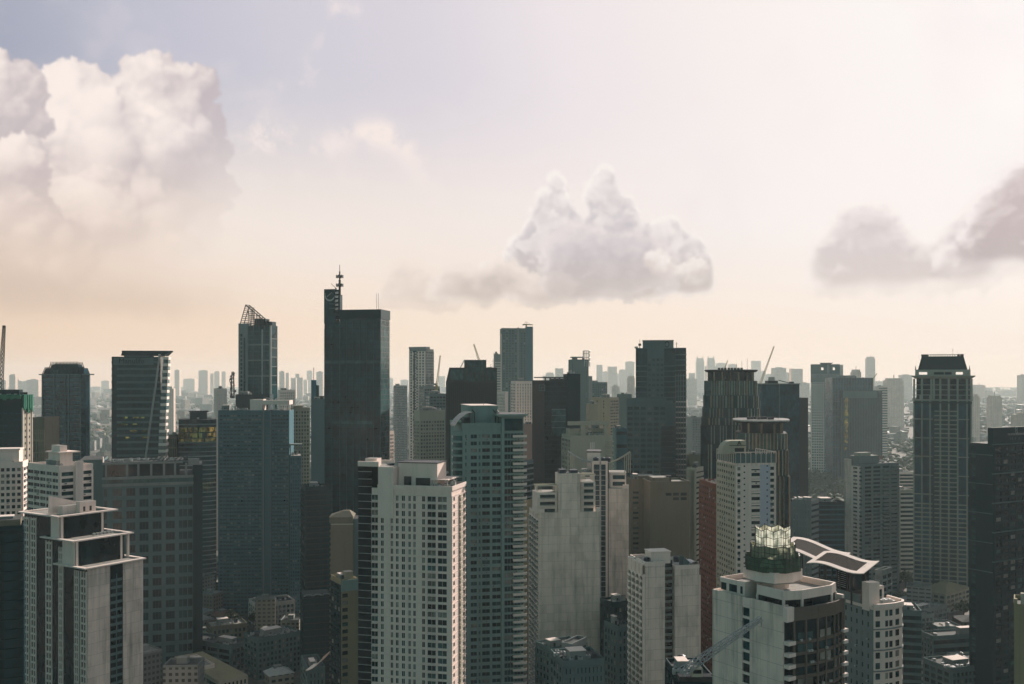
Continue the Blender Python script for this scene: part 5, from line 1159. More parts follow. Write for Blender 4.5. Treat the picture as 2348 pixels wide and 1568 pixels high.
# banded curved block, gold sun reflections painted on its glass
def gold_block():
    d = 880; b = Bld('office_building', 'round-cornered glass block banded with curved ledges and gold reflections', d, 409, 4, xR=496, D=30, top=962); W, H = b.W, b.H
    arc = [(W*.5-W*.5*math.cos(math.pi*(.12+.76*k/10))/math.cos(math.pi*.12), 2-5*math.sin(math.pi*k/10)) for k in range(11)]
    m = MB(); m.prism(arc+[(W, 30), (0, 30)], 0, H, G_DARK, top=ROOFM); m.build('curtain_wall', b.root)
    for k in range(34):
        z = H-5-k*4.0
        if z < 1: break
        if k in (0, 4, 5) or k > 5:
            m = MB(); o = [(x, y-.7) for x, y in arc]; m.prism(o+[arc[-1], arc[0]] if False else o+list(reversed(arc)), z, z+(1.3 if k < 6 else .9), GREYM if k < 6 else STEEL if k % 2 else GREYW); m.build('ledge_band', b.root)
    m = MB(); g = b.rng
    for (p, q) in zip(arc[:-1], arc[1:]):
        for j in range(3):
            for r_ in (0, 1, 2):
                if g.random() < .85: a, c = j/3+.04, (j+1)/3-.04; m.face([(p[0]+(q[0]-p[0])*a, p[1]+(q[1]-p[1])*a-.15, H-21+r_*5), (p[0]+(q[0]-p[0])*c, p[1]+(q[1]-p[1])*c-.15, H-21+r_*5), (p[0]+(q[0]-p[0])*c, p[1]+(q[1]-p[1])*c-.15, H-17+r_*5), (p[0]+(q[0]-p[0])*a, p[1]+(q[1]-p[1])*a-.15, H-17+r_*5)], G_GLINT)
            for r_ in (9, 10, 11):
                if g.random() < .4: a, c = j/3+.04, (j+1)/3-.04; zz = H-22-r_*4; m.face([(p[0]+(q[0]-p[0])*a, p[1]+(q[1]-p[1])*a-.15, zz), (p[0]+(q[0]-p[0])*c, p[1]+(q[1]-p[1])*c-.15, zz), (p[0]+(q[0]-p[0])*c, p[1]+(q[1]-p[1])*c-.15, zz+3), (p[0]+(q[0]-p[0])*a, p[1]+(q[1]-p[1])*a-.15, zz+3)], G_GLINT)
    m.build('gold_glint_panes', b.root)
    b.box('plant_room', W*.3, W*.75, 4, 20, H, ZT(946, d), DARKW, METAL); b.clutter(H, n=8, house=False, mast=1)
    for k in range(7): q = MB(); q.cyl(0, 0, 1.4, 0, 1.5, METAL, 12); q.build('cooling_tower', b.root, (W*.32+k*2.3, 5, ZT(946, d)))
gold_block()

# wide institution behind the tiered tower
def institution():
    d = 620; b = Bld('office_building', 'wide grey office block with large square windows, behind the tiered white tower', d, 236, 4, xR=442, D=40, top=1094)
    H, W = b.H, b.W; b.body(GREYM, H, top=ROOFM); p = [(681+0, 700), (738, 797), (826, 884), (912, 970), (998, 1055), (1084, 1142), (1170, 1192), (1197, 1222), (1230, 1257)]
    cl = colsA(b, p, L1x); b.windows('A', cl, 0, ZT(1117, d), 7.2/3.6*3.6, sill=1.3, head=1.1, depth=.5, frame=GREYM, mull=2, limit=100, panes=[G_DARK, G_BLK])
    b.box('glass_band', .6, W-.6, -.12, 0, ZT(1109, d), ZT(1101, d), G_MID); b.box('cornice_band', -.6, W+.4, -.9, -.001, ZT(1116, d), ZT(1110, d), GREYW); b.box('cornice_band', -.6, W+.4, -.9, 0, ZT(1100, d), H+.02, GREYW)
    zt = ZT(1066, d); b.box('attic_glass', 1, W-8, 1.0, 30, H, zt, G_BLK)
    for x in (1, 14, 21, 29, 37, 44, 51): b.box('pier', x*W/56, x*W/56+1.3, .1, .99, H, zt, GREYW)
    b.box('eaves', -.4, W-6, -.5, 31, zt, zt+1.4, GREYW, ROOFM); b.box('screen_wall', 0.2, W-10, 14, 15, zt+1.4, ZT(1052, 640), GREYM); b.box('corner_fin', -.4, 0.2, -.5, 3, zt+1.4, ZT(1048, 620), WHITE)
    b.box('side_wing', -14, -.01, 6, 40, 0, ZT(1052, 630), GREYM, ROOFM); b.box('side_wing', W+.01, W+6, 4, 36, 0, ZT(1070, 630), DARKW, ROOFM); b.box('corner_room', W-3, W+4, 3, 8, ZT(1070, 625), ZT(1056, 625), GREYW)
    for k in range(9): m = MB(); x = W*.5+k*2.6; m.bar((x, 3, zt+1.4), (x+3, 3, zt+4.5), .25, METAL); m.build('roof_strut', b.root)
    b.clutter(zt+1.4, x0=2, x1=W-10, y0=1, y1=13, n=10, house=False)
institution()

# pair of white apartment blocks at the left
b = tower('residential_tower', 'white apartment block with a square roof tank room, below the green netted building', 500, 52, 68, xR=64, xL=-40, top=1063, wallm=WHITE, B=G(7, fh=3.1, pier=.9), A=G(2, fh=3.1, pier=1.0), clut=5)
b.box('plant_room', 2, b.W-2, 2, 12, b.H, ZT(1030, 505), WHITE, ROOFL); b.box('coping', 1.5, b.W-1.5, 1.5, 12.5, ZT(1030, 505), ZT(1027, 505), WHITE)
b = tower('residential_tower', 'white apartment block with a stepped plant room, just behind the tiered white tower', 465, 136, 52, xR=213, xL=64, top=1074, wallm=WHITE, B=G(5, fh=3.05, pier=.55, mull=1), A=None, clut=4, roof=ROOFL)
sp = [b.sA(L1x(v)) for v in (400, 478, 535, 600)]
b.windows('A', [(sp[0], sp[1])], 0, b.H-1.6, 3.05, sill=.9, head=.3, depth=.4, frame=WHITE, L=sp[1]+.6, limit=40); b.windows('A', [(sp[2]-sp[1]-.6+.3, b.W-sp[1]-1.4)], 0, b.H-1.6, 3.05, sill=1.1, head=.3, depth=.4, frame=WHITE, L=b.W-sp[1]-.6, ox=sp[1]+.6, limit=40)
b.box('fin_wall', sp[1]+.6, sp[2]+.2, -1.1, -.42, 0, ZT(1057, 470), WHITE); zp = ZT(1036, 478)
b.box('plant_room', 3, b.W*.55, 5, 16, b.H, zp, WHITE, ROOFL); b.box('eaves', 2.0, b.W*.75, 3.8, 17, zp, zp+.5, WHITE); b.box('tank_room', 4, b.W*.45, 7, 15, zp+.5, zp+3.4, WHITE, ROOFL)
b = tower('office_building', 'nearly black glass building filling the lower corner, left of the tiered white tower', 350, 54, 112, xR=57, xL=-60, top=1212, wallm=DARKW, glass_core=G_BLK, B=RB_(fh=3.4, band=.5, mat=DARKW, depth=.5), A=RB_(fh=3.4, band=.5, mat=DARKW), clut=4)
b.box('roof_room', 2, b.W-1.5, 1, 8, b.H, ZT(1190, 352), TANW, ROOFM)
# little white block right of the tiered tower
b = tower('apartment_block', 'small pale blank-ended block at the foot of the wide grey office block', 700, 356, 24, xR=404, xL=329, top=1318, wallm=WHITE, B=G(4, fh=3.2, pier=1.0, frame=GREYM), clut=3, roof=ROOFM)

# tan tower with hipped cap
def hip_tower():
    b = tower('residential_tower', 'tan windowless tower under a shallow hipped roof, below the tallest dark tower', 600, 759, 4, xR=809, xL=750, top=1200, wallm=TANW, B=G(2, fh=3.2, pier=1.2, frame=TANW), clut=0, par=0, D=18)
    W, D, H = b.W, b.D, b.H; b.box('roof_room', -1.2, W-.1, .8, D-1, H+.002, H+3.6, TANW)
    m = MB(); z = H+3.6; m.prism([(-1.6, .4), (W+.3, .4), (W+.3, D-.6), (-1.6, D-.6)], z, z+3.2, TANW, ring1=[(W*.5, D*.4), (W*.8, D*.4), (W*.8, D*.6), (W*.5, D*.6)]); m.build('hip_roof', b.root); b.box('cornice_band', -.3, W+.3, -.3, .0, H-.8, H-.1, CREAM); b.box('dark_wing', W+.003, W+5, 2, D-1, 0, H+2.5, GREYM, ROOFM)
    b.balconies('B', [(2, 6)], 0, H-2, 3.2, out=1.2, mat=TANW, limit=50)
hip_tower()
def ochre_block():
    b = tower('apartment_block', 'narrow ochre-striped block with a teal cap, at the foot of the dark glass wing', 470, 782, 30, xR=819, xL=759, top=1334, wallm=OCHRE, B=G(3, fh=3.4, pier=1.0, frame=DARKW), clut=3)
    fl = colsA(b, [(1015, 1052)], L2x); b.nw = 0; b.windows('A', fl, 0, b.H-2, 3.4, sill=1.3, head=.2, depth=.5, frame=OCHRE, limit=40); b.box('cap_band', -.3, b.W+.2, -.9, -.51, b.H-4.5, b.H+.8, TEALW); b.box('roof_room', b.W*.3, b.W*.8, 1, 5, b.H, b.H+4.2, BEIGE, ROOFM)
ochre_block()

# office towers right of the mast tower
b = Bld('residential_tower', 'slim pale tower striped black and white down one side, standing alone in the haze', 1300, 975, 60, xR=994, xL=938, top=800); b.body(GREYW, top=ROOFM); W, D, H = b.W, b.D, b.H
b.grid('B', 5, 0, H-3, 3.6, pier=2.0, frame=WHITE, depth=.6, limit=60); b.grid('A', 6, 0, H-3, 3.6, pier=1.0, frame=GREYW, depth=.4, limit=30); b.box('crown_screen', -.6, W*.5, -.6, D+.4, H, H+3, GREYW); m = MB(); g = b.rng
for k in range(60): z = H-4-k*3.6; m.box(-1.0, -.61, D*.55+g.uniform(-1, 1), D*.72+g.uniform(-1, 1), z, z+1.8, DARKW)
m.build('pattern_cladding', b.root)
b = tower('building_under_construction', 'unfinished grey concrete tower with a crane on top, beside the slim striped tower', 1180, 972, 20, xR=1008, xL=960, top=888, wallm=GREYW, A=G(6, fh=3.4, pier=.7), B=G(3, fh=3.4, pier=.7), clut=8, group='buildings going up')
b = tower('building_under_construction', 'squat unfinished floors with open bays, in front of the grey concrete tower', 1100, 985, 14, xR=1022, xL=975, top=905, wallm=GREYM, A=G(5, fh=3.4, pier=.7), B=G(2, fh=3.4, pier=.7), clut=8, group='buildings going up')
lattice_crane('tower_crane', 'thin luffing crane above the unfinished grey tower', P3(1001, 884, 1180), P3(1009, 815, 1180), 2.0, mast_to=ZT(900, 1180), counter=P3(997, 880, 1180), r=.13, n=14)
b = tower('residential_tower', 'cream apartment tower with a stepped octagonal top, in front of the slim striped tower', 900, 962, 28, xR=1020, xL=949, top=944, wallm=CREAM, A=G(9, fh=3.2, pier=1.0, cap=8, mull=1), B=G(4, fh=3.2, pier=1.1, cap=8), clut=4)
b.box('cornice_band', -.8, b.W+.8, -.8, -.41, ZT(992, 900), ZT(990, 900), CREAM); q = MB(); q.cyl(b.W*.6, 8, 5, b.H, b.H+2.6, GREYW, 10); q.cyl(b.W*.6, 8, 5.5, b.H+2.6, b.H+4.4, METAL, 10, r1=1); q.build('roof_lantern', b.root)
tower('residential_tower', 'far pale slab tower with rounded roof room, left of the slim striped tower', 1900, 908, 22, xR=933, xL=902, top=885, wallm=GREYW, A=G(8, fh=3.3, pier=1.0, limit=20), B=G(3, fh=3.3, pier=1.0, limit=10), clut=3)
tower('apartment_block', 'white gridded apartment block peeping out beside the mast tower', 900, 884, 6, xR=903, xL=882, top=992, wallm=WHITE, A=G(4, fh=3.3, pier=1.1), clut=3, D=16)
# black granite tower with stepped top
b = tower('office_tower', 'black-brown tower with chamfered shoulders and a glazed stepped top', 800, 1030, 4, xR=1139, xL=1022, top=846, wallm=BROWN, A=CU(step=1.6, w_=.35, depth=.25, mat=DARKW, fh=3.8, h=.9, lm=BROWN, cap=11), B=CU(step=3, mat=DARKW), clut=0, D=30, glass_core=BROWN)
W, H = b.W, b.H; m = MB(); m.prism([(-2.7, .5), (-.003, .1), (-.003, 29), (-2.7, 29)], 0, ZT(876, 800), BROWN, top=BROWN); m.build('shoulder', b.root)
m = MB(); m.prism([(-2.7, .5), (-.003, .1), (-.003, 29), (-2.7, 29)], ZT(876, 800), H, BROWN, ring1=[(-.2, .4), (-.003, .1), (-.003, 29), (-.2, 29)]); m.build('chamfer', b.root)
zt = ZT(825, 800); u0, u1 = b.sA(1065), b.sA(1114); b.box('crown_glass', u0, u1, -.3, 22, H-10, zt, G_MID, METAL); b.box('crown_glass', 1, u0-1, -.2, 0, H-9, H-.5, G_MID); b.box('crown_glass', u1+1, W-1, -.2, 0, H-9, H-.5, G_MID)
m = MB()
for k in range(9): x = u0+(u1-u0)*k/8; m.box(x-.2, x+.2, -.7, -.301, H-11, zt+.3, METAL)
for z in (H-4, H+2): m.box(u0, u1, -.6, -.302, z, z+.3, METAL)
m.build('crown_mullion', b.root); m = MB(); m.bar((u0-.2, 2, zt), (u0-4, 2, H), .35, STEEL); m.build('brace', b.root); b.clutter(H, x0=u1+2, n=3, house=False, tank=0, mast=2)
b.box('podium_trim', -.1, W+.1, -.5, -.26, ZT(970, 800), ZT(967, 800), DARKW)
lattice_crane('tower_crane', 'slim leaning crane jib above the black-brown stepped tower', P3(1098, 826, 860), P3(1086, 789, 860), 1.6, mast_to=ZT(845, 860), r=.1, n=10)
# tall grey pair
b = tower('residential_tower', 'tallest hazy grey tower of the middle distance, a thin crane on its roof', 1420, 1150, 5, xR=1221, xL=1147, top=754, wallm=GREYM, A=G(10, fh=3.6, pier=2.2, limit=40, sill=1.4, head=.4), clut=0, D=34)
W, H = b.W, b.H; b.box('corner_shaft', W*.80, W+.3, -.6, 20, 0, H+3.5, BLUEW, ROOFM); b.box('wing', -9.5, -.01, 2, 30, 0, ZT(812, 1420), GREYW, ROOFM); b.box('wing', -1.5, -.002, .2, 1.9, 0, ZT(765, 1420), WHITE); b.box('pier', W*.5, W*.56, -1.2, -.41, 0, H+2, GREYW)
m = MB()
for k in range(58): m.box(-9.4, -.3, 1.6, 1.99, 6+k*3.6, 6+k*3.6+1.2, WHITE)
m.build('balcony_band', b.root); b.clutter(ZT(812, 1420), x0=-9, x1=-1, y0=3, y1=20, n=4, house=True, tank=0)
lattice_crane('tower_crane', 'tiny flat-top crane on the tallest hazy grey tower', P3(1206, 744, 1425), P3(1221, 744.5, 1425), 1.4, mast_to=ZT(754, 1425), counter=P3(1199, 744.2, 1425), r=.16, n=8)
tower('residential_tower', 'pale gridded apartment tower standing before the tallest grey tower', 1120, 1182, 14, xR=1221, xL=1171, top=876, wallm=WHITE, A=G(6, fh=3.3, pier=2.0), B=G(3, fh=3.3, pier=1.2), clut=4)
tower('residential_tower', 'narrow white slab with a bright edge, next to the black-brown stepped tower', 1060, 1158, 40, xR=1161, xL=1139, top=900, wallm=WHITE, B=G(6, fh=3.2, pier=1.2), clut=3, W=4)
# dark slab with emblem
b = tower('office_tower', 'black glass tower with an open roof frame and a square emblem near its top', 800, 1248, 10, xR=1329, xL=1221, top=872, wallm=DARKW, glass_core=G_BLK, A=CU(step=1.5, w_=.2, depth=.15, mat=DARKW, fh=3.9, h=.8, lm=DARKW), B=CU(step=1.5, w_=.5, depth=.5, mat=BROWN), par=0, clut=0)
W, D, H = b.W, b.D, b.H; b.D = D; u = b.sA(1300); b.box('service_core', u, W+.3, -.5, 14, 0, ZT(857, 803), DARKW, ROOFM)
zt = ZT(869, 800); b.box('roof_frame', -1, u-1, -.6, D*.8, zt-1.0+1.8, zt+1.8, METAL)
for k in range(5): b.box('post', (u-3)*k/4+.2, (u-3)*k/4+.8+.5, .2, 1.0, H, zt+.8, METAL)
b.box('plant_room', 8, 22, 5, 14, H, zt+.5, DARKW); v0, v1 = b.sA(1285), b.sA(1298); m = MB()
for k in range(4): z = ZT(938+14*k, 800); m.box(b.sA(1264), b.sA(1296), -.6, -.2, z-.4, z, GREYW)
m.build('louvre_trim', b.root); b.box('glass_bay', b.sA(1264), b.sA(1296), -.35, -.16, ZT(1000, 800), ZT(937, 800), G_MID)
m = MB(); cx_, cz_ = b.sA(1242), ZT(889, 800)
for (a, c, e, f) in ((-2.6, 2.6, 2.0, 2.6), (-2.6, 2.6, -2.6, -2.0), (-2.6, -2.0, -2, 2), (2.0, 2.6, -2, 2), (-1.2, 1.4, .2, .8), (-.9, -.3, -1.4, .2)): m.box(cx_+a, cx_+c, -.5, -.2, cz_+e, cz_+f, GREYM)
m.build('emblem', b.root); b.clutter(ZT(857, 803), x0=u+1, y0=0, y1=13, n=4, house=False, mast=2)
# tower with the spiral stair
b = tower('residential_tower', 'grey-green tower with an open spiral stair frame standing on its roof corner', 1300, 1308, 4, xR=1349, xL=1306, top=826, wallm=GREYM, A=G(7, fh=3.5, pier=2.6, cap=14, limit=40), clut=2, D=24)
W, H = b.W, b.H; m = MB(); cx_ = W*.90; zt = ZT(804, 1300)
for k in range(8): an = math.pi*k/4; m.bar((cx_+4.5*math.cos(an), 3+4.5*math.sin(an), H-8), (cx_+4.5*math.cos(an), 3+4.5*math.sin(an), zt), .35, STEEL)
for z in (H-2, H+4, H+9, zt):
    for k in range(8): a0, a1 = math.pi*k/4, math.pi*(k+1)/4; m.bar((cx_+4.8*math.cos(a0), 3+4.8*math.sin(a0), z), (cx_+4.8*math.cos(a1), 3+4.8*math.sin(a1), z), .3, STEEL)
m.build('stair_lattice', b.root); b.box('eaves', 2, W*.7, -1, 20, ZT(820, 1300), ZT(817.5, 1300), GREYW); b.box('corner_shaft', W+.01, W+5, 1, 22, 0, ZT(862, 1310), GREYW, ROOFM)
tower('office_building', 'stepped hazy office block with a darker side, behind the beige apartments', 1500, 1352, 10, xR=1392, xL=1345, top=878, wallm=GREYM, A=G(9, fh=3.5, pier=1.5, limit=20), clut=5)
tower('residential_tower', 'upper beige apartment tower with arched attic, left of the big grey office tower', 1050, 1398, 52, xR=1418, xL=1355, top=914, wallm=BEIGE, A=G(5, fh=3.2, pier=.9), B=G(2, fh=3.2, pier=7), clut=6)
tower('residential_tower', 'beige slab with a narrow end wall, beside the upper beige apartment tower', 1010, 1352, 10, xR=1370, xL=1328, top=928, wallm=BEIGE, A=None, B=G(3, fh=3.2, pier=2.5), clut=3, D=14)
tower('residential_tower', 'lower beige apartments with gabled roof rooms, below the upper beige tower', 900, 1358, 16, xR=1387, xL=1329, top=985, wallm=BEIGE, A=G(6, fh=3.2, pier=.9), B=G(6, fh=3.2, pier=.9), clut=7, D=24)
tower('office_building', 'plain grey tower half hidden behind the big grey office tower', 1150, 1420, 8, xR=1448, xL=1414, top=906, wallm=GREYM, A=G(6, fh=3.5, pier=2.2, limit=20), clut=4)
b = tower('residential_tower', 'old ivory tower with deep balconies and a beam spanning its roof, behind the spine tower', 740, 1308, 12, xR=1402, xL=1288, top=1002, wallm=CREAM, A=None, B=G(6, fh=3.4, pier=.8, frame=CREAM), clut=4, D=26)
W, H = b.W, b.H; b.box('roof_beam', b.sA(1302), b.sA(1396), 0, 2, ZT(975, 740), ZT(966, 740), CREAM); b.box('post', b.sA(1332), b.sA(1342), .1, 3, H, ZT(975, 740)-.01, CREAM); b.box('post', b.sA(1386), b.sA(1392), .1, 2, H, ZT(975, 740)-.01, CREAM); b.box('roof_room', b.sA(1310), b.sA(1352), 5, 16, H, H+6, CREAM, ROOFM)
for k in range(12): z = H-4-k*3.4; b.box('balcony', b.sA(1388), W+1, -1.3, 0, z, z+1.0, CREAM)
m = MB()
for k in range(3): x = b.sA(1352+4*k); m.box(x, x+.9, -.5, 0, H-22, H-4, WHITE)
m.build('stripe_trim', b.root)
b = tower('office_building', 'grey block with a sunlit roof edge, behind the spine tower lattice', 900, 1413, 6, xR=1438, xL=1404, top=985, wallm=BLUEW, A=RB_(fh=12, band=8.5, mat=BLUEW), clut=2, roof=ROOFL)
# big grey office tower
def grey_office():
    d = 850
    b = Bld('office_tower', 'big grey-green office tower with a boxed penthouse and a broad lower shoulder', d, 1457, 3, xR=1548, D=36, top=798); W, D, H = b.W, b.D, b.H
    b.body(GREYM, H, top=ROOFM); c0, c1 = b.sA(1484), b.sA(1522); zs = ZT(912, d)
    b.windows('A', [((c1-c0)*k/4+.7, (c1-c0)*(k+1)/4-.7) for k in range(4)], ZT(912, d), H-8, 4.45, sill=1.3, head=.9, depth=.5, frame=GREYM, L=c1-c0, ox=c0, mull=2, limit=60)
    for (p, q) in ((.3, c0-.1), (c1+.1, W-.2)):
        b.box('curtain_wall', p, q, -.3, -.002, zs-4, H-.5, G_DARK)
    m = MB(); z = zs
    while z < H-14: m.box(.1, c0-.05, -.75, -.31, z, z+1.0, GREYM); m.box(c1+.05, W-.05, -.75, -.31, z, z+1.0, GREYM); z += 4.45
    m.build('spandrel_band', b.root)
    b.box('penthouse', c0-4, c1+1, .8, 24, H, ZT(781, d), GREYM, ROOFM); b.box('penthouse', c1+1.01, b.sA(1544), 1.5, 22, H, ZT(782, d), GREYW, ROOFM); b.box('coping', c0-4.3, b.sA(1544)+.2, .5, 24.3, ZT(781, d), ZT(779.8, d), METAL)
    # right flank in pale grid
    m = MB(); x1 = b.sA(1573); m.box(W+.002, x1, 2, 32, 0, H+.2, G_DARK, top=ROOFM); m.build('side_block', b.root); mm = MB(); n = int(H/4.45)
    for k in range(n): mm.box(W+.01, x1+.3, 1.5, 1.99, k*4.45, k*4.45+1.0, GREYM if k*4.45 > zs else WHITE)
    for k in range(5): x = W+.2+(x1-W-.3)*k/4; mm.box(x-.25, x+.25, 1.4, 1.99, 0, H-22, GREYW)
    mm.build('side_frame', b.root)
    # shoulder
    x0 = b.sA(1437); b.box('shoulder_block', x0, b.sA(1526), -9, -.8, 0, zs, GREYM, ROOFM); b.box('shoulder_block', b.sA(1526)+.01, b.sA(1542), -7, -.81, 0, zs-2, GREYM, ROOFM); m = MB()
    LS = b.sA(1526)-x0; b.nw = 0; b.windows('A', [(LS*k/6+.8, LS*(k+1)/6-.7) for k in range(6)], 0, zs-6.5, 4.45, sill=1.2, head=.8, depth=.45, frame=GREYM, L=LS, ox=x0, oy=-9, mull=2, limit=100)
    b.box('curtain_wall', b.sA(1515), b.sA(1548), -11.5, -9.6, 0, ZT(975, d), G_DARK, ROOFM); m = MB(); z = 3
    while z < ZT(975, d)-2: m.box(b.sA(1515)+.1, b.sA(1548)-.1, -11.8, -11.51, z, z+.5, GREYM); z += 4.45
    m.build('spandrel_band', b.root); b.clutter(H, x0=0, x1=5, y0=1, y1=10, n=2, house=False, tank=0, mast=1)
    q = MB(); q.bar((0, 0, 0), (0, 0, 3), .3, METAL); q.cyl(0, 0, 1.2, 2, 4, METAL, 8); q.build('beacon', b.root, (c0-6.5, 3, H)); q = MB(); q.bar((0, 0, 0), (0, 0, 5), .2, METAL); q.bar((-.8, 0, 3.6), (.8, 0, 3.6), .15, METAL); q.build('antenna', b.root, (b.sA(1551), 4, H))
    m = MB(); x = b.sA(1529)
    for k in range(8): a0, a1 = 2*math.pi*k/8, 2*math.pi*(k+1)/8; m.bar((x+1.8*math.cos(a0), 1.3, H+3.2+2.4*math.sin(a0)), (x+1.8*math.cos(a1), 1.3, H+3.2+2.4*math.sin(a1)), .4, DARKW)
    m.build('emblem', b.root)
grey_office()
# beige blocks between the spine tower and the brick tower
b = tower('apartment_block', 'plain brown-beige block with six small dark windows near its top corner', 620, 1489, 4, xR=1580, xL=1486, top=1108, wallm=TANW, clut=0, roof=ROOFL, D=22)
for (p, q) in ((1040, 1077), (1088, 1125), (1137, 1176)):
    for z in (1131.5, 1142): 
        if not (p == 1040 and z == 1142): b.box('window', b.sA(L4x(p)), b.sA(L4x(q)), -.05, 0, ZT(z+5, 620), ZT(z-1.5, 620), G_BLK)
b.box('roof_room', 3, b.W*.55, 6, 18, b.H, b.H+3, TANW, ROOFL); b.box('water_tank', b.W*.5, b.W*.62, 8, 11, b.H, b.H+4, METAL)
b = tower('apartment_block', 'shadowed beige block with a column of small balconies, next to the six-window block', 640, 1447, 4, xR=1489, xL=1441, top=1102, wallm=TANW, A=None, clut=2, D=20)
b.windows('A', [(1.0, 4.6), (8.0, 10.5)], 0, b.H-6, 3.3, sill=1.0, head=.9, depth=.2, frame=TANW, limit=80); b.box('roof_room', 4, b.W+4, 3, 14, b.H, ZT(1090, 645), TANW, ROOFL)
tower('apartment_block', 'slim cream block with one banded side, between the brick-red tower and the big grey tower', 700, 1596, 30, xR=1612, xL=1574, top=1076, wallm=CREAM, A=RB_(fh=3.6, band=2.3, mat=CREAM), B=G(2, fh=3.6, pier=4), clut=3)
tower('apartment_block', 'yellowish block with a row of narrow attic windows, right of the big grey office tower', 860, 1580, 8, xR=1612, xL=1573, top=1046, wallm=OCHRE, A=G(12, fh=8, pier=1.0, sill=2, head=2), clut=4)
tower('residential_tower', 'pair-topped pale residential tower in haze beyond the fluted twin tower', 1350, 1586, 12, xR=1607, xL=1574, top=958, wallm=GREYW, A=G(5, fh=3.3, pier=1.5), clut=5)
# brick-red and white tower
def brick_white():
    b = Bld('residential_tower', 'white tower with a gridded cream flank, roof railings and a signboard room', 509, 1686, 10, xR=1779, xL=1643, top=1062)
    W, D, H = b.W, b.D, b.H; b.body(WHITEJ, H, top=ROOFM); fh = 3.1; sx = lambda v: b.sA(L5x(v))
    lilac = wall('lilac_white_paint', (.52, .52, .60), stain=.18)
    b.windows('A', [(sx(519), sx(541)), (sx(622), sx(684)), (sx(760), sx(788))], 0, H-1.5, fh, sill=.9, head=.5, depth=.25, frame=WHITE, L=sx(684)+(sx(800)-sx(684)), limit=90, mull=0)
    m = MB()
    for k in range(int(H/fh)): z = H-fh*(k+1)+1.2; m.box(sx(564), sx(575), -.35, -.26, z, z+.7, G_BLK); m.box(sx(731), sx(742), -.42, -.40, z, z+.7, G_BLK)
    m.build('vent_grille', b.root); b.box('wall', sx(684), sx(758), -.4, -.26, 0, H-1, lilac)
    for k in range(14): z = H-fh*2*k-3; b.box('floor_band', sx(622), sx(684), -.9, -.26, z, z+.9, WHITE)
    b.grid('B', 8, 0, H-1, fh, pier=1.2, frame=CREAM, depth=.3, sill=1.1, head=.6, limit=60)
    zr = ZT(1037, 509); mm = MB()
    for (x0, x1, y0, y1) in ((0, W, 0, 0), (0, 0, 0, D), (W, W, 0, D)):
        n = max(2, int(math.dist((x0, y0), (x1, y1))/2.6))
        for k in range(n+1): x, y = x0+(x1-x0)*k/n, y0+(y1-y0)*k/n; mm.box(x-.12, x+.12, y-.12, y+.12, H, zr, WHITE)
        mm.bar((x0, y0, zr), (x1, y1, zr), .22, WHITE)
    mm.build('roof_rail_frame', b.root); b.box('screen_wall', .3, W-.3, .3, .6, H, zr-1.0, GREYM); b.box('screen_wall', .3, .6, .61, D-.3, H, zr-1.0, GREYM)
    # sign room with curved shoulder, letter on top
    u0, u1 = sx(600)-4.2, sx(600)+3.2; u0, u1 = b.sA(1681), b.sA(1715); zt = ZT(1010, 512); n = 8; m = MB(); prof = [(u0-6, zr-1), (u1, zr-1), (u1, zt), (u0+.5, zt)]+[(u0+.5-5.5*math.sin(math.pi/2*k/n), zt-6.5*(1-math.cos(math.pi/2*k/n))) for k in range(1, n+1)]
    i = len(m.v); m.v += [(x, 3, z) for x, z in prof]+[(x, 9, z) for x, z in prof]; q = len(prof); k_ = m.mi(CREAM)
    m.f.append(tuple(range(i, i+q))); m.m.append(k_); m.f.append(tuple(reversed(range(i+q, i+2*q)))); m.m.append(k_)
    for a in range(q): c = (a+1) % q; m.f.append((i+a, i+q+a, i+q+c, i+c)); m.m.append(k_)
    m.build('sign_room', b.root); b.box('door', u0+2, u1-1, 2.9, 3, zr-1, zr+2.0, G_BLK)
    b.box('ledge', u0-1, u1+.2, 2.4, 3, zr+3.2, zr+3.5, BROWN); text_part(b, 'A', 'A', (u0+u1)/2+.3, zr+3.5, 3.3, BROWN, o=-2.7)
    b.box('ledge', u0, u1+2, .7, 3, zr-.6, zr-.1, CREAM)
brick_white()
b = Bld('residential_tower', 'brick-red gridded tower joined to the cream flank of the white tower', 538, 1643, 9, xL=1603, W=9, top=1115, D=None)
b.body(BRICK, top=ROOFM); b.grid('B', 9, 0, b.H-1, 3.1, pier=1.3, frame=BRICK, depth=.35, sill=1.0, head=.8, limit=100); b.parapet(BRICK, 1.2); b.clutter(b.H, n=3, house=False)
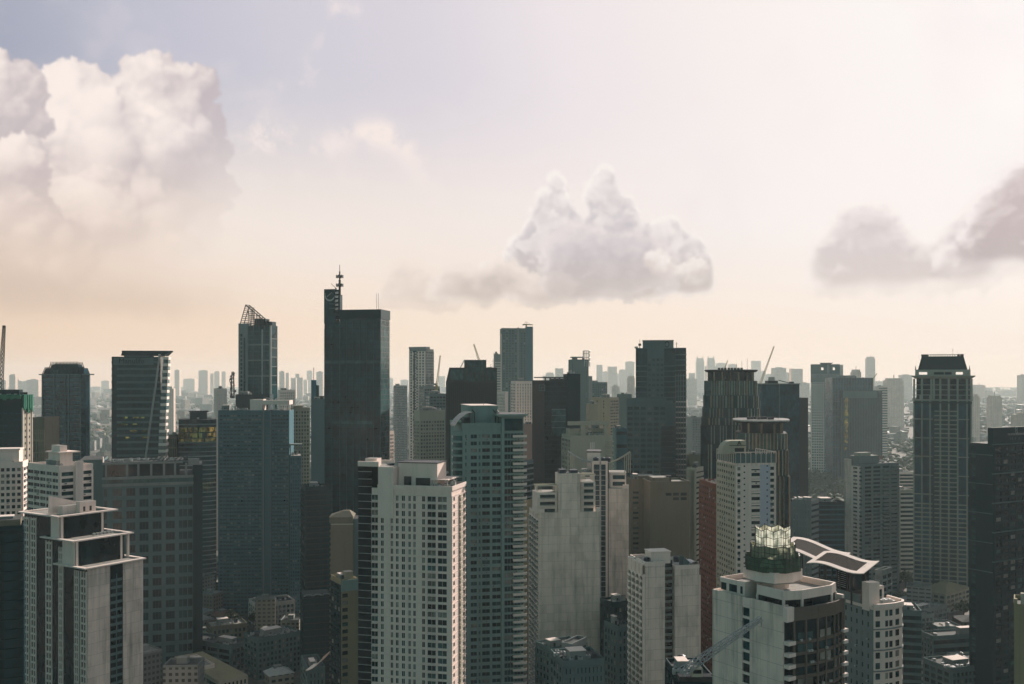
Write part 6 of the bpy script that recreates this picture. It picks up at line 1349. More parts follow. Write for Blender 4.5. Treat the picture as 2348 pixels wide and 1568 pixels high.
# pair of fluted towers with disc roofs
BRONZE = plain('bronze_fin', (.30, .235, .16), .4, .5); FINP = plain('pale_fin', (.36, .36, .30), .5, .3)
def fluted(label, d, px0, px1, y_disc, y_neck, y_top, steps, disc, rim):
    b = Bld('hotel_tower', label, d, px0, 5, xR=px1, D=34, top=y_top, group='fluted twin towers with disc roofs'); W, H = b.W, b.H; D = 34
    def ov(i, k=0): # rounded plan
        x0, x1, y0, y1 = i, W-i, i, D-i; r = 5
        return [(x0+r, y0-.8), ((x0+x1)/2, y0-1.6), (x1-r, y0-.8), (x1-1, y0+1.5), (x1, y0+r), (x1, y1), (x0, y1), (x0, y0+r), (x0+1, y0+1.5)]
    m = MB(); z1 = H; lv = [(0, H)]; zs = [ZT(y, d) for y in steps]; tops = [H]+zs; bots = zs+[0]
    for k, (zt, zb) in enumerate(zip(tops, bots)):
        i = 1.6-.75*k; ringk = ov(max(i, -1.2)); m = MB(); m.prism(ringk, zb, zt-.002*k, G_MID if k == 0 else G_DARK, top=ROOFM); m.build('curtain_wall', b.root); mm = MB()
        for gi, (p, q) in enumerate(zip(ringk[:4]+[ringk[3]], ringk[1:5]+[ringk[4]])):
            L = math.dist(p, q); n = max(1, int(L/(2.3 if k else 1.9)))
            t0 = Vector((q[0]-p[0], q[1]-p[1])).normalized(); nn = Vector((t0.y, -t0.x))
            for j in range(n):
                if b.rng.random() < (.12 if k else 0): continue
                c = Vector(p)+t0*(L*(j+.5)/n); w_ = .28 if b.rng.random() < .6 else .5; a1, a2, a3, a4 = c-t0*w_+nn*.7, c+t0*w_+nn*.7, c+t0*w_, c-t0*w_
                mm.prism([tuple(a1), tuple(a2), tuple(a3), tuple(a4)], zb+.5, zt, BRONZE if b.rng.random() < .5 else FINP)
        mm.build('fin_mullion', b.root)
        if k: 
            mm = MB(); g = b.rng; z = zb+3
            for (p, q) in zip(ringk[:3], ringk[1:4]):
                o = Vector((q[0]-p[0], q[1]-p[1])).normalized()*.35; nn = (o.y, -o.x); zz = zb+4
                while zz < zt: mm.prism([(p[0]+nn[0], p[1]+nn[1]), (q[0]+nn[0], q[1]+nn[1]), q, p], zz, zz+.5, DARKW); zz += 4.0
            if mm.f: mm.build('floor_band', b.root)
    nk = ov(4.5); zn = ZT(y_disc+3, d); m = MB(); m.prism(nk, H, zn, G_BLK); m.build('neck_glass', b.root)
    for (p, q) in zip(nk[:5], nk[1:6]):
        L = math.dist(p, q); n = max(1, int(L/5)); 
        for j in range(n+1): t_ = j/n; x, y = p[0]+(q[0]-p[0])*t_, p[1]+(q[1]-p[1])*t_; b.box('column', x-.6, x+.6, y-1.3, y-.1, H, zn, BRONZE)
    c = (W/2, D/2); m = MB(); a0, a1 = b.sA(disc[0]), b.sA(disc[1]); rr = (a1-a0)/2; cc = (a0+a1)/2
    ring = [(cc+rr*math.copysign(abs(math.cos(2*math.pi*k/32))**.6, math.cos(2*math.pi*k/32)), D/2+(D/2+5)*math.copysign(abs(math.sin(2*math.pi*k/32))**.6, math.sin(2*math.pi*k/32))) for k in range(32)]
    r2 = [(cc+(x-cc)*.93, D/2+(y-D/2)*.93) for x, y in ring]; m.prism(r2, zn, zn+1.0, METAL, ring1=ring); m.prism(ring, zn+1.001, zn+1.9, rim, top=METAL); m.build('roof_disc', b.root)
    for k in range(8): link('air_unit', (lambda q: (q.box(0, 2, 0, 2, 0, 1.6, METAL), q.mesh('air_unit'))[1])(MB()), b.root, (cc-rr*.5+k*rr*.12, D*.2+(k % 3)*2.5, zn+1.9))
    for k in range(3): q = MB(); q.cyl(0, 0, .12, 0, 5+2*k, METAL, 5); q.build('antenna', b.root, (cc+rr*(.2+.2*k), D*.3, zn+1.9))
    return b
fluted('farther and taller tower of bronze fluted glass under a flat disc roof', 790, 1609, 1741, 850, 873, 873, [907, 936, 958, 975, 1018], (1614.5, 1739), METAL)
fluted('nearer and shorter tower of bronze fluted glass with a bright-rimmed disc roof', 640, 1681, 1811, 966, 992, 993, [1031, 1090], (1679, 1812), STEEL)
# dark glass tower beside them
b = tower('office_tower', 'smooth dark blue glass tower with a narrow lower wing, behind the fluted towers', 950, 1745, 6, xR=1832, xL=1738, top=881, wallm=DARKW, glass_core=G_BLUE, A=CU(step=2.2, w_=.15, depth=.12, mat=DARKW, fh=4, h=.25, lm=DARKW), par=0, clut=0, D=34)
b.box('pier', 17, 18.2, -.8, -.15, 0, b.H, GREYM); b.box('wing', b.W+.01, b.W+9.6, 2, 26, 0, ZT(912, 950), BROWN, ROOFM); b.box('roof_rim', -1, b.W+.5, -1, 33, b.H, b.H+.9, GREYW, METAL)
for k in range(6): q = MB(); q.cyl(0, 0, .5, 0, 7, STEEL, 8); q.build('flue', b.root, (W3(1768+2.6*k, 950)-W3(1745, 950), 6, b.H))
b.box('plant_room', 8, 18, 4, 12, b.H, b.H+3.4, METAL); q = MB(); q.bar((0, 0, 0), (-12, 0, 3), .4, METAL); q.box(-1, 3, -1, 1, 0, 1.6, METAL); q.build('gondola_arm', b.root, (b.W*.8, 3, b.H+.9))
lattice_crane('tower_crane', 'long luffing crane jib rising from behind the farther fluted tower', P3(1741, 915-30, 1150), P3(1774, 794, 1150), 1.8, mast_to=ZT(960, 1150), counter=P3(1735, 880, 1150), r=.09, n=22)
# the pale tower with two square holes
def holed():
    d = 1950; b = Bld('residential_tower', 'tall pale tower with two square openings through its crown, hazy and freestanding', d, 1858, 3, xR=1925, D=40, top=848); W, H = b.W, b.H; zt = ZT(835, d)
    b.body(GREYW, H-8, top=ROOFM); m = MB(); hs = [(b.sA(1883-1.0), b.sA(1883+4.6)), (b.sA(1909-.2), b.sA(1909+5.2))]; xs = [0]+[v for h in hs for v in h]+[W]
    z0 = H-8; zh0, zh1 = ZT(848.5, d), ZT(842, d)
    for x0, x1 in ((xs[0], xs[1]), (xs[2], xs[3]), (xs[4], xs[5])): m.box(x0, x1, 0, 3, z0, zt, GREYM); m.box(x0, x1, 37, 40, z0, zt, GREYM)
    for h in hs: m.box(h[0], h[1], .01, 3, z0, zh0, GREYM); m.box(h[0], h[1], .01, 3, zh1, zt-.01, GREYM); m.box(h[0], h[1], 37, 39.9, z0, zh0, GREYM); m.box(h[0], h[1], 37, 39.9, zh1, zt-.01, GREYM); 
    m.build('crown_wall', b.root); b.box('side_wall', W+.01, b.sA(1932.5), 2, 38, 0, zt-1, WHITE, ROOFM); q = MB(); q.prism([(W*.35, 10), (W*.7, 10), (W*.62, 20), (W*.42, 20)], zt, zt+3, METAL, ring1=[(W*.3, 8), (W*.78, 8), (W*.66, 22), (W*.38, 22)]); q.build('helipad', b.root)
    L1_, L2_ = b.sA(1895), b.sA(1904)
    b.windows('A', [(2+(L1_-4)*k/6+.9, 2+(L1_-4)*(k+1)/6-.9) for k in range(6)], 0, ZT(876, d), 5.2, sill=1.3, head=1.1, depth=.6, frame=WHITE, L=L1_, limit=60); b.windows('A', [((W-L2_)*k/4+1.2, (W-L2_)*(k+1)/4-1) for k in range(4)], 0, ZT(876, d), 5.2, sill=1.3, head=1.1, depth=.6, frame=WHITE, L=W-L2_, ox=L2_, limit=30)
    b.box('pier', L1_+.5, L1_+5, -1.5, 0, 0, zt, GREYW); b.lines('A', ZT(874, d), H-8, 5, h=1.2, depth=.3, mat=GREYW)
holed()
b = tower('office_tower', 'broad dark glass tower in two overlapping slabs with dull gold reflections', 1850, 1908, 2, xR=2001, D=40, xL=1905, top=866, wallm=DARKW, glass_core=G_BLUE, A=CU(step=5, w_=.5, depth=.4, mat=GREYM, fh=14, h=.6, lm=GREYM), par=0, clut=6)
u0, u1 = b.sA(1924), b.sA(2017); zt = ZT(895, 1840); b.box('front_slab', u0, u1, -10, -.5, 0, zt, G_DARK, ROOFM); b.box('top_band', u0+3, u1-9, -10.6, -10.01, zt-14, zt-1, GREYM)
m = MB()
for k in range(26): x = u0+(u1-u0)*k/25; m.box(x-.25, x+.25, -10.5, -10.01, 0, zt-14, GREYM)
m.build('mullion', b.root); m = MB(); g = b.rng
for k in range(46): x = u0+5+g.uniform(0, 5); z = zt-20-g.uniform(0, 70)*1.3; m.box(x, x+g.uniform(1.5, 4), -10.7, -10.52, z, z+g.uniform(3, 8), G_GLINT)
m.build('gold_glint_panes', b.root)  # scattered gold panes stand in for reflected sunlight
tower('office_tower', 'slim white-ledged tower behind the broad dark glass tower', 2350, 2014, 2, xR=2034, xL=2013, top=887, wallm=WHITE, A=RB_(fh=6, band=3.2, mat=WHITE, depth=.8), clut=5, D=30)
# grey apartment tower with stepped roof rooms
def stepped_right():
    d = 830; b = Bld('residential_tower', 'grey-white apartment tower with stepped roof rooms, its blank wall edge-on, standing among trees', d, 1972, 24, xR=2060, xL=1935, top=1064); W, D, H = b.W, b.D, b.H
    b.body(GREYW, H, top=ROOFM); b.body; fx = L6x; cl = colsB(b, [(195, 226), (240, 258)], fx); b.windows('B', cl, 0, H-2, 3.3, sill=.9, head=.9, depth=.3, frame=WHITE, limit=60)
    b.windows('A', [(W*.10, W*.27), (W*.32, W*.50), (W*.56, W*.74), (W*.79, W*.95)], 0, H-2, 3.3, sill=1.2, head=.3, depth=.6, frame=GREYW, limit=100); b.balconies('A', [(W*.56, W*.95)], 0, H-3, 3.3, out=1.8, mat=GREYW, limit=50)
    b.box('roof_room', 1, W*.55, 3, D*.7, H, ZT(1043, 845), GREYW, ROOFL); b.box('roof_room', 3, W*.38, 5, D*.55, ZT(1043, 845), ZT(1035, 850), CREAM, ROOFL); b.box('side_wall', -.4, .0, D*.55, D, 0, ZT(1050, 850), WHITEJ); b.clutter(H, x0=W*.6, n=5, house=False); b.box('round_terrace', W*.8, W+1.5, -1.6, 4, H-3.4, H-2.4, GREYW)
    q = MB(); q.box(0, 4, 0, .3, 0, 3, PINKW); q.build('banner', b.root, (W*.75, D*.6, H+2))
stepped_right()
tower('office_building', 'low grey block with banded dark windows and a blank middle, behind the canopies', 760, 1860, 4, xR=1876, xL=1815, top=1151, wallm=GREYW, A=RB_(fh=4.5, band=2.6, mat=GREYW), B=G(6, fh=4.5, pier=2), clut=4, roof=ROOFL)
b = tower('office_building', 'low grey block with stacked window strips at both ends, beside the smooth dark tower', 800, 1820, 3, xR=1873, xL=1815, top=1156, wallm=GREYW, A=None, clut=5, roof=ROOFL, D=22)
b.windows('A', [(1, b.W*.36), (b.W*.76, b.W-1)], 0, b.H-5, 4.2, sill=1.6, head=.4, depth=.3, frame=GREYW, limit=40)
b = tower('office_building', 'dark low office block with a pale roof rail, right of the low grey block', 810, 1877, 3, xR=1936, xL=1875, top=1154, wallm=DARKW, A=RB_(fh=4.2, band=1.2, mat=BLUEW), clut=6, D=24)
# the ornate mansard tower
def mansard():
    d = 850; b = Bld('residential_tower', 'ornate dark glass tower with pale stone ribs, a heavy cornice and a steep mansard roof', d, 2096, 3, xR=2216, D=44, top=928); W, D, H = b.W, b.D, b.H; fh = 3.75
    sx = lambda v: b.sA(C5x(v)); W2 = sx(1555); STONE = wall('stone_rib', (.40, .385, .33), stain=.2)
    b.box('curtain_wall', 0, W2, 0, D, 0, ZT(920, d), G_DARK, ROOFM); zc = ZT(863, d); b.box('curtain_wall', 1.5, W2-1.2, 1.5, D-2, ZT(920, d), zc, G_BLK, ROOFM)
    # bays
    def ribs(xs, o, z0, z1, w_=1.0): 
        for x in xs: b.box('rib', x-w_/2, x+w_/2, -o, -.002, z0, z1, STONE)
    z16 = ZT(1150, d); zt = ZT(915, d)
    ribs([sx(925)+.5, sx(1018), sx(1105), sx(1500)], 1.2, 0, zt); ribs([sx(1215), sx(1305), sx(1400)], 1.4, 0, zt, 1.2); ribs([W2-.6], 1.0, 0, zt, 1.0)
    m = MB(); z = 0.0; c0, c1 = sx(1150), sx(1405)
    while z < ZT(940, d): m.box(c0, c1, -.8, -.003, z, z+.95, STONE); z += fh
    m.build('balcony_band', b.root)
    for k in range(1, 40):
        z = ZT(970, d)-k*fh
        if z < 3: break
    for py in (960, 1003, 1045, 1088, 1131): 
        for (p, q) in ((925, 1135), (1400, 1520)): b.box('belt_course', sx(p)-.8, sx(q), -1.8, 0, ZT(py+1, d), ZT(py-1, d), STONE)
    m = MB(); z = 0.0
    while z < z16: m.box(.3, sx(1130), -.9, -.001, z, z+1.1, STONE); m.box(sx(1400), sx(1500), -.9, -.001, z, z+1.1, STONE); z += fh
    m.build('lower_band', b.root); b.box('corner_bay', .1, sx(1130), -.5, 0, 0, ZT(918, d), G_BLUE); b.box('corner_bay', sx(1408), sx(1512), -.5, 0, 0, ZT(918, d), G_BLUE)
    b.box('cornice_band', -1.8, W2+.6, -2.4, D, ZT(918, d), ZT(915, d), STONE, ROOFM); b.box('cornice_band', -1, W2, -1.6, D, ZT(924, d), ZT(921, d), DARKW)
    for px in (1000, 1018, 1105, 1215, 1305, 1500): b.box('urn', sx(px)-.6, sx(px)+.6, -2.0, -.8, ZT(915, d), ZT(906, d), STONE)
    z0, z1 = ZT(915, d), ZT(868, d); xs = [sx(v) for v in (935, 1018, 1118, 1145, 1215, 1305, 1400, 1500, 1550)]
    for i, x in enumerate(xs): b.box('rib', x-.8, x+.8, .1, 1.49, z0, z1, STONE)
    for py in (905, 893, 882): b.box('belt_course', xs[0], xs[-1], .4, 1.48, ZT(py+1, d), ZT(py-.6, d), STONE)
    m = MB()
    for k in range(24): x = xs[1]+(xs[-1]-xs[1])*b.rng.random(); z = z0+(z1-z0)*b.rng.random(); m.box(x, x+1.2, .9, 1.47, z, z+2, G_MID)
    m.build('pane', b.root)
    zA, zB = ZT(868, d), ZT(863, d); m = MB(); n = lambda o: [(-o, -o), (W2+o, -o), (W2+o, D+o), (-o, D+o)]
    m.prism(n(-.6), zA, zB, STONE, ring1=n(2.4), top=ROOFM); m.prism(n(2.4), zB+.001, zB+.8, STONE); m.build('main_cornice', b.root)
    x0, x1 = sx(945), sx(1540); zD = ZT(850, d); m = MB()
    cols = [sx(v) for v in (945, 980, 1075, 1140, 1255, 1340, 1375, 1458, 1500, 1540)]
    m.box(x0, x1, 3.5, 4.2, zB+.8, zB+1.6, STONE); m.box(x0, x1, 3.5, 4.2, ZT(853, d), zD, STONE)
    for (p, q) in ((0, 1), (2, 3), (4, 4), (5, 6), (7, 8)): m.box(cols[p], cols[min(q, 9)]+.5, 3.4, 4.21, zB+1.6, ZT(853, d), STONE)
    m.box(cols[-1]-1.5, cols[-1], 3.4, D-3, zB+.8, zD, STONE); m.box(x0, x0+1.5, 4.3, D-3, zB+.8, zD, STONE); m.build('attic_wall', b.root)
    b.box('attic_room', cols[3], cols[5], 6, D-6, zB+.8, zD, DARKW); b.box('attic_slab', x0, x1, 3.6, D-3, zD, zD+1.0, STONE, ROOFM)
    zT = ZT(817, d); m = MB(); a0, a1, e0, e1 = sx(975), sx(1508), sx(1015), sx(1468); m.prism([(a0, 4.5), (a1, 4.5), (a1, D-4), (a0, D-4)], zD+1.0, zT, DARKW, ring1=[(e0, 9), (e1, 9), (e1, D-9), (e0, D-9)], top=METAL); m.build('mansard_roof', b.root)
    for (p, q) in ((1010, 1085), (1402, 1428), (1433, 1470)): b.box('roof_block', sx(p), sx(q), 9, 14, zT, ZT(812, d), BROWN)
    m = MB()
    for k in range(13): x = sx(1090)+(sx(1400)-sx(1090))*k/12; m.box(x-.35, x+.35, 9.2, 9.8, zT, ZT(813, d), CREAM)
    m.box(sx(1088), sx(1402), 9.1, 9.9, ZT(813.2, d), ZT(812, d), CREAM); m.build('roof_rail', b.root)
    for px in (950, 1530): q = MB(); q.cyl(0, 0, .5, 0, 3.4, STONE, 8, r1=.15); q.build('finial', b.root, (sx(px), 4, zD+1))
    q = MB(); q.cyl(0, 0, .1, 0, 7, METAL, 5); q.bar((-.8, 0, 5.5), (.8, 0, 5.5), .08, METAL); q.build('antenna', b.root, (sx(1355), 15, zT))
mansard()
tower('apartment_block', 'white block with long horizontal balcony stripes, between the grey apartments and the mansard tower', 930, 2064, 5, xR=2095, xL=2060, top=1126, wallm=CREAM, A=RB_(fh=4.2, band=2.0, mat=WHITE, depth=.9), clut=6, D=24)
tower('office_building', 'low pale block of curved white storeys between the grey apartments and the mansard tower', 1250, 2062, 4, xR=2094, xL=2059, top=1084, wallm=WHITE, A=RB_(fh=4.2, band=1.6, mat=WHITE, depth=.9), clut=4, D=24)
# dark tower with emblem at the right edge
def signed():
    d = 560; b = Bld('residential_tower', 'dark tower signed with a round looped emblem on its roof block', d, 2277, 30, xR=2380, xL=2222, top=1018); W, D, H = b.W, b.D, b.H
    b.body(DARKW, H, top=ROOFM); b.box('sign_block', .3, W, .6, b.sB(2263), H, ZT(981, d), DARKW, ROOFM)
    b.windows('B', colsB(b, [(2226, 2237)]), 0, H-1.5, 3.6, sill=.5, head=.3, depth=.3, frame=DARKW, limit=60, panes=[G_MID, G_DARK]); b.grid('A', 6, 0, H-1.5, 3.6, pier=2.0, frame=DARKW, depth=.3, limit=60)
    for k in range(5): z = H-k*16.5-.5; b.box('ledge', -1.4, W, -1.4, .0, z, z+.5, GREYM); b.box('ledge', -1.2, -.4, .01, D, z-6, z-5.6, GREYM)
    m = MB(); cx_, cz_, r = b.sA(2331), ZT(988.5, d), 1.0
    for (dz) in (.85, -.85):
        for k in range(12): a0, a1 = 2*math.pi*k/12, 2*math.pi*(k+1)/12; m.bar((cx_+r*math.cos(a0), .45, cz_+dz+r*math.sin(a0)), (cx_+r*math.cos(a1), .45, cz_+dz+r*math.sin(a1)), .22, STEEL)
    m.build('emblem', b.root); text_part(b, 'THE ETON RESIDENCES', 'A', b.sA(2331), ZT(999.5, d), 1.5, STEEL, o=-.5, ext=.06)
    for px in (2318, 2322, 2328, 2337): b.box('louvre', b.sA(px), b.sA(px)+.5, .45, .59, ZT(1011, d), ZT(1005, d), GREYM)
signed()
b = Bld('apartment_block', 'ochre wall with two square chimneys cut off by the frame edge', 300, 2324, 6, W=16, D=14, top=1368); b.body(OCHRE, b.H-3.2, top=ROOFM); b.parapet(OCHRE, 1.2, b.H-3.2); b.box('chimney', .0, .9, 0, 1.2, b.H-3.19, b.H-.6, OCHRE); b.box('chimney', 1.8, 4.5, .0, 1.6, b.H-3.19, b.H+1.2, CREAM)
# spot behind the gold block and round the mast tower
b = tower('residential_tower', 'beige apartment tower with a flat hat-like roof, between the blue-grey slab and the mast tower', 900, 669, 8, xR=710, xL=662, top=938, wallm=BEIGE, A=G(6, fh=3.3, pier=1.1), clut=2, roof=ROOFL); b.box('eaves', 1, b.W*.7, 1, 12, b.H+2.5, b.H+3.4, CREAM); b.box('post', 3, b.W*.6, 3, 8, b.H, b.H+2.5, BEIGE)
b = tower('office_building', 'smooth grey blank tower topped by a slim dark block, beside the tallest tower', 870, 713, 4, xR=745, xL=709, top=918, wallm=GREYM, clut=3, D=24); b.box('mast_block', -1, 3.4, 8, 13, b.H, ZT(871, 880), BLUEW, METAL); b.box('mast_block', 3.41, 5.6, 8, 12, b.H, ZT(883, 880), DARKW); q = MB(); q.cyl(0, 0, .25, 0, 11, METAL, 6); q.build('antenna', b.root, (1, 10, ZT(871, 880))); q = MB(); q.box(6, 13, 6, 14, 3, 3.8, METAL); [q.box(x, x+.4, 6.5, 7, 0, 3, METAL) for x in (7, 9.5, 12)]; q.build('roof_frame', b.root, (0, 0, b.H))
tower('residential_tower', 'white apartment block with a roof frame, seen between the framed-top tower and the mast tower', 1250, 640, 20, xR=677, xL=637, top=896, wallm=WHITE, A=G(7, fh=3.4, pier=1.7), clut=6)
b = tower('residential_tower', 'blue and white ribbed apartment block under the telecom mast', 1100, 496, 30, xR=520, xL=490, top=893, wallm=WHITE, A=G(6, fh=5, pier=1.6, frame=WHITE, panes=[G_BLUE]), clut=7)
b = tower('office_building', 'dark flat-roofed block carrying the telecom mast, behind the blue-grey slab', 960, 540, 3, xR=618, xL=489, top=907, wallm=DARKW, clut=6, D=20); mz = b.H
lattice_crane('telecom_mast', 'lattice telecom mast hung with dishes and aerials, beside the sloping-frame tower', P3(533, 907, 955), P3(533.5, 852, 955), 3.0, mast_to=ZT(912, 955), mat=METAL, r=.2)['category'] = 'mast'
mast_root = [o for o in bpy.data.objects if o.name == 'telecom_mast'][0]; g = random.Random(4)
for k in range(16):
    q = MB(); r_ = g.choice((.5, .8, 1.3)); 
    if k % 2: q.cyl(0, 0, r_, 0, .6, METAL, 12)
    else: q.box(-.25, .25, -.25, .25, -1.4, 1.4, METAL)
    o = q.build('antenna_dish' if k % 2 else 'antenna_panel', mast_root, (g.uniform(-3, 3), -1.2, 2+k*1.45)); o.rotation_euler = (R(90), 0, g.uniform(-1, 1)) if k % 2 else (0, 0, 0)
tower('office_building', 'tan gold-lit office slab behind the striped tower edge', 900, 384, 4, xR=405, xL=380, top=1000, wallm=TANW, A=G(4, fh=9, pier=.8, frame=OCHRE), clut=3, D=14)
tower('office_building', 'plain rose wall with a brick-coloured cap, between the sea-green tower and the black glass tower', 1000, 1202, 3, xR=1222, xL=1199, top=975, wallm=PINKW, clut=2, D=16)
tower('apartment_block', 'low grey block with stacked white ledges, at the foot of the black glass tower', 700, 1200, 4, xR=1222, xL=1196, top=1060, wallm=GREYM, A=RB_(fh=4, band=1.2, mat=GREYW), clut=3, D=14)
tower('apartment_block', 'thin tan strip of wall between the sea-green tower and the blank white tower', 640, 1203, 4, xR=1226, xL=1199, top=1152, wallm=OCHRE, clut=2, D=14)

# ---- low buildings between the towers -------------------------------
def low(label, d, xC, phi, xR, xL, top, wallm=GREYW, roof=ROOFM, n=6, A=None, B=None, name='low_building', **k):
    return tower(name, label, d, xC, phi, xR, xL, top, wallm, A=A or G(max(2, int(abs(xR-xC)/9)), fh=3.6, pier=1.2, limit=30), B=B or G(4, fh=3.6, pier=1.4, limit=15), roof=roof, clut=n, group='low buildings among the towers', **k)
low('low white gridded block with a small pediment, beside the scallop-roofed dark block', 760, 588, 30, 690-14, 570, 1388, WHITE, n=7)
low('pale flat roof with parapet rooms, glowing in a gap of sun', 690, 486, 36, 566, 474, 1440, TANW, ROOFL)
b = low('long low grey-roofed block with a broad plain roof deck', 640, 530, 62, 570, 420, 1484, GREYM, ROOFM, n=5)
low('grey-roofed block crowded with rows of air units', 625, 590, 40, 690, 560, 1468, GREYM, ROOFM, n=22, house=True)
low('small white building with a clerestory roof room', 585, 440, 40, 492, 400, 1536, WHITE, ROOFL, n=2)
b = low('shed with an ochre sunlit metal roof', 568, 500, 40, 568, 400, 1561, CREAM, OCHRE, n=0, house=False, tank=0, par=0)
b = low('black glass block crowned by three pale scallops', 600, 696, 5, 759, 689, 1368, DARKW, n=0, A=CU(step=3, mat=DARKW), house=False, tank=0, par=0)
m = MB()
for k in range(3):
    c = b.W*(k+.5)/3; r = b.W/6-.4
    for j in range(8): a0, a1 = math.pi*j/8, math.pi*(j+1)/8; m.bar((c-r*math.cos(a0), 0, b.H+r*.45*math.sin(a0)), (c-r*math.cos(a1), 0, b.H+r*.45*math.sin(a1)), .4, GREYW)
m.build('scallop_trim', b.root)
low('dark block wedged behind the scallop-roofed one', 700, 700, 5, 760, 690, 1120, DARKW, n=3, A=RB_(fh=3.8, band=1.2, mat=BROWN))
low('low podium with a swooping white sail roof', 520, 706, 20, 745, 690, 1536, GREYM, n=2)
m = MB(); n = 8; o_ = bpy.data.objects.new('sail_roof', None)
for k in range(n):
    f = lambda t_: (W3(701+40*t_, 500), 500, ZT(1536-31*t_**1.8, 500)); a, c = f(k/n), f((k+1)/n); m.face([a, c, (c[0]+2.5, 507, c[2]+1.2), (a[0]+2.5, 507, a[2]+1.2)], WHITE); m.face([(a[0], a[1], a[2]-.4), (a[0]+2.5, 507, a[2]+.8), (c[0]+2.5, 507, c[2]+.8), (c[0], c[1], c[2]-.4)], WHITE); m.face([(a[0], a[1], a[2]-.4), (c[0], c[1], c[2]-.4), c, a], WHITE)
bpy.data.objects.remove(o_); tag(m.build('roof_sail'), 'curved white sail-like roof sweeping up over a low podium', 'roof')
low('flat grey roof with a corner skylight, before the streaked blank tower', 470, 1262, 30, 1340, 1228, 1490, GREYM, n=5)
low('roof terrace with a railing and air units at the bottom centre', 400, 1290, 33, 1385, 1262, 1522, GREYM, n=14)
low('square dark machine house on the roof terrace block', 430, 1310, 30, 1345, 1287, 1482, GREYW, n=2)
low('dark mid-rise with small balconies behind the twin-slab tower', 520, 1405, 28, 1447, 1376, 1386, DARKW, n=4)
low('grey hip-roofed low block left of the twin-slab tower', 500, 1415, 25, 1447, 1385, 1440, GREYM, n=2)
low('low block with a round terrace under the crane', 300, 1555, 25, 1632, 1526, 1556, DARKW, n=12)
low('small block under the wave canopies, side on', 560, 2020, 10, 2044, 2006, 1312, GREYW, n=4)
b = low('hall with a broad yellow hipped roof, at the foot of the dark signed tower', 800, 2168, 40, 2222, 2110, 1362, CREAM, n=0, house=False, tank=0, par=0)
m = MB(); W, D, H = b.W, b.D, b.H; m.prism([(-1, -1), (W+1, -1), (W+1, D+1), (-1, D+1)], H, H+5.5, OCHRE, ring1=[(W*.4, D*.35), (W*.6, D*.35), (W*.6, D*.65), (W*.4, D*.65)]); m.build('hip_roof', b.root)
low('white-roofed flat hall in shade behind the wave canopies', 740, 2100, 35, 2170, 2065, 1404, GREYW, ROOFL, n=5)
low('pale blank wall of a low block, beside the hipped hall', 700, 2110, 20, 2140, 2080, 1412, GREYW, n=3)
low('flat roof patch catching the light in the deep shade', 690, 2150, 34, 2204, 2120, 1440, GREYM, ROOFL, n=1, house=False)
low('long podium with a curved pale roof edge', 640, 2140, 12, 2320, 2110, 1462, GREYM, n=4, A=RB_(fh=5, band=2.5, mat=GREYM))
low('dark roof strewn with plant and pipes in the bottom corner', 565, 2180, 18, 2330, 2116, 1536, GREYM, n=24)
low('narrow tan tower base between the wave block and dark roofs', 520, 2094, 20, 2106, 2076, 1492, TANW, n=1)
low('grey mid-rise with stacked window bands below the wave canopies', 520, 2052, 24, 2112, 2040, 1402, GREYM, n=3, A=RB_(fh=4, band=1.5, mat=GREYM))
lattice_crane('mobile_crane', 'pale lattice crane boom slanting up across the white crowned tower', P3(1563, 1541, 238), P3(1745, 1417, 246), 1.7, mat=STEEL, r=.085)
m = MB(); m.box(0, 2.6, 0, 2.2, 0, 2.0, CREAM); m.box(.3, 2.3, -.03, 0, .8, 1.7, G_BLK); m.box(-3, 5, .2, 3, -1.2, -.01, METAL); o = m.build('crane_cab'); o.location = (W3(1584, 240), 239, ZT(1549, 240)); tag(o, 'cream operator cabin at the foot of the pale lattice crane boom', 'crane cabin')
# ================================================================ unseen towers added past the frame on the sun's side to shade the streets
for (x, y, w_, l_, h_, mt, wd_) in ((250, 330, 44, 44, 165, DARKW, 'black'), (330, 450, 50, 50, 175, GREYM, 'stone-grey'), (405, 600, 56, 50, 160, BLUEW, 'slate'), (500, 780, 60, 60, 190, GREYW, 'pale grey'), (620, 980, 60, 60, 200, WHITE, 'bright white')):
    o_ = bpy.data.objects.new('office_tower', None); COL.objects.link(o_); o_.location = (x, y, 0); tag(o_, f'{wd_} tower added outside the view for shade, past the dark signed tower', 'building', 'shade towers added outside the view')
    q = MB(); q.box(0, w_, 0, l_, 0, h_, G_DARK, top=ROOFM); q.build('curtain_wall', o_); q = MB(); z = 0
    while z < h_: q.box(-.4, w_+.4, -.4, l_+.4, z, z+1.5, mt); z += 4
    q.build('floor_band', o_)
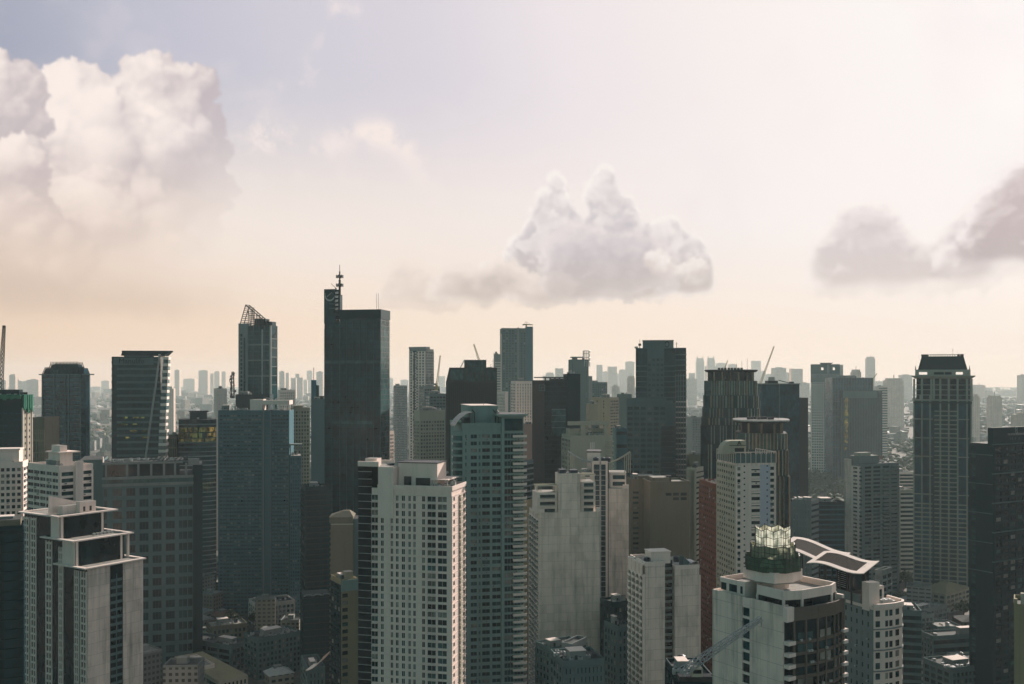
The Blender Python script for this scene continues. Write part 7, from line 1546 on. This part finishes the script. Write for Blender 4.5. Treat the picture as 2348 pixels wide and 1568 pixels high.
# ================================================================ ground, streets, low city, trees, far skyline, haze
def gfn(n, p):
    oc = n.new('ShaderNodeTexCoord').outputs['Object']; a = n.noise(oc, .004, 6, .65)[0]; b2 = n.noise(oc, .05, 4, .6)[0]
    c = n.mix(n.step(a, .42, .58), (.05, .058, .045), (.13, .115, .10)); n.put(p.inputs['Base Color'], n.mix(n.step(b2, .45, .7), c, (.16, .15, .13))); p.inputs['Roughness'].default_value = .95
m = MB(); m.face([(-19500, -4000, 0), (19500, -4000, 0), (19500, 20000, 0), (-19500, 20000, 0)], material('city_ground', gfn)); struct(m.build('ground'))
ASPH = plain('asphalt', (.045, .046, .048), .9); PAVE = plain('pavement_stone', (.17, .165, .155), .9); PAINT = plain('road_paint', (.5, .5, .47), .8)
def road(x0, y0, x1, y1, wd):
    d = Vector((x1-x0, y1-y0)); L = d.length; d.normalize(); nn = Vector((-d.y, d.x)); P = lambda s, o, z: (x0+d.x*s+nn.x*o, y0+d.y*s+nn.y*o, z)
    m = MB(); m.face([P(0, -wd/2, .004), P(L, -wd/2, .004), P(L, wd/2, .004), P(0, wd/2, .004)], ASPH)
    s = 0.0
    while s < L: m.face([P(s, -.12, .008), P(s+4, -.12, .008), P(s+4, .12, .008), P(s, .12, .008)], PAINT); s += 10
    struct(m.build('road'))
    for sg in (-1, 1):
        a, c = sg*wd/2, sg*(wd/2+3.5); a, c = min(a, c), max(a, c); m = MB(); m.v += [P(0, a, 0), P(L, a, 0), P(L, c, 0), P(0, c, 0), P(0, a, .14), P(L, a, .14), P(L, c, .14), P(0, c, .14)]
        for f in ((4, 5, 6, 7), (0, 1, 5, 4), (1, 2, 6, 5), (2, 3, 7, 6), (3, 0, 4, 7)): m.f.append(f); m.m.append(m.mi(PAVE))
        struct(m.build('pavement'))
for r_ in ((-420, 520, 420, 560, 16), (-60, 380, -170, 1500, 14), (165, 420, 330, 1700, 16), (-420, 1010, 560, 1050, 20), (480, 700, 700, 2200, 14)): road(*r_)
def inside(x, y, pad=9):
    for (cx, cy, c, n, W, D, H, d) in FOOT:
        dx, dy = x-cx, y-cy; u, v = dx*c+dy*n, -dx*n+dy*c
        if -pad < u < W+pad and -pad < v < D+pad: return True
    return False
TW = []
for (cx, cy, c, n, W, D, H, d) in FOOT:
    ps = [CXP+FPX*x/y for x, y in ((cx, cy), (cx+W*c, cy+W*n), (cx-D*n, cy+D*c), (cx+W*c-D*n, cy+W*n+D*c))]; TW.append((min(ps), max(ps), HZ+(CAMZ-H)/d*FPX, d))
def hidden(x, y, z):
    px, py = CXP+FPX*x/y, HZ+(CAMZ-z)/y*FPX
    return py > 1590 or px < -20 or px > 2367 or any(a < px < b2 and py > t and y > d for a, b2, t, d in TW)
# houses and small blocks: prototypes, copied one by one
rg = random.Random(12)
FM = [facade_mat('block_front_%d' % i, c, (.02, .03, .03), sx, sz, fx, fz) for i, (c, sx, sz, fx, fz) in enumerate([((.30, .30, .28), 3.2, 3.2, .5, .5), ((.36, .33, .27), 4, 3.4, .6, .45), ((.16, .17, .165), 2.6, 3.3, .6, .5), ((.40, .39, .37), 5, 3.2, .8, .4), ((.24, .19, .15), 3, 3.2, .5, .5)])]
RM = [ROOFM, ROOFL, plain('rust_roof', (.22, .10, .07), .8), plain('tin_roof', (.30, .31, .30), .5, .3), plain('green_roof', (.08, .15, .11), .7), plain('white_roof', (.5, .49, .46), .7)]
def proto(i):
    r = random.Random(100+i); root = bpy.data.objects.new('house' if i < 6 else 'small_block', None); COL.objects.link(root)
    w_, l_ = r.uniform(10, 18), r.uniform(10, 20); h_ = r.uniform(6, 11) if i < 6 else r.uniform(13, 30)
    m = MB(); m.box(-w_/2, w_/2, -l_/2, l_/2, 0, h_, FM[i % 5], top=RM[i % 2]); m.build('wall', root); rm = RM[(i*5) % 6]
    m = MB()
    if i < 6: m.prism([(-w_/2-.6, -l_/2-.6), (w_/2+.6, -l_/2-.6), (w_/2+.6, l_/2+.6), (-w_/2-.6, l_/2+.6)], h_+.003, h_+3.2, rm, ring1=[(-w_*.1, -l_*.2), (w_*.1, -l_*.2), (w_*.1, l_*.2), (-w_*.1, l_*.2)])
    else:
        for (a, b2, c, e) in ((-w_/2, w_/2, -l_/2, -l_/2+.3), (-w_/2, w_/2, l_/2-.3, l_/2), (-w_/2, -w_/2+.3, -l_/2+.31, l_/2-.31), (w_/2-.3, w_/2, -l_/2+.31, l_/2-.31)): m.box(a*1.01, b2*1.01, c*1.01, e*1.01, h_-.2, h_+1.0, FM[i % 5] if False else GREYW)
    m.build('roof' if i < 6 else 'parapet', root)
    q = MB(); q.box(-w_*.2, w_*.12, -l_*.1, l_*.2, h_+.01, h_+(4.2 if i < 6 else 3.2), GREYW, RM[1]); q.build('roof_room', root)
    return root
protos = [proto(i) for i in range(12)]; first = set(range(12))
cand = []
def belt(d0, d1, step, keep):
    y = d0
    while y < d1:
        half = y*.53+60; x = -half
        while x < half:
            if rg.random() < keep: cand.append((x+rg.uniform(-.3, .3)*step, y+rg.uniform(-.3, .3)*step))
            x += step
        y += step
belt(520, 1000, 22, .85); belt(1000, 1500, 30, .78); belt(1500, 3000, 44, .62)
greenspots = [(W3(1880, 1700), 1700, 260), (W3(2040, 2300), 2300, 420), (W3(930, 1350), 1350, 120), (W3(900, 1100), 1100, 90), (W3(2120, 900), 900, 70), (W3(2000, 1000), 1000, 60), (W3(2080, 1500), 1500, 200)]
def green(x, y): return any(math.hypot(x-a, (y-b2)*.6) < r for a, b2, r in greenspots)
def onroad(x, y):
    for (x0, y0, x1, y1, wd) in ((-420, 520, 420, 560, 16), (-60, 380, -170, 1500, 14), (165, 420, 330, 1700, 16), (-420, 1010, 560, 1050, 20), (480, 700, 700, 2200, 14)):
        d = Vector((x1-x0, y1-y0)); L = d.length; d.normalize(); s = (x-x0)*d.x+(y-y0)*d.y
        if 0 < s < L and abs(-(x-x0)*d.y+(y-y0)*d.x) < wd/2+12: return True
    return False
cand = [(x, y) for (x, y) in cand if not inside(x, y, 9) and not onroad(x, y)]
grnc = [c for c in cand if green(*c)]; cand = [c for c in cand if not green(*c)]
vis = [c for c in cand if not hidden(c[0], c[1], 12)]; hid = [c for c in cand if hidden(c[0], c[1], 12)]
vis.sort(key=lambda c: c[1])
near, rest = vis[:300], vis[300:]
for k, (x, y) in enumerate(near):
    i = rg.randrange(12); root = protos[i]
    if i in first: first.discard(i); o = root
    else:
        o = root.copy(); COL.objects.link(o)
        for ch in root.children: c = ch.copy(); COL.objects.link(c); c.parent = o
    o.location = (x, y, 0); o.rotation_euler = (0, 0, rg.choice((.1, .5, 1.1, .9))+rg.uniform(-.1, .1)); s_ = rg.uniform(.8, 1.2); o.scale = (s_, s_, s_)
    tag(o, ('low house with a %s hipped roof in the streets among the towers' % ('dark grey', 'white', 'green', 'tin', 'rust-red', 'pale grey')[i]) if i < 6 else ('%s flat-roofed block in the streets among the towers' % ('tan-walled', 'grey-walled', 'white-walled', 'brown-walled', 'stone-walled', 'cream-walled')[i-6]), 'house' if i < 6 else 'building', 'houses among the towers' if i < 6 else 'small blocks among the towers')
for i in first:
    for ch in list(protos[i].children): bpy.data.objects.remove(ch)
    bpy.data.objects.remove(protos[i])
# the carpet of roofs beyond, too many to count
big = MB()
def mini(x, y, s, hmax):
    a = rg.choice((.1, .5, 1.1))+rg.uniform(-.15, .15); c, n = math.cos(a), math.sin(a); w_, l_ = s*rg.uniform(.5, 1.3), s*rg.uniform(.5, 1.3); h_ = rg.uniform(4, 9) if rg.random() < .8 else rg.uniform(9, hmax)
    ring = [(x+c*u-n*v, y+n*u+c*v) for u, v in ((-w_, -l_), (w_, -l_), (w_, l_), (-w_, l_))]; rm = RM[rg.choice((0, 0, 1, 2, 3, 3, 4, 5))]
    if h_ < 9 and rg.random() < .6: big.prism(ring, 0, h_, FM[rg.randrange(5)]); big.prism([(x+(p-x)*1.06, y+(q-y)*1.06) for p, q in ring], h_+.01, h_+s*.28, rm, ring1=[(x+(p-x)*.2, y+(q-y)*.2) for p, q in ring])
    else: big.prism(ring, 0, h_, FM[rg.randrange(5)], top=rm)
for (x, y) in rest+hid: mini(x, y, 9, 26)
def far_belt(d0, d1, step, keep, s, hm):
    y = d0
    while y < d1:
        half = y*.53+60; x = -half
        while x < half:
            xx, yy = x+rg.uniform(-.4, .4)*step, y+rg.uniform(-.4, .4)*step
            if rg.random() < keep and not inside(xx, yy, 20) and not green(xx, yy): mini(xx, yy, s*rg.uniform(.6, 1.4), hm)
            x += step
        y += step
far_belt(3000, 5200, 70, .6, 16, 40); far_belt(5200, 9500, 125, .6, 26, 60); far_belt(9500, 19000, 300, .6, 55, 70)
o = big.build('distant_houses'); struct(o, 'stuff')
# trees
LEAF = material('foliage', lambda n, p: (n.put(p.inputs['Base Color'], n.mix(n.step(n.noise(n.new('ShaderNodeTexCoord').outputs['Object'], .35, 4, .6)[0], .35, .65), (.028, .05, .022), (.07, .10, .04))), n.put(p.inputs['Roughness'], .8)))
BARK = plain('bark', (.10, .08, .06), .9)
def tree_proto(i):
    r = random.Random(50+i); root = bpy.data.objects.new('tree', None); COL.objects.link(root); hh = r.uniform(7, 12); rr = r.uniform(4, 6.5)
    m = MB(); m.cyl(0, 0, .45, 0, hh*.6, BARK, 7, r1=.25)
    for k in range(5): an = k*1.26+r.random(); m.bar((0, 0, hh*(.35+.05*k)), (rr*.6*math.cos(an), rr*.6*math.sin(an), hh*(.7+.05*k)), .13, BARK)
    m.build('trunk', root); m = MB(); cl = [(rr*.62*math.cos(a), rr*.62*math.sin(a), hh*.72+r.uniform(-1, 1.2), rr*r.uniform(.38, .55)) for a in [j*2*math.pi/6+r.random()*.5 for j in range(6)]]+[(0, 0, hh*.95, rr*.55), (r.uniform(-1, 1), r.uniform(-1, 1), hh*.7, rr*.6)]
    for k in range(900):
        cx, cy, cz, cr = cl[r.randrange(len(cl))]; v = Vector((r.gauss(0, 1), r.gauss(0, 1), r.gauss(0, .8))).normalized()*cr*r.uniform(.55, 1.05); c = Vector((cx, cy, cz))+v
        a = Vector((r.gauss(0, 1), r.gauss(0, 1), r.gauss(0, 1))).normalized(); u = a.orthogonal().normalized()*r.uniform(.25, .5); w_ = a.cross(u).normalized()*r.uniform(.25, .5); m.face([c-u-w_, c+u-w_, c+u+w_, c-u+w_], LEAF)
    m.build('crown', root); return root
tp = [tree_proto(i) for i in range(5)]; used = set()
tc = []
for k in range(2600):
    y = rg.uniform(560, 2300); x = rg.uniform(-.53, .53)*y
    if (green(x, y) or rg.random() < .22) and not inside(x, y, 4) and not hidden(x, y, 9) and not any(abs(x-a)+abs(y-b2) < 12 for a, b2 in near[:0]): tc.append((x, y))
tc.sort(key=lambda c: c[1]); 
for (x, y) in tc[:260]:
    i = rg.randrange(5); root = tp[i]
    if i not in used: used.add(i); o = root
    else:
        o = root.copy(); COL.objects.link(o)
        for ch in root.children: c = ch.copy(); COL.objects.link(c); c.parent = o
    o.location = (x, y, 0); o.rotation_euler = (0, 0, rg.uniform(0, 6)); s_ = rg.uniform(.8, 1.5); o.scale = (s_, s_, s_*rg.uniform(.85, 1.1)); tag(o, 'broad dark green tree growing between the low roofs', 'tree', 'trees among the low houses')
blob = MB()
def lump(x, y, s):
    r = rg; n = 7; zc = s*.75; i = len(blob.v); k = blob.mi(LEAF); rows = ((0, .0), (.45, .85), (.9, 1.0), (1.35, .7))
    for (zf, rf) in rows:
        for j in range(n): a = 2*math.pi*j/n+zf; q = s*rf*r.uniform(.7, 1.15); blob.v.append((x+q*math.cos(a), y+q*math.sin(a), s*zf*r.uniform(.85, 1.15)+.1))
    blob.v.append((x, y, s*1.6))
    for a in range(3):
        for j in range(n): c = (j+1) % n; blob.f.append((i+a*n+j, i+a*n+c, i+(a+1)*n+c, i+(a+1)*n+j)); blob.m.append(k)
    for j in range(n): blob.f.append((i+3*n+j, i+3*n+(j+1) % n, i+4*n)); blob.m.append(k)
for (x, y) in tc[260:]: lump(x, y, rg.uniform(4, 7))
for k in range(15000):
    y = 900+8200*rg.random()**1.5; x = rg.uniform(-.53, .53)*y
    if (y < 2600 and (not green(x, y) or inside(x, y, 5))): continue
    if y >= 2600 and math.sin(x*.0031+1.3*math.sin(y*.002))+math.sin(y*.0047+x*.0012) < .1: continue
    lump(x, y, rg.uniform(4, 7)*(1+y/6000))
o = blob.build('tree_canopy'); struct(o, 'stuff')
# far skyline
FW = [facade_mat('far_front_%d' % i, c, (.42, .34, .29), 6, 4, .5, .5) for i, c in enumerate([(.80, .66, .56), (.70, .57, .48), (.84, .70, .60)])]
FAR = [(0, 13, 871, 5), (21, 35, 858, 5), (36, 45, 870, 6), (45, 61, 873, 5.5), (61, 88, 869, 5), (232, 250, 872, 8), (400, 411, 847, 6), (455, 476, 848, 6.5), (476, 488, 856, 7), (491, 503, 851, 7), (508, 517, 851, 7.5), (420, 446, 868, 8), (381, 398, 886, 2.6),
       (640, 652, 850, 5), (652, 662, 854, 5.5), (667, 678, 866, 5), (677, 686, 856.5, 5.5), (686, 694, 865, 5), (703, 716, 849, 8), (725, 740, 851, 5.5), (695, 704, 870, 7), (890, 901, 866, 8), (918, 936, 870, 8),
       (1251, 1270, 854, 5.5), (1273, 1291, 844, 5), (1244, 1254, 861, 7), (1368, 1381, 836, 6), (1382, 1394, 851, 7), (1394, 1414, 840, 6), (1420, 1435, 847, 6.5), (1435, 1454, 828, 6.5), (1439, 1455, 862, 3.4), (1403, 1420, 882, 3.2), (1414, 1424, 856, 8),
       (1580, 1593, 855, 6), (1597, 1614, 818, 6.2), (1622, 1639, 817, 6.2), (1620, 1645, 838, 6.8), (1644, 1665, 831.5, 7), (1671, 1689, 834, 7), (1689, 1725, 846, 8), (1725, 1744, 827, 7), (1574, 1597, 866, 4), (1745, 1755, 850, 8), (1755, 1773, 857, 6), (1774, 1802, 841.6, 4.4), (1803, 1813, 853.6, 5.5), (1814, 1840, 845, 4.4), (1832, 1856, 876, 4),
       (1935, 1955, 872, 7), (1955, 1974, 847, 3.0), (1988.5, 2006, 817.6, 4.6), (2008, 2028, 874, 6), (2035, 2072, 867, 3.2), (2066, 2091, 858, 4.6), (2238, 2259, 882, 4.6), (2230, 2246, 903, 2.4), (2271, 2297, 906.5, 2.7), (2262, 2276, 896, 4.5), (2300, 2330, 893, 6), (2340, 2360, 858, 4), (2331, 2360, 945, 2.2), (1700, 1712, 862, 5), (1120, 1134, 860, 8), (1005, 1020, 862, 8)]
names = {}
rf = random.Random(3)
for k, (a, b2, t, dk) in enumerate(FAR):
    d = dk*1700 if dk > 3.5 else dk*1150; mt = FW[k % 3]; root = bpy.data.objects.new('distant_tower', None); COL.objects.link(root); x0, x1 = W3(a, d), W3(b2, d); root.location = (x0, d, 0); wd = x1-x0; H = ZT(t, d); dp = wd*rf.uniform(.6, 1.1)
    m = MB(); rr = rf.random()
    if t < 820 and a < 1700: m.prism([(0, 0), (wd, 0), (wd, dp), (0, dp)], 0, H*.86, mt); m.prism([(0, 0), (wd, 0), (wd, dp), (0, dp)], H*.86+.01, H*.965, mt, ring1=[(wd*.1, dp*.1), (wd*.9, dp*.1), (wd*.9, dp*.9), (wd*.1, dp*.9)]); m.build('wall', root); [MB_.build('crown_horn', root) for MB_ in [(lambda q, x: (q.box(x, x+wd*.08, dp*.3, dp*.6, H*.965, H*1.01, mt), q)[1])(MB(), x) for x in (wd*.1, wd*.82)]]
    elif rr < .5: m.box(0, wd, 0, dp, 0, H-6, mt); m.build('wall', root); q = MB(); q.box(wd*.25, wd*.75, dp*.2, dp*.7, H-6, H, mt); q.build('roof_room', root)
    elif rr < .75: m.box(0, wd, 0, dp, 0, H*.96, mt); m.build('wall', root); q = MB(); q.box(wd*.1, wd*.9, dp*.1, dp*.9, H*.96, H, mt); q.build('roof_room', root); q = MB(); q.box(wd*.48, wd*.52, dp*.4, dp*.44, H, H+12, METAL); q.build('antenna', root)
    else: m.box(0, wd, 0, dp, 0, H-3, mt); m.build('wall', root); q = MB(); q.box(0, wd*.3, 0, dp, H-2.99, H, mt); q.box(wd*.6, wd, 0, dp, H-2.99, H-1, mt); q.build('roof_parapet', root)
    side = 'beside the ribbed-crown tower' if b2 < 120 else 'between striped and sloping-frame towers' if b2 < 560 else 'between sloping-frame and mast towers' if b2 < 745 else 'beside the mast tower' if b2 < 1150 else 'behind the black glass tower' if b2 < 1300 else 'beside the big grey office tower' if b2 < 1460 else 'behind the fluted disc-roofed towers' if b2 < 1860 else 'just beside the mansard tower' if 2060 < b2 < 2095 else 'between holed and mansard towers' if b2 < 2095 else 'past the mansard tower'
    rank = ('lowest', 'low', 'mid-height', 'tall', 'tallest')[min(4, max(0, int((876-t)/9)))]; tone = 'faint' if dk > 5.2 else 'grey' if dk > 3.5 else 'hazy dark'; shape = 'slim' if b2-a < 15 else 'broad' if b2-a > 22 else 'middling'
    lab = f'{tone} {shape} {rank} tower on the horizon {side}'; tag(root, lab, 'building', 'towers on the hazy horizon')
for (a, t, a2, t2) in ((1659, 850, 1668, 826), (1775, 888, 1782, 880), (1922, 868, 1928, 862), (2001, 868, 2010, 856)): lattice_crane('tower_crane', 'tiny distant crane on the hazy skyline', P3(a, t, 3600), P3(a2, t2, 3600), 3, mast_to=0, r=.35, n=10, group='distant cranes')
for (a, t) in ((1694, 838), (1720, 839), (2103, 848-20)): pass
# haze

hm = bpy.data.materials.new('haze_air'); hm.use_nodes = True; n = NT(hm.node_tree); n.n.clear(); pv = n.new('ShaderNodeVolumePrincipled'); ho = n.new('ShaderNodeOutputMaterial'); n.l.new(pv.outputs[0], ho.inputs['Volume'])
pv.inputs['Density'].default_value = HAZE_D; pv.inputs['Color'].default_value = HAZE_C+(1,); pv.inputs['Absorption Color'].default_value = (1.0, 0.40, 0.0, 1); pv.inputs['Anisotropy'].default_value = HAZE_G
m = MB(); m.box(-20000, 20000, -5000, 20300, -1, HAZE_TOP, hm); struct(m.build('haze'), 'stuff')
